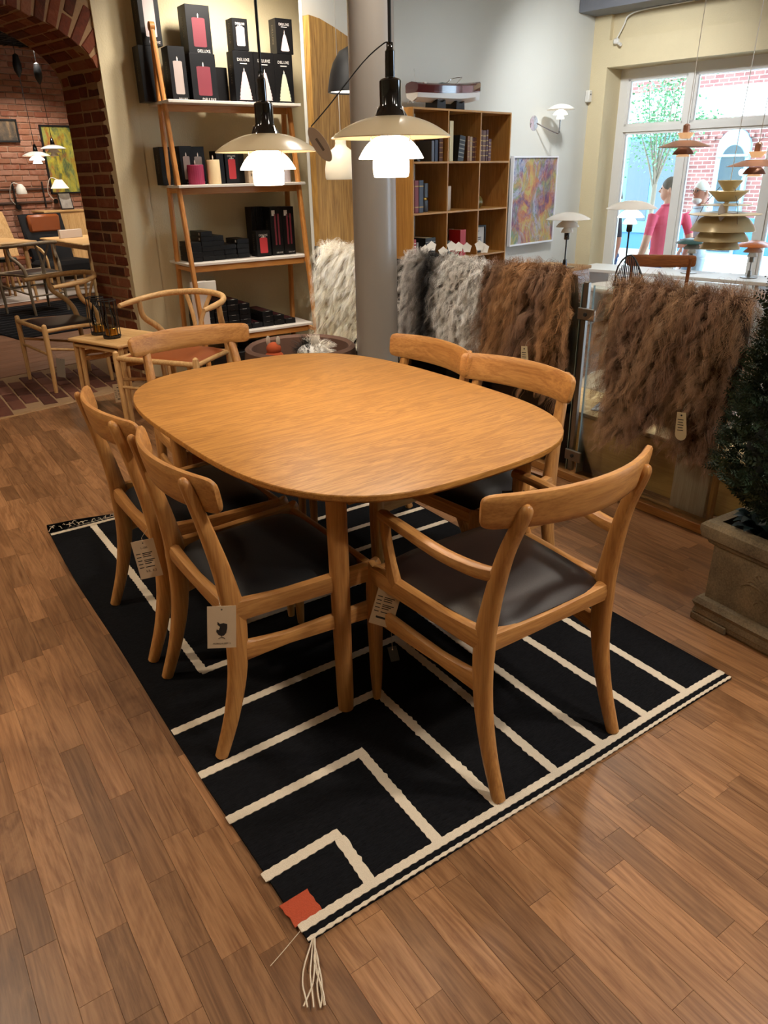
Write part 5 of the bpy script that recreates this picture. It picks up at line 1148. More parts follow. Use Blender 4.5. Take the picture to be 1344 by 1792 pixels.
def col_b1(u, v, p):
    k = .5 + .5 * math.sin(p.y * 17 + 1 + p.z * 6); g_ = lin('c08c55'); c = cBR * (1 - .5 * k) + g_ * (.5 * k); return c
cG, cGL, cBK = lin('b8b0a8'), lin('e2dcd4'), lin('141213')
def col_g(u, v, p):
    # black back stripe between grey flanks
    d = abs(v - .60) / .17; k = min(1.0, d) ** 2; base = cGL * .75 + cG * .25 if v < .45 else cG; return cBK * (1 - k) + base * k
cWH, cWH2 = lin('f4ead8'), lin('dcc8a0')
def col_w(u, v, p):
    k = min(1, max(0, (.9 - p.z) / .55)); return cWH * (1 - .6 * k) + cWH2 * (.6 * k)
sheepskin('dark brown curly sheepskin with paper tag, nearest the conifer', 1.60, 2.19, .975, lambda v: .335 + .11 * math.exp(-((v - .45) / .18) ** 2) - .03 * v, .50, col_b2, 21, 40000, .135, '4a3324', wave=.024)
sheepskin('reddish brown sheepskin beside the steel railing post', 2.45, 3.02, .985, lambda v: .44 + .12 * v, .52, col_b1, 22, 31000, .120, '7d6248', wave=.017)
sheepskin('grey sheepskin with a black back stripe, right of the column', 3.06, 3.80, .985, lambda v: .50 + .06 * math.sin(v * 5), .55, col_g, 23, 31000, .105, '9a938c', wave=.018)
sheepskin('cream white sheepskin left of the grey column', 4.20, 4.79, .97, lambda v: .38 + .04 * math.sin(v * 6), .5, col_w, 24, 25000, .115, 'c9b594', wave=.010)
def skin_tag(label, y, z):
    t = thing('paper_tag', label, 'tag', group=None); t.matrix_world = basis(V(.05, -1, 0.12), V(.0, .12, 1), (GLX - .155, y, z)); m = MB(); w = .026; pts = [(-w * .75, .0), (w * .75, 0), (w, -.09)] + [(w * math.cos(a), -.09 - .026 * math.sin(a)) for a in np.linspace(0, PI, 9)[1:-1]] + [(-w, -.09)]
    m.prism(pts, -.0006, .0006); m.build('card', plain('cream_card', 'c9b690', 0.8), t, 0); m = MB(); m.lathe([(.004, 0), (.004, .0005)], 12, (0, -.012, .0006)); m.build('eyelet', BLACKMATT, t)
    for i in range(5): m = MB(); m.box((-.003, -.03 - i * .011, .0008), (.026 - .004 * (i % 2), .003, .0006)); m.build('printed_line', INK, t, 0)
    m = MB(); m.tube([(0, -.01, .001), (0, .02, -.02), (0, .05, -.10)], .0009, 5); m.build('string', STRING, t)
skin_tag('long cream paper tag on the dark brown sheepskin', 1.695, .545); skin_tag('long cream paper tag on the reddish brown sheepskin', 2.60, .66)

# ------------------------------------------------------------------ stone planter with conifer
STONE = NT('sandstone')
def _stone():
    k = STONE; tc = k.n('ShaderNodeTexCoord'); n1 = k.n('ShaderNodeTexNoise', i_Scale=160.0, i_Detail=6.0, i_Roughness=.75); k.l(tc.outputs['Object'], n1.inputs['Vector']); n2 = k.n('ShaderNodeTexNoise', i_Scale=9.0, i_Detail=4.0); k.l(tc.outputs['Object'], n2.inputs['Vector'])
    a = k.n('ShaderNodeMath', operation='MULTIPLY_ADD'); a.inputs[1].default_value = .6; k.l(n1.outputs['Fac'], a.inputs[0]); m2 = k.n('ShaderNodeMath', operation='MULTIPLY'); m2.inputs[1].default_value = .45; k.l(n2.outputs['Fac'], m2.inputs[0]); k.l(m2.outputs[0], a.inputs[2])
    rp = k.n('ShaderNodeValToRGB'); rp.color_ramp.elements[0].position = .32; rp.color_ramp.elements[1].position = .72; rp.color_ramp.elements[0].color = rgb('4a3f31'); rp.color_ramp.elements[1].color = rgb('9c8a6c'); k.l(a.outputs[0], rp.inputs[0]); k.l(rp.outputs[0], k.b.inputs['Base Color']); k.b.inputs['Roughness'].default_value = .9
    bp = k.n('ShaderNodeBump', i_Strength=.5, i_Distance=.004); k.l(n1.outputs['Fac'], bp.inputs['Height']); k.l(bp.outputs['Normal'], k.b.inputs['Normal']); return k.m
STONE = _stone()
pl = thing('stone_planter', 'square sandstone planter with carved scroll relief', 'planter', (2.365, .955, 0), math.radians(-3)); HW = .255
prof = [(HW - .012, .0), (HW - .004, .012), (HW - .004, .028), (HW + .002, .032), (HW - .003, .052), (HW + .006, .070), (HW - .004, .088), (HW - .022, .092), (HW - .022, .29), (HW - .008, .30), (HW - .004, .312), (HW + .010, .322), (HW + .016, .345), (HW + .016, .365), (HW + .004, .378), (HW - .030, .378), (HW - .040, .33)]
m = MB(); rings = [[Vector((sx * r, sy * r, z)) for sx, sy in ((-1, -1), (1, -1), (1, 1), (-1, 1))] for r, z in prof]; m.ring_loft(rings, cap=True); m.build('planter_body', STONE, pl, 20)
for sx, sy in ((-1, -1), (1, -1), (1, 1), (-1, 1)): m = MB(); m.rbox((sx * .19, sy * .19, .014), (.14, .14, .028), .004); m.build('foot', STONE, pl, 0)
def relief(face):
    # carved acanthus scrolls on one face
    ob = []
    for s_ in (-1, 1):
        sp = [(s_ * (.030 + (.030 - .0042 * a_) * math.cos(a_ * .8) * 1.0), -.045 + (.030 - .0042 * a_) * math.sin(a_ * .8)) for a_ in np.linspace(0, 6, 18)]; ob.append((sp, .0055))
        for j in range(4): ob.append((cr([(s_ * .012, -.03 + .012 * j, 0), (s_ * (.04 + .008 * j), .012 + .012 * j, 0), (s_ * (.085 - .006 * j), .022 + .013 * j, 0), (s_ * (.115 - .02 * j), .002 + .02 * j, 0)], 4), .0065 - .0008 * j))
    ob.append((cr([(0, -.06, 0), (0, .0, 0), (0, .07, 0)], 4), .007))
    for s_ in (-1, 1): ob.append((cr([(0, -.02, 0), (s_ * .012, .03, 0), (s_ * .03, .065, 0)], 4), .005))
    m = MB()
    for pts, rad in ob:
        P3 = [Vector((p[0], p[1], 0)) for p in pts]
        if face == 0: P3 = [Vector((-(HW - .0225), -p.x, .19 + p.y)) for p in P3]
        else: P3 = [Vector((p.x, -(HW - .0225), .19 + p.y)) for p in P3]
        m.tube(P3, lerp_list([rad * .6, rad, rad * .6], len(P3)), 7)
    m.build('carved_relief', STONE, pl)
relief(0); relief(1)
m = MB(); m.box((0, 0, .325), (HW * 2 - .075, HW * 2 - .075, .03)); m.build('soil', plain('dark_soil', '0e0c0a', 1.0), pl, 0)
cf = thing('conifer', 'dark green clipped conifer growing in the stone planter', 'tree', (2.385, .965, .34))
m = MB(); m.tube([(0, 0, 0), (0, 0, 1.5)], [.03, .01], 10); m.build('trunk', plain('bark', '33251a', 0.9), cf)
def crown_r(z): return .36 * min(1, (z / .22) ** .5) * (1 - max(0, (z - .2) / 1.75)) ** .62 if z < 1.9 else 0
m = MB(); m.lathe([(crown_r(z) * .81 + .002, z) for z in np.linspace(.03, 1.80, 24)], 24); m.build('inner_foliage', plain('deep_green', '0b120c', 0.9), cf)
def sprays(n, seed):
    r = np.random.default_rng(seed); V_, F_, C_ = [], [], []
    for i in range(n):
        z = r.uniform(.02, 1.0) if r.random() < .5 else r.uniform(.02, 1.86); a = r.uniform(0, 2 * PI); R = crown_r(z) * r.uniform(.80, 1.05)
        o = np.array([R * math.cos(a), R * math.sin(a), z]); out = np.array([math.cos(a), math.sin(a), r.uniform(.1, .9)]) + r.normal(0, .35, 3); out /= np.linalg.norm(out); sd = np.cross(out, r.normal(0, 1, 3)); sd /= np.linalg.norm(sd); L = r.uniform(.025, .055)
        g = r.uniform(.55, 1.5); tip = r.random() < .12
        for j in range(5):
            q = j / 5; b0 = o + out * L * q
            for sg in (-1, 1):
                d = out * .55 + sd * sg * .8 + r.normal(0, .15, 3); d /= np.linalg.norm(d); l = L * (.42 - .3 * q) ; nn = np.cross(d, out); nn /= max(1e-6, np.linalg.norm(nn)); w = np.cross(nn, d) * l * .22; k = len(V_)
                V_ += [b0, b0 + d * l * .5 + w, b0 + d * l, b0 + d * l * .5 - w]; F_.append((k, k + 1, k + 2, k + 3)); C_ += [(.022 * g + (.02 if tip else 0), .040 * g + (.02 if tip else 0), .020 * g, 1)] * 4
    me = bpy.data.meshes.new('foliage'); me.from_pydata([tuple(p) for p in V_], [], F_); ca = me.color_attributes.new('Col', 'FLOAT_COLOR', 'POINT'); ca.data.foreach_set('color', np.array(C_, dtype=np.float32).ravel()); me.materials.append(attr_mat('conifer_needles', 'Col', .55, .4)); return me
o = link('foliage', sprays(11000, 5), cf); tag(o, kind='stuff')
k = thing('ground_plant', 'dark blue-green leafy plant at the foot of the conifer', 'plant', (2.20, 1.10, .34)); r_ = random.Random(8)
for j in range(16): a = r_.uniform(0, 6.28); L_ = r_.uniform(.05, .09); m = MB(); m.grid(lambda u, v: (math.cos(a) * u * L_ - math.sin(a) * (v - .5) * .04 * math.sin(PI * (u * .9 + .08)), math.sin(a) * u * L_ + math.cos(a) * (v - .5) * .04 * math.sin(PI * (u * .9 + .08)), .01 + .045 * math.sin(u * 2.2) * (1 + .3 * (j % 3))), 6, 2); m.build('leaf', plain('blue_green_leaf', '1a2b2e', 0.45), k)
# ------------------------------------------------------------------ street outside the window
ZG = -0.43
def obox(mb, u0, u1, t0, t1, z0, z1): return wbox(mb, u0, u1, t0, t1, z0, z1)
b = MB(); obox(b, UC + .42, 26, -14, 20, ZG - .1, ZG); tag(b.build('ground', plain('pale_paving', 'b9bcb8', .9, noise=.25, nscale=3), smooth=0), 'pale paved street outside the window', None, None, 'structure')
for (u0, u1, nm) in ((5.2, 5.5, 'paving strip nearest the window'), (11.2, 11.5, 'paving strip by the opposite houses')):
    b = MB(); obox(b, u0, u1, -12, 18, ZG, ZG + .03); tag(b.build('kerb', plain('kerb_grey', '8f9694', .8), smooth=0), 'grey ' + nm, 'kerb', 'paving strips')
UF = 14.0
def brick_tex(name, c1, c2, mortar):
    k = NT(name); tc = k.n('ShaderNodeTexCoord'); mp = k.n('ShaderNodeMapping'); mp.inputs['Rotation'].default_value = (PI / 2, 0, 0); sx = k.n('ShaderNodeSeparateXYZ'); cx = k.n('ShaderNodeCombineXYZ'); k.l(tc.outputs['Object'], sx.inputs[0]); k.l(sx.outputs['Y'], cx.inputs['X']); k.l(sx.outputs['Z'], cx.inputs['Y'])
    bt_ = k.n('ShaderNodeTexBrick'); bt_.inputs['Color1'].default_value = rgb(c1); bt_.inputs['Color2'].default_value = rgb(c2); bt_.inputs['Mortar'].default_value = rgb(mortar); bt_.inputs['Scale'].default_value = 1.0; bt_.inputs['Brick Width'].default_value = .21; bt_.inputs['Row Height'].default_value = .085; bt_.inputs['Mortar Size'].default_value = .009; k.l(cx.outputs[0], bt_.inputs['Vector'])
    k.l(bt_.outputs['Color'], k.b.inputs['Base Color']); k.b.inputs['Roughness'].default_value = .9; bp = k.n('ShaderNodeBump', i_Strength=.5, i_Distance=.01); bp.invert = True; k.l(bt_.outputs['Fac'], bp.inputs['Height']); k.l(bp.outputs['Normal'], k.b.inputs['Normal']); return k.m
FAC = brick_tex('facade_brick', '8f5f58', '7a4c48', 'a89a92')
BLUEW = plain('pale_blue_trim', '8fb6cf', .5); TEAL = plain('teal_shopfront', '5d98ac', .5); DKGL = plain('dark_window_glass', '2c4450', .08, spec=.8); STUC = plain('white_stucco', 'e8e8e6', .7)
hs = thing('brick_house', 'red brick house with white band and arched door across the street', 'building', tuple(Wp(UF, 0, 0)), TW)
m = MB(); m.box((.25, 2.0, 3.0), (.5, 22, 7.2)); m.build('wall', FAC, hs, 0)
m = MB(); m.rbox((-.10, 2.6, 2.65), (.25, 7.4, .52), .01); m.build('stucco_band', STUC, hs, 0)
m = MB(); m.rbox((-.16, 2.6, 2.94), (.36, 7.4, .06), .01); m.build('cornice', STUC, hs, 0)
m = MB(); m.rbox((-.03, 2.0, -.05), (.08, 21, .78), .01); m.build('plinth', plain('blue_grey_plinth', '3e6f93', .7), hs, 0)
for i in range(34): m = MB(); m.rbox((-.035, 4.15 - i * .17 if i < 14 else 2.55 - (i - 14) * .17, 2.02 - (.0 if i % 2 else .05)), (.10, .10, .085), .004); m.build('dentil_brick', FAC, hs, 0)
# arched entrance
d_ = thing('tmp', 'x', 'x'); bpy.data.objects.remove(d_)
arcp = [(-.36, -.43), (-.36, 1.75)] + [(-.36 * math.cos(a), 1.75 + .40 * math.sin(a)) for a in np.linspace(.2, PI - .2, 11)] + [(.36, 1.75), (.36, -.43)]
MX = Matrix(((0, 0, 1), (1, 0, 0), (0, 1, 0)))
m = MB(); m.prism(arcp, -.10, -.0, MX, (0, 3.30, 0)); dr = m.build('doorway_frame', BLUEW, hs, 0)
m = MB(); m.prism([(x * .72, (y - .6) * .86 + .50) for x, y in arcp], -.125, -.095, MX, (0, 3.28, 0)); m.build('door_glass', DKGL, dr, 0)
m = MB(); m.rbox((-.12, 3.30, 1.62), (.05, .70, .05), .004); m.build('transom_bar', BLUEW, dr, 0)
m = MB(); m.lathe([(.07, 0), (.07, .01)], 20, (-.13, 3.02, 1.28), Matrix.Rotation(-PI / 2, 3, 'Y')); m.build('door_sign', STUC, dr, 0)
# shop window left of it
m = MB(); m.rbox((-.06, 5.10, 1.05), (.12, 1.5, 2.2), .01); sf = m.build('shopfront', TEAL, hs, 0)
for y in (4.72, 5.45): m = MB(); m.rbox((-.125, y, 1.1), (.02, .6, 1.75), .004); m.build('shop_pane', DKGL, sf, 0)
m = MB(); m.rbox((-.14, 4.40, 1.05), (.06, .10, 2.2), .006); m.build('shop_post', BLUEW, sf, 0); m = MB(); m.rbox((-.14, 5.10, 2.12), (.10, 1.5, .10), .006); m.build('shop_lintel', BLUEW, sf, 0)
for y, z, w in ((2.95, 3.55, 1.25), (5.6, 3.75, .9)):
    m = MB(); m.rbox((-.02, y, z), (.08, w, .55), .006); wn = m.build('window', plain('pale_green_frame', 'b9d6cc', .5), hs, 0); m = MB(); m.rbox((-.065, y, z + .02), (.02, w * .86, .40), .004); m.build('pane', DKGL, wn, 0)
m = MB(); m.rbox((-.02, 1.75, .75), (.10, .55, .9), .006); wn = m.build('window', STUC, hs, 0); m = MB(); m.rbox((-.075, 1.75, .75), (.02, .42, .75), .004); m.build('pane', DKGL, wn, 0)
m = MB()
for i in range(9): m.rbox((-.02, 5.15 - i * .085, 3.08 + .0), (.06, .07, .23), .004)
m.build('soldier_course', FAC, hs, 0)
# street tree
tr = thing('street_tree', 'young street tree with green leaves outside the window', 'tree', tuple(Wp(7.5, 1.86, ZG)), TW); rt_ = random.Random(6)
m = MB(); m.tube(cr([(0, 0, 0), (.01, .01, .8), (0, -.01, 1.62)], 5), lerp_list([.05, .04, .035], 11), 10); m.build('trunk', plain('tree_bark', '7d7466', .9), tr)
ends = []
for j in range(9):
    a = j * 2.4; q = [(0, 0, 1.5 + .03 * j), (.15 * math.cos(a), .15 * math.sin(a), 1.9 + .07 * j), (.34 * math.cos(a) * (1 - .04 * j), .34 * math.sin(a) * (1 - .04 * j), 2.25 + .13 * j)]; m = MB(); m.tube(cr(q, 4), lerp_list([.02, .012, .005], 9), 7); m.build('branch', plain('tree_bark', '7d7466', .9), tr); ends.append(q)
lv, lf, lc_ = [], [], []
for i in range(2600):
    q = rt_.choice(ends); s_ = rt_.random() ** .6; p = Vector(q[1]).lerp(Vector(q[2]), s_) + Vector((rt_.gauss(0, .14), rt_.gauss(0, .17), rt_.gauss(0, .16)))
    if rt_.random() < .10: p = Vector((rt_.gauss(0, .1), -.55 + rt_.gauss(0, .16), 2.45 + rt_.gauss(0, .07)))
    d = Vector((rt_.gauss(0, 1), rt_.gauss(0, 1), rt_.gauss(-.3, .6))).normalized(); s2 = d.cross(Vector((rt_.gauss(0, 1), rt_.gauss(0, 1), 1))).normalized(); l = rt_.uniform(.035, .06); k = len(lv)
    lv += [tuple(p), tuple(p + d * l * .5 + s2 * l * .35), tuple(p + d * l), tuple(p + d * l * .5 - s2 * l * .35)]; lf.append((k, k + 1, k + 2, k + 3)); g = rt_.uniform(.6, 1.5); lc_ += [(.10 * g, .26 * g, .12 * g, 1)] * 4
me = bpy.data.meshes.new('leaves'); me.from_pydata(lv, [], lf); ca = me.color_attributes.new('Col', 'FLOAT_COLOR', 'POINT'); ca.data.foreach_set('color', np.array(lc_, dtype=np.float32).ravel()); me.materials.append(attr_mat('tree_leaf', 'Col', .6, .3)); tag(link('leaves', me, tr), kind='stuff')

# ------------------------------------------------------------------ people outside (local +X is where they face, Z up from the feet)
def ellip(m, c, r, n=14, M=None):
    rings = []
    for i in range(n + 1):
        a = PI * (i + .02) / (n + .04); z = -math.cos(a); q = math.sin(a); ring = [Vector((r[0] * q * math.cos(2 * PI * k / 16), r[1] * q * math.sin(2 * PI * k / 16), r[2] * z)) for k in range(16)]
        if M is not None: ring = [M @ p for p in ring]
        rings.append([p + Vector(c) for p in ring])
    return m.ring_loft(rings)
def limb(m, pts, rx, n=12, flat_=1.0):
    return m.tube(cr(pts, 5), lerp_list(rx, (len(pts) - 1) * 5 + 1), n)
def hand(m, wrist, dirv, palmn, s=1.0, curl=.5):
    d = Vector(dirv).normalized(); nrm = Vector(palmn); nrm = (nrm - d * nrm.dot(d)).normalized(); sd = d.cross(nrm); w = Vector(wrist)
    m.sweep([w, w + d * .04 * s, w + d * .085 * s], [.045 * s, .075 * s, .07 * s], [.032 * s, .03 * s, .024 * s], sd, 10, 2.5)
    for i, L in enumerate((.068, .078, .073, .058)):
        b0 = w + d * .08 * s + sd * (-.027 + .018 * i) * s; b1 = b0 + (d + nrm * .35 * curl) * L * .45 * s; b2 = b1 + (d + nrm * 1.1 * curl).normalized() * L * .32 * s; b3 = b2 + (d * .7 + nrm * 1.6 * curl).normalized() * L * .25 * s
        m.tube([b0, b1, b2, b3], [.0095 * s, .009 * s, .0085 * s, .006 * s], 8)
    t0 = w + d * .02 * s - sd * .03 * s; m.tube([t0, t0 + (d * .5 - sd * .7 + nrm * .3).normalized() * .035 * s, t0 + (d * .8 - sd * .6 + nrm * .6).normalized() * .07 * s], [.012 * s, .0105 * s, .007 * s], 8)
def remesh(m, vox):
    me = bpy.data.meshes.new('raw'); me.from_pydata(m.v, [], m.f); bm = bmesh.new(); bm.from_mesh(me); bmesh.ops.recalc_face_normals(bm, faces=bm.faces); bm.to_mesh(me); bm.free()
    o = bpy.data.objects.new('raw', me); COL.objects.link(o); rm = o.modifiers.new('r', 'REMESH'); rm.mode = 'VOXEL'; rm.voxel_size = vox; sm = o.modifiers.new('s', 'SMOOTH'); sm.factor = .5; sm.iterations = 3
    dg = bpy.context.evaluated_depsgraph_get(); out = bpy.data.meshes.new_from_object(o.evaluated_get(dg)); bpy.data.objects.remove(o); return out
SKIN = plain('skin', 'c08e78', .55); SKINT = plain('tanned_skin', 'a8745e', .55)
def person(label, loc, rz, shirt, pants, hairm, skin=SKIN, arms=None, legs=None, headturn=0.0, glasses=False, beard=None, short=True, height=1.75, hairlong=0):
    t = thing('person', label, 'person', loc, rz); m = MB(); S_ = height / 1.75
    lg = legs or (((0, .09, .93), (.02, .10, .50), (-.03, .10, .09)), ((0, -.09, .93), (.03, -.10, .50), (.02, -.10, .09)))
    for L in lg:
        limb(m, L, [.088, .064, .045]); f = Vector(L[2]); m.sweep([f + Vector((-.06, 0, -.055)), f + Vector((.03, 0, -.045)), f + Vector((.12, 0, -.06)), f + Vector((.17, 0, -.07))], [.075, .09, .095, .06], [.07, .08, .055, .03], (0, 1, 0), 12, 2.5)
    # torso: stacked oval sections
    secs = [(.88, .105, .155), (.96, .115, .165), (1.06, .112, .150), (1.18, .118, .158), (1.30, .115, .175), (1.38, .10, .175), (1.44, .075, .12), (1.49, .055, .065), (1.56, .05, .055)]
    m.ring_loft([[Vector((.01 + (.025 if 1.0 < z < 1.3 else 0) * .5 + rx * math.cos(2 * PI * k / 20), ry * math.sin(2 * PI * k / 20), z)) for k in range(20)] for z, rx, ry in secs])
    am = arms or (((0, .19, 1.39), (-.02, .25, 1.12), (.04, .26, .88)), ((0, -.19, 1.39), (-.03, -.25, 1.12), (.04, -.26, .88)))
    for A_ in am:
        limb(m, A_, [.058, .042, .030]); d = (Vector(A_[2]) - Vector(A_[1])).normalized(); hand(m, Vector(A_[2]) - d * .01, d, Vector((.25, -A_[2][1], -.1)), 1.0, .7)
    R = Matrix.Rotation(headturn, 3, 'Z'); hc = Vector((.025, 0, 1.635))
    ellip(m, hc, (.098, .077, .118), 14, R); ellip(m, hc + R @ Vector((.03, 0, -.055)), (.065, .058, .065), 10, R)
    m.tube([hc + R @ Vector((.088, 0, .02)), hc + R @ Vector((.112, 0, -.022)), hc + R @ Vector((.092, 0, -.03))], [.009, .014, .010], 8)
    for s_ in (-1, 1): ellip(m, hc + R @ Vector((-.005, s_ * .08, -.01)), (.018, .009, .032), 8, R)
    m.sweep([hc + R @ Vector((.088, -.022, -.060)), hc + R @ Vector((.096, 0, -.060)), hc + R @ Vector((.088, .022, -.060))], .010, .012, (0, 0, 1), 8, 2)
    me = remesh(m, .0095); mats = [skin, shirt, pants, plain('shoe_dark', '3a3634', .6)]
    for x in mats: me.materials.append(x)
    n = len(me.polygons); cen = np.empty(n * 3, dtype=np.float32); me.polygons.foreach_get('center', cen); cen = cen.reshape(-1, 3); idx = np.zeros(n, dtype=np.int32)
    z = cen[:, 2]; y = np.abs(cen[:, 1]); sl = 1.14 if short else .93
    torso = (z > .94) & (z < 1.475)
    for i in range(n):
        p = cen[i]
        if p[2] < .075: idx[i] = 3
        elif p[2] < .955 and y[i] < .20: idx[i] = 2
        elif torso[i]:
            # nearer to an arm than to the torso below the sleeve end means skin
            if y[i] > .19 or p[0] > .16: 
                dmin = 9
                for A_ in am:
                    a, b_ = Vector(A_[0]), Vector(A_[1]); ab = b_ - a; q = max(0, min(1, (Vector(p) - a).dot(ab) / ab.length_squared)); dd = (Vector(p) - a - ab * q).length
                    lim = .8 if short else 1.5
                    if dd < dmin: dmin = dd; on = q < lim or not short
                idx[i] = 1 if (on and dmin < .085) or y[i] < .2 and p[0] < .16 else 0
            else: idx[i] = 1
    me.polygons.foreach_set('material_index', idx); me.polygons.foreach_set('use_smooth', [True] * n); o = link('body', me, t)
    # hair cap
    hm = MB(); rings = []
    for i in range(9):
        a = PI / 2 * i / 8 * 1.12; rr_ = math.cos(min(a, PI / 2)) if a < PI / 2 else .02; rings.append([hc + R @ Vector((-.012 + .104 * rr_ * math.cos(2 * PI * k / 24), .084 * rr_ * math.sin(2 * PI * k / 24), (.022 - .075 * (.5 - .5 * math.cos(2 * PI * k / 24)) * (1 - i / 8)) + .108 * math.sin(min(a, PI / 2)))) for k in range(24)])
    hm.ring_loft(rings); hme = remesh(hm, .008); hme.materials.append(hairm); hme.polygons.foreach_set('use_smooth', [True] * len(hme.polygons)); link('hair', hme, t)
    for s_ in (-1, 1):
        e = MB(); ellip(e, hc + R @ Vector((.086, s_ * .030, .012)), (.010, .013, .009), 8, R); e.build('eye', plain('eye_dark', '2a221e', .3), t)
    # collar and belt
    c = MB(); c.tube([(.01 + .068 * math.cos(2 * PI * k / 20), .075 * math.sin(2 * PI * k / 20), 1.478 + .012 * math.cos(2 * PI * k / 20 + PI)) for k in range(20)], .013, 8, closed=True); c.build('collar', shirt, t)
    c = MB(); c.sweep([(.015 + .126 * math.cos(2 * PI * k / 24), .174 * math.sin(2 * PI * k / 24), .955) for k in range(25)], .035, .008, (0, 0, 1), 8, 3); c.build('waistband', pants, t)
    if glasses:
        g_ = MB()
        for s_ in (-1, 1): g_.tube([hc + R @ Vector((.102, s_ * .032 + .024 * math.cos(2 * PI * k / 14), .012 + .018 * math.sin(2 * PI * k / 14))) for k in range(14)], .0022, 5, closed=True); g_.tube([hc + R @ Vector((.10, s_ * .056, .016)), hc + R @ Vector((.0, s_ * .082, .012))], .0022, 5)
        g_.build('spectacles', BLACKMATT, t)
    if beard:
        be = MB(); ellip(be, hc + R @ Vector((.045, 0, -.088)), (.058, .056, .045), 10, R); be.build('beard', beard, t)
    t.scale = (S_, S_, S_); return t
PINK = plain('pink_cotton', 'c44a63', .85, noise=.12, nscale=20); JEANS = plain('blue_denim', '41628f', .85, noise=.12, nscale=40); PALEB = plain('pale_blue_linen', 'a9bccb', .85, noise=.1, nscale=18); NAVY = plain('navy_cotton', '2a3448', .85)
GREYH = plain('grey_brown_hair', '5a5048', .8, noise=.3, nscale=90); WHITEH = plain('white_hair', 'cfd0cc', .8, noise=.15, nscale=90)
def facing(dx, dy): return math.atan2(dy, dx)
person('person in a pink short-sleeved shirt and jeans walking past the window', tuple(Wp(3.98, -.10, ZG)), facing(.25, .97), PINK, JEANS, GREYH, arms=(((0, .20, 1.39), (-.03, .28, 1.13), (.06, .29, .90)), ((0, -.20, 1.39), (-.06, -.27, 1.13), (.02, -.29, .90))), headturn=.75, height=1.76)
person('person with white hair and glasses in pale blue clothes holding a leash', tuple(Wp(4.55, -.20, ZG)), facing(-.9, .42), PALEB, PALEB, WHITEH, SKINT, arms=(((0, .20, 1.39), (.02, .27, 1.12), (.26, .24, 1.10)), ((0, -.20, 1.39), (-.04, -.26, 1.12), (.05, -.28, .90))), headturn=.2, glasses=True, beard=WHITEH, height=1.72)
person('person in a navy shirt half hidden by the window frame', tuple(Wp(4.05, .60, ZG)), facing(-.8, .6), NAVY, JEANS, GREYH, height=1.70)
# ------------------------------------------------------------------ dogs
def dog(label, loc, rz, coat=False, s=1.0):
    t = thing('dog', label, 'dog', loc, rz, 'dogs outside'); m = MB()
    m.ring_loft([[Vector((x, ry * math.cos(2 * PI * k / 16), z + rz_ * math.sin(2 * PI * k / 16))) for k in range(16)] for x, z, ry, rz_ in ((-.24, .36, .05, .06), (-.20, .35, .085, .10), (-.05, .34, .09, .10), (.10, .33, .10, .125), (.18, .36, .09, .11), (.22, .38, .05, .06))])
    limb(m, [(.16, 0, .40), (.23, 0, .48), (.26, 0, .53)], [.075, .062, .06]); ellip(m, (.29, 0, .55), (.08, .07, .07)); limb(m, [(.33, 0, .54), (.38, 0, .52), (.41, 0, .515)], [.042, .034, .024])
    for s_ in (-1, 1):
        limb(m, [(.14, s_ * .06, .30), (.13, s_ * .065, .16), (.14, s_ * .065, .10), (.15, s_ * .065, .02)], [.045, .028, .024, .026]); limb(m, [(-.17, s_ * .065, .32), (-.12, s_ * .07, .22), (-.22, s_ * .07, .13), (-.20, s_ * .07, .02)], [.06, .04, .026, .026])
        limb(m, [(.27, s_ * .06, .60), (.26, s_ * .085, .55), (.27, s_ * .09, .50)], [.02, .026, .012])
    limb(m, [(-.23, 0, .40), (-.31, 0, .50), (-.28, 0, .58), (-.22, 0, .60)], [.03, .03, .03, .015])
    me = remesh(m, .012); me.materials.append(plain('white_coat', 'd8d4cc', .9)); me.polygons.foreach_set('use_smooth', [True] * len(me.polygons)); o = link('body', me, t)
    r = np.random.default_rng(int(loc[0] * 100)); nv = len(me.vertices); co = np.empty(nv * 3, dtype=np.float32); no = np.empty(nv * 3, dtype=np.float32); me.vertices.foreach_get('co', co); me.vertices.foreach_get('normal', no); pick = r.integers(0, nv, 3500); P = co.reshape(-1, 3)[pick].astype(float); N = no.reshape(-1, 3)[pick].astype(float)
    f = fleece(P, N, np.tile(lin('d9d4ca'), (3500, 1)), .05, .002, 9, wave=.008, parent=t, segs=3, grav=.4); f.name = 'coat_hair'; tag(f, kind='stuff')
    for s_ in (-1, 1): e = MB(); ellip(e, (.352, s_ * .034, .572), (.008, .008, .008), 6); e.build('eye', INK, t)
    e = MB(); ellip(e, (.418, 0, .52), (.012, .014, .011), 8); e.build('nose', INK, t)
    if coat: c = MB(); c.ring_loft([[Vector((x, ry * math.cos(2 * PI * k / 18), .345 + rz_ * math.sin(2 * PI * k / 18))) for k in range(18)] for x, ry, rz_ in ((-.10, .125, .135), (.0, .128, .138), (.12, .135, .15))], cap=False); c.build('harness', plain('grey_harness', '7d8798', .8), t)
    t.scale = (s, s, s)
dog('fluffy white dog in a grey harness outside the window', tuple(Wp(6.9, .60, ZG)), TW, True, 1.0); dog('smaller fluffy white dog behind the green lamp', tuple(Wp(7.1, .20, ZG)), TW, False, .9)
t = thing('dog_leash', 'thin dark dog leash sloping down from the pale blue clothes', 'leash', (0, 0, 0)); p_ = Wp(4.30, -.20, .62); q_ = Wp(6.7, .62, .02); m = MB(); m.tube(cr([p_, p_.lerp(q_, .5) - UP * .05, q_], 6), .006, 6); m.build('strap', BLACKMATT, t)
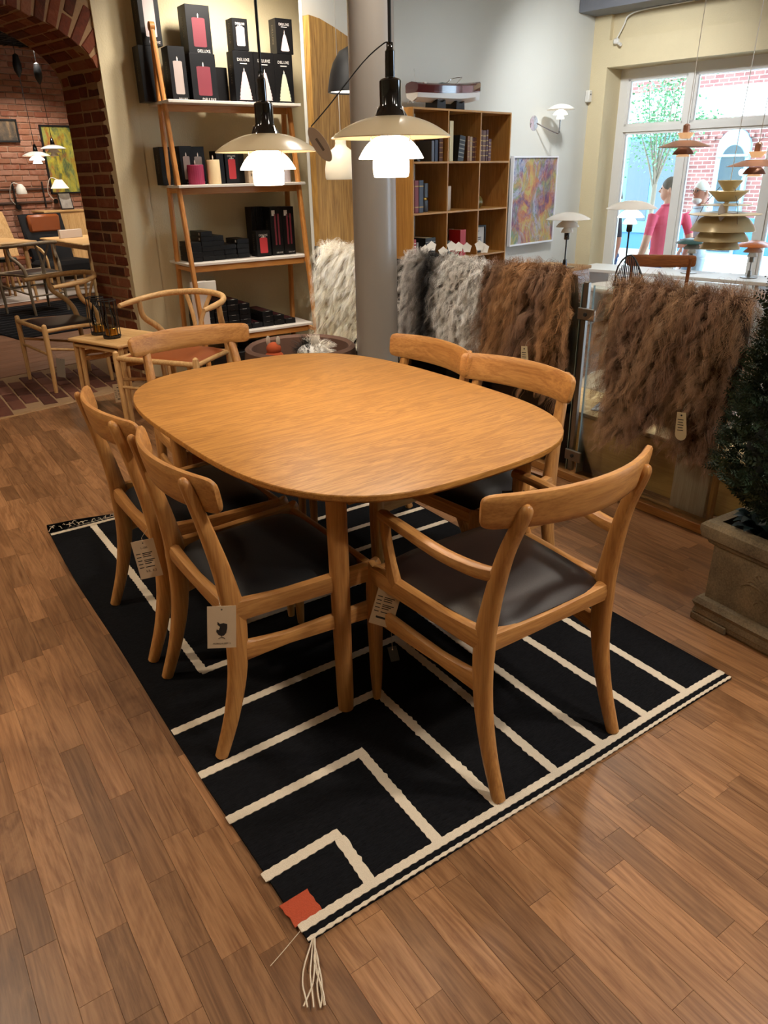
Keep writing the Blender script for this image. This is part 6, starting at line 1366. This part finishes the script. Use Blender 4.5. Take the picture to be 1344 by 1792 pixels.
# ------------------------------------------------------------------ nest tables, lanterns, chairs near the arch
a_ = math.atan2(-.927, .376)
nt = thing('nesting_tables', 'nest of pale oak side tables carrying two lanterns', 'table', (1.313, 5.003, 0), a_)        # local X along the front edge
for i, (w, d, z) in enumerate(((.51, .42, .500), (.43, .40, .466))):
    m = MB(); m.rbox((0, 0, z - .009), (w, d, .018), .004); m.build('table_top', PALE_X, nt, 0)
    for sx in (-1, 1):
        for sy in (-1, 1):
            m = MB(); m.sweep([(sx * (w / 2 - .02), sy * (d / 2 - .03), 0), (sx * (w / 2 - .03), sy * (d / 2 - .035), z - .02)], [.020, .030], [.022, .032], (1, 0, 0), 10, 3); m.build('leg', PALE_Z, nt)
        m = MB(); m.sweep([(sx * (w / 2 - .03), -(d / 2 - .04), z - .10), (sx * (w / 2 - .03), 0, z - .115), (sx * (w / 2 - .03), d / 2 - .04, z - .10)], .018, .030, (1, 0, 0), 10, 3); m.build('stretcher', PALE_X, nt)
    m = MB(); m.rbox((0, d / 2 - .04, z - .05), (w - .06, .016, .04), .002); m.build('apron', PALE_X, nt, 0)
BRASS = plain('brass', 'a8803a', 0.25, 1.0); BWIRE = plain('black_wire', '1c1c1e', 0.4)
def lantern(label, x, y):
    t = thing('lantern', label, 'lantern', (x, y, .5005), 0, 'lanterns on the nesting tables'); m = MB(); m.lathe([(.054, 0), (.056, .004), (.056, .012), (.05, .014)], 8); m.build('base', BWIRE, t)
    for z in (.014, .236): m = MB(); m.tube([(.054 * math.cos(2 * PI * k / 24), .054 * math.sin(2 * PI * k / 24), z) for k in range(24)], .0035, 6, closed=True); m.build('hoop', BWIRE, t)
    for k in range(6): a = 2 * PI * k / 6; m = MB(); m.tube([(.054 * math.cos(a), .054 * math.sin(a), .012), (.054 * math.cos(a), .054 * math.sin(a), .238)], .003, 6); m.build('bar', BWIRE, t)
    m = MB(); m.lathe([(.036, .018), (.038, .02), (.038, .062), (.036, .064), (.0, .064)], 24); m.build('brass_cup', BRASS, t)
    m = MB(); pr = [(.032, .062), (.040, .10), (.032, .15), (.020, .19), (.016, .225)]; m.ring_loft([[Vector((r * math.cos(2 * PI * k / 24), r * math.sin(2 * PI * k / 24), z)) for k in range(24)] for r, z in pr], cap=False); m.build('glass_chimney', CLEAR, t)
lantern('black wire lantern with brass cup, the nearer one', 1.262, 4.975); lantern('black wire lantern with brass cup, the farther one', 1.232, 5.150)
hang_tag('kraft tag hanging low between the nesting table legs', basis(V(.86, -.5, .05), V(.02, .05, 1), (1.215, 4.86, .215)), .07, .12, spec_lines(.07, .12, '', ''), loopto=[(1.21, 4.90, .30), (1.20, 4.93, .34)])

def wishbone(label, loc, rz, wx_, wz_, seatm, s=1.09, group='wishbone chairs'):
    t = thing('wishbone_chair', label, 'chair', loc, rz, group)
    def T(pts, r, nm, mat, n=10): m = MB(); P_ = cr([Vector(p) * s for p in pts], 5); m.tube(P_, lerp_list([x * s for x in (r if hasattr(r, '__len__') else [r, r])], len(P_)), n); m.build(nm, mat, t)
    for s_ in (-1, 1):
        m = MB(); m.tube([Vector(p) * s for p in ((.21, s_ * .255, 0), (.205, s_ * .26, .25), (.205, s_ * .262, .425), (.205, s_ * .262, .452), (.205, s_ * .262, .46))], [.012 * s, .017 * s, .018 * s, .015 * s, .006 * s], 12); m.build('leg', wz_, t)
        T(((-.21, s_ * .20, 0), (-.20, s_ * .205, .22), (-.19, s_ * .205, .42), (-.15, s_ * .225, .52), (-.07, s_ * .262, .60), (-.055, s_ * .265, .69)), (.013, .017, .019, .018, .017, .014), 'leg', wz_)
        T(((.2, s_ * .26, .415), (0, s_ * .235, .415), (-.19, s_ * .2, .405)), .013, 'seat_rail', wx_); T(((.205, s_ * .258, .30), (-.195, s_ * .203, .22)), .009, 'stretcher', wx_)
    T(((.205, -.26, .42), (.205, .26, .42)), .015, 'seat_rail', wx_); T(((-.19, -.2, .405), (-.19, .2, .405)), .013, 'seat_rail', wx_); T(((.205, -.258, .26), (.205, .258, .26)), .009, 'stretcher', wx_); T(((-.195, -.2, .20), (-.195, .2, .20)), .009, 'stretcher', wx_)
    hoop = [(.10, -.275, .685), (0, -.272, .692), (-.12, -.25, .702), (-.22, -.17, .715), (-.265, 0, .722), (-.22, .17, .715), (-.12, .25, .702), (0, .272, .692), (.10, .275, .685)]
    T(hoop, (.012, .016, .016, .017, .018, .017, .016, .016, .012), 'arm_hoop', wx_, 12)
    m = MB(); m.sweep([Vector(p) * s for p in ((-.192, 0, .40), (-.205, 0, .52))], [.045 * s, .04 * s], [.014 * s, .014 * s], (0, 1, 0), 10, 3); m.build('back_splat', wz_, t)
    for s_ in (-1, 1): m = MB(); m.sweep(cr([Vector(p) * s for p in ((-.203, s_ * .008, .50), (-.225, s_ * .035, .60), (-.252, s_ * .085, .715))], 5), .026 * s, .013 * s, (0, 1, 0), 10, 3); m.build('back_splat', wz_, t)
    m = MB(); pad(m, -.185 * s, .195 * s, .195 * s, .25 * s, .408 * s, .428 * s, .010); m.build('seat', seatm, t, 50); return t
GREYOAK_X = wood('grey_oak_x', '6d5a44', '9a8468', 0, rough=.55); GREYOAK_Z = wood('grey_oak_z', '6d5a44', '9a8468', 2, rough=.55)
DARKSEAT = plain('dark_leather_seat', '241c1c', .4)
wishbone('oak wishbone chair with dark seat in the archway', (1.185, 6.08, 0), math.radians(187.8), PALE_X, PALE_Z, DARKSEAT)
wishbone('oak wishbone chair with cognac leather seat behind the table', (1.50, 4.44, 0), math.radians(213.5), PALE_X, PALE_Z, COGNAC)
wishbone('greyish oak wishbone chair in the room behind the arch', tuple(A(1.0, 3.95, 0)), TH + math.radians(100), GREYOAK_X, GREYOAK_Z, DARKSEAT)
hang_tag('grey card tag hanging on the archway chair leg', basis(V(.80, -.55, -.15), V(-.25, .1, 1), (1.06, 5.735, .245)), .062, .14, (), False, plain('grey_card', '8d8478', .8), [(1.045, 5.745, .26), (1.01, 5.757, .33)])
# ------------------------------------------------------------------ brown tub seat with toys behind the table
k = thing('tub_seat', 'round brown upholstered tub seat behind the table', 'seat', (2.12, 4.02, 0)); BRF = plain('brown_felt', '5b3f30', .9, bump=.3, bscale=250); m = MB()
m.ring_loft([[Vector((r * math.cos(2 * PI * q / 36), r * math.sin(2 * PI * q / 36), z)) for q in range(36)] for r, z in ((.30, .10), (.335, .16), (.345, .40), (.335, .485), (.315, .50), (.295, .485), (.285, .36))], cap=False); m.build('tub_shell', BRF, k); m = MB(); m.lathe([(.29, .10), (.30, .12), (.29, .36), (.25, .385), (0, .39)], 36); m.build('cushion', BRF, k)
for q in range(4): a = PI / 4 + q * PI / 2; m = MB(); m.tube([(.22 * math.cos(a), .22 * math.sin(a), 0), (.22 * math.cos(a), .22 * math.sin(a), .12)], .016, 8); m.build('leg', BLACKMATT, k)
k = thing('soft_toy', 'orange plush toy animal with pale ears on the tub seat', 'toy', (1.955, 4.05, .385)); m = MB(); ellip(m, (0, 0, .05), (.06, .06, .05)); ellip(m, (0, 0, .105), (.045, .045, .04)); m.build('plush_body', plain('orange_plush', 'a8481f', .95, bump=.5, bscale=400), k)
for s_ in (-1, 1): m = MB(); ellip(m, (.022 * s_, -.022 * s_, .152), (.014, .008, .03)); m.build('ear', plain('pale_plush', 'b5a594', .95), k)
k = thing('fur_cushion', 'black and white long-haired cushion on the tub seat', 'cushion', (2.19, 3.99, .385)); m = MB(); ellip(m, (0, 0, .06), (.10, .10, .055)); o = m.build('cushion_body', plain('white_coat', 'd8d4cc', .9), k); me = o.data; nv = len(me.vertices); co = np.empty(nv * 3, dtype=np.float32); no = np.empty(nv * 3, dtype=np.float32); me.vertices.foreach_get('co', co); me.vertices.foreach_get('normal', no); r = np.random.default_rng(3); pk = r.integers(0, nv, 3000); P = co.reshape(-1, 3)[pk].astype(float) + r.normal(0, .006, (3000, 3)); N = no.reshape(-1, 3)[pk].astype(float); cs = np.where((P[:, :1] * .6 - P[:, 1:2] * .3 < -.01), lin('15130f'), lin('cdc4b6')); f = fleece(P, N, cs, .05, .0012, 4, wave=.004, parent=k, segs=3, grav=.3); f.name = 'long_hair'; tag(f, kind='stuff')

# ------------------------------------------------------------------ room behind the arch
def athing(name, label, cat, u, t, z, group=None, rz=0.0): return thing(name, label, cat, tuple(A(u, t, z)), TH + rz, group)
k = athing('rug', 'black woven rug under the chairs behind the arch', 'rug', 1.3, 3.55, .0035); m = MB(); m.rbox((0, 0, .004), (2.4, 2.1, .008), .002); m.build('field', RUGBLACK, k, 0)
for i in range(14): m = MB(); m.box((0, -1.0 + i * .15, .0084), (2.36, .008, .001)); m.build('weave_line', plain('grey_yarn', '4a4648', .95), k, 0)
k = athing('pale_carpet', 'light grey carpet in front of the far brick wall', 'carpet', 1.6, 5.85, .0035); m = MB(); m.rbox((0, 0, .003), (4.0, 1.9, .006), .002); m.build('pile', plain('pale_carpet', 'b5aaa0', .95, noise=.1, nscale=40), k, 0)
def long_table(label, u, t, w, d, rz):
    k = athing('long_table', label, 'table', u, t, 0, 'pale tables behind the arch', rz); m = MB(); m.rbox((0, 0, .725), (w, d, .026), .008); m.build('table_top', PALE_X, k, 0)
    for sx in (-1, 1):
        for sy in (-1, 1): m = MB(); m.sweep([(sx * (w / 2 - .10), sy * (d / 2 - .10), 0.008), (sx * (w / 2 - .12), sy * (d / 2 - .12), .715)], [.034, .055], [.034, .055], (1, 0, 0), 10, 2.6); m.build('leg', PALE_Z, k)
        m = MB(); m.rbox((sx * (w / 2 - .12), 0, .68), (.03, d - .25, .06), .003); m.build('apron', PALE_X, k, 0)
long_table('pale oak table right behind the brick arch edge', 2.0, 4.35, .80, 1.5, -.12); long_table('pale oak table at the left behind the arch', .62, 5.15, 1.7, .85, 0)
k = athing('paper_stack', 'white paper stack standing on the pale table', 'paper', 1.93, 4.75, .7385); m = MB(); m.rbox((0, 0, .05), (.30, .05, .10), .003); m.build('sheets', plain('white_card', 'cbbdb2', 0.6), k, 0)
k = athing('lounge_chair', 'black upholstered lounge chair with cognac headrest behind the tables', 'chair', 2.22, 5.75, 0, None, -PI / 2); BLK = plain('black_wool', '0d0c10', .9)
m = MB(); m.rbox((0, 0, .30), (.62, .66, .18), .05); m.build('seat', BLK, k); m = MB(); m.sweep(cr([(-.24, 0, .30), (-.32, 0, .62), (-.42, 0, .98)], 5), .62, lerp_list([.14, .12, .08], 11), (0, 1, 0), 14, 4); m.build('backrest', BLK, k); m = MB(); m.rbox((-.33, 0, .86), (.10, .46, .24), .03); m.build('headrest', COGNAC, k)
for s_ in (-1, 1): m = MB(); m.sweep(cr([(.30, s_ * .34, 0.01), (.26, s_ * .34, .50), (-.28, s_ * .34, .54), (-.38, s_ * .34, 0.01)], 5), .03, .05, (0, 1, 0), 10, 3); m.build('frame_side', PALE_Z, k)
k = athing('plywood_chair', 'tall pale wooden chair back left of the lounge chair', 'chair', 1.70, 6.38, 0, None, -PI / 2); m = MB(); m.sweep(cr([(.0, 0, .42), (-.12, 0, .7), (-.2, 0, 1.02)], 5), lerp_list([.42, .46, .36], 11), .02, (0, 1, 0), 12, 3); m.build('backrest', PALE_Z, k); m = MB(); m.rbox((.18, 0, .42), (.42, .44, .03), .008); m.build('seat', COGNAC, k)
for sx in (0, .36):
    for sy in (-.19, .19): m = MB(); m.tube([(sx, sy, 0.006), (sx, sy * .9, .41)], .015, 8); m.build('leg', PALE_Z, k)
k = athing('stool', 'small wooden stool with green seat behind the arch', 'stool', 1.42, 5.72, 0.006); m = MB(); m.lathe([(.15, .43), (.16, .44), (.155, .47), (0, .475)], 24); m.build('seat', plain('dark_green_pad', '1f2a24', .8), k)
for q in range(3): a = q * 2.1; m = MB(); m.tube([(.16 * math.cos(a), .16 * math.sin(a), 0), (.08 * math.cos(a), .08 * math.sin(a), .43)], .016, 8); m.build('leg', PALE_Z, k)
k = athing('side_chair', 'pale wooden chair at the left edge behind the arch', 'chair', 0.92, 6.15, 0.006, None, -PI / 2); m = MB(); m.rbox((0, 0, .44), (.42, .42, .03), .01); m.build('seat', PALE_X, k); m = MB(); m.sweep([(-.2, -.22, .72), (-.23, 0, .72), (-.2, .22, .72)], .12, .02, (0, 0, 1), 10, 3); m.build('backrest', PALE_X, k)
for sx in (-1, 1):
    for sy in (-1, 1): m = MB(); m.tube([(sx * .19, sy * .19, 0), (sx * .19, sy * .19, .78 if sx < 0 else .43)], .016, 8); m.build('leg', PALE_Z, k)
k = athing('cabinet', 'pale oak cabinet against the far brick wall', 'cabinet', 2.75, 6.62, 0.006); m = MB(); m.rbox((0, 0, .52), (.66, .38, .90), .006); m.build('body', PALE_X, k, 0); m = MB(); m.rbox((0, 0, .985), (.68, .40, .025), .004); m.build('top_board', PALE_X, k, 0)
for sx in (-1, 1): m = MB(); m.rbox((sx * .16, -.196, .56), (.30, .012, .76), .003); d_ = m.build('door', PALE_Z, k, 0); m = MB(); m.lathe([(.012, 0), (.012, .02)], 12, (sx * .03, -.203, .6), Matrix.Rotation(PI / 2, 3, 'X')); m.build('knob', BRASS, k)
for sx in (-1, 1):
    for sy in (-1, 1): m = MB(); m.tube([(sx * .29, sy * .15, 0), (sx * .29, sy * .15, .08)], .018, 8); m.build('leg', PALE_Z, k)
k = athing('photo_stand', 'framed photo leaning on the cabinet top', 'picture frame', 2.86, 6.60, 1.005); M_ = Matrix.Rotation(-.25, 3, 'X'); m = MB(); m.rbox((0, 0, .12), (.20, .012, .24), .002, M=M_); m.build('frame', BLACKMATT, k, 0); m = MB(); m.box((0, -.008, .12), (.17, .004, .21), M=M_); m.build('photo', plain('grey_photo', 'a9a39c', .5, noise=.5, nscale=18), k, 0)
def wall_pic(label, u0, u1, z0, z1, mt):
    k = athing('wall_picture', label, 'picture', (u0 + u1) / 2, 6.865, z0); w, h = u1 - u0, z1 - z0; m = MB()
    for dx, dz, a, c in ((0, .012, w, .024), (0, h - .012, w, .024), (-w / 2 + .012, h / 2, .024, h), (w / 2 - .012, h / 2, .024, h)): m.rbox((dx, 0, dz), (a, .035, c), .002)
    m.build('frame', BLACKMATT, k, 0); m = MB(); m.box((0, .004, h / 2), (w - .04, .016, h - .04)); m.build('canvas', mt, k, 0)
wall_pic('large yellow and green abstract painting on the far brick wall', 2.79, 3.45, 1.22, 2.16, art('abstract_yellow', ['26323c', '4a5a3a', 'b0a030', 'c8bc4a', '7a8a3a', '2e3a48', '3c5a46', '9aa050', 'a85a24', '39485a'], 3.0, 1.0)); wall_pic('small framed picture of pale beams at the left image edge', 2.05, 2.47, 1.92, 2.22, art('beam_picture', ['2e2a26', '4a423a', 'b08a5a', '6a5a48', '35302c'], 3.0, .5))
k = athing('wall_rail', 'thin dark wall rack on the far brick wall', 'wall rack', 2.38, 6.87, 1.12); 
for z in (0, .18): m = MB(); m.rbox((0, 0, z), (.80, .03, .025), .003); m.build('rail', plain('dark_rail', '4a342a', .7), k, 0)
for x in (-.16, .28): m = MB(); m.rbox((x, -.03, .10), (.02, .02, .36), .002); m.build('bracket', BLACKMATT, k, 0)
def ph_small(label, u, t, z, glow):
    k = athing('pendant_lamp', label, 'lamp', u, t, z, 'pendants behind the arch'); 
    for (R, h, r0, zz, e, mt, nm) in ((.165, .05, .03, .0, 2.2, CHW, 'upper_shade'), (.09, .045, .02, -.045, 2.6, glow, 'middle_shade'), (.055, .045, .015, -.085, 3.0, glow, 'lower_shade')): m = MB(); dome(m, R, h, r0, zz, 32, .002, e); m.build(nm, mt, k)
    m = MB(); m.lathe([(.03, .045), (.022, .10), (.012, .13)], 16); m.build('socket', BLACKGLOSS, k); m = MB(); m.tube([(0, 0, .12), (-.02, 0, 2.62 - z)], .004, 6); m.build('cord', BLACKMATT, k)
    m = MB(); m.lathe([(.01, 2.55 - z), (.045, 2.62 - z), (.05, 2.68 - z), (.03, 2.78 - z), (.0, 2.80 - z)], 14, (-.02, 0, 0)); m.build('pulley', BLACKMATT, k); m = MB(); m.tube([(-.02, 0, 2.78 - z), (-.02, 0, 3.16 - z)], .004, 6); m.build('ceiling_cord', BLACKMATT, k)
ph_small('white pendant lamp with pulley behind the arch, the lit left one', 1.80, 5.0, 1.70, OPALLIT); ph_small('white pendant lamp with pulley before the yellow painting', 2.33, 5.6, 1.80, CHW)
def wall_lamp(label, u, z, cone):
    k = athing('wall_lamp', label, 'lamp', u, 6.86, z, 'wall lamps behind the arch'); m = MB()
    if cone: m.ring_loft([[Vector((r * math.cos(2 * PI * q / 24) + .0, -.22 + r * math.sin(2 * PI * q / 24), zz)) for q in range(24)] for r, zz in ((.05, .12), (.13, 0), (.127, 0), (.047, .118))], cap=False, closed=True)
    else: m.lathe([(.075, 0), (.078, .02), (.06, .09), (.03, .13), (.0, .135)], 24, (0, -.2, 0))
    m.build('shade', plain('ivory_shade', 'd8cdb4', .5, emit=(1, .88, .66, 1), estr=.6) if cone else WHITEPAINT, k); m = MB(); m.tube(cr([(0, -.2, .12), (-.08, -.12, .14), (-.10, -.02, -.05), (0, 0, -.18)], 5), .006, 7); m.build('arm', WHITEPAINT, k); m = MB(); m.lathe([(.035, 0), (.035, .015)], 18, (0, -.005, -.18), Matrix.Rotation(PI / 2, 3, 'X')); m.build('wall_plate', BLACKMATT, k)
wall_lamp('ivory cone wall lamp beside the yellow painting', 2.83, 1.30, True); wall_lamp('white bell wall lamp on the far brick wall', 2.25, 1.24, False)
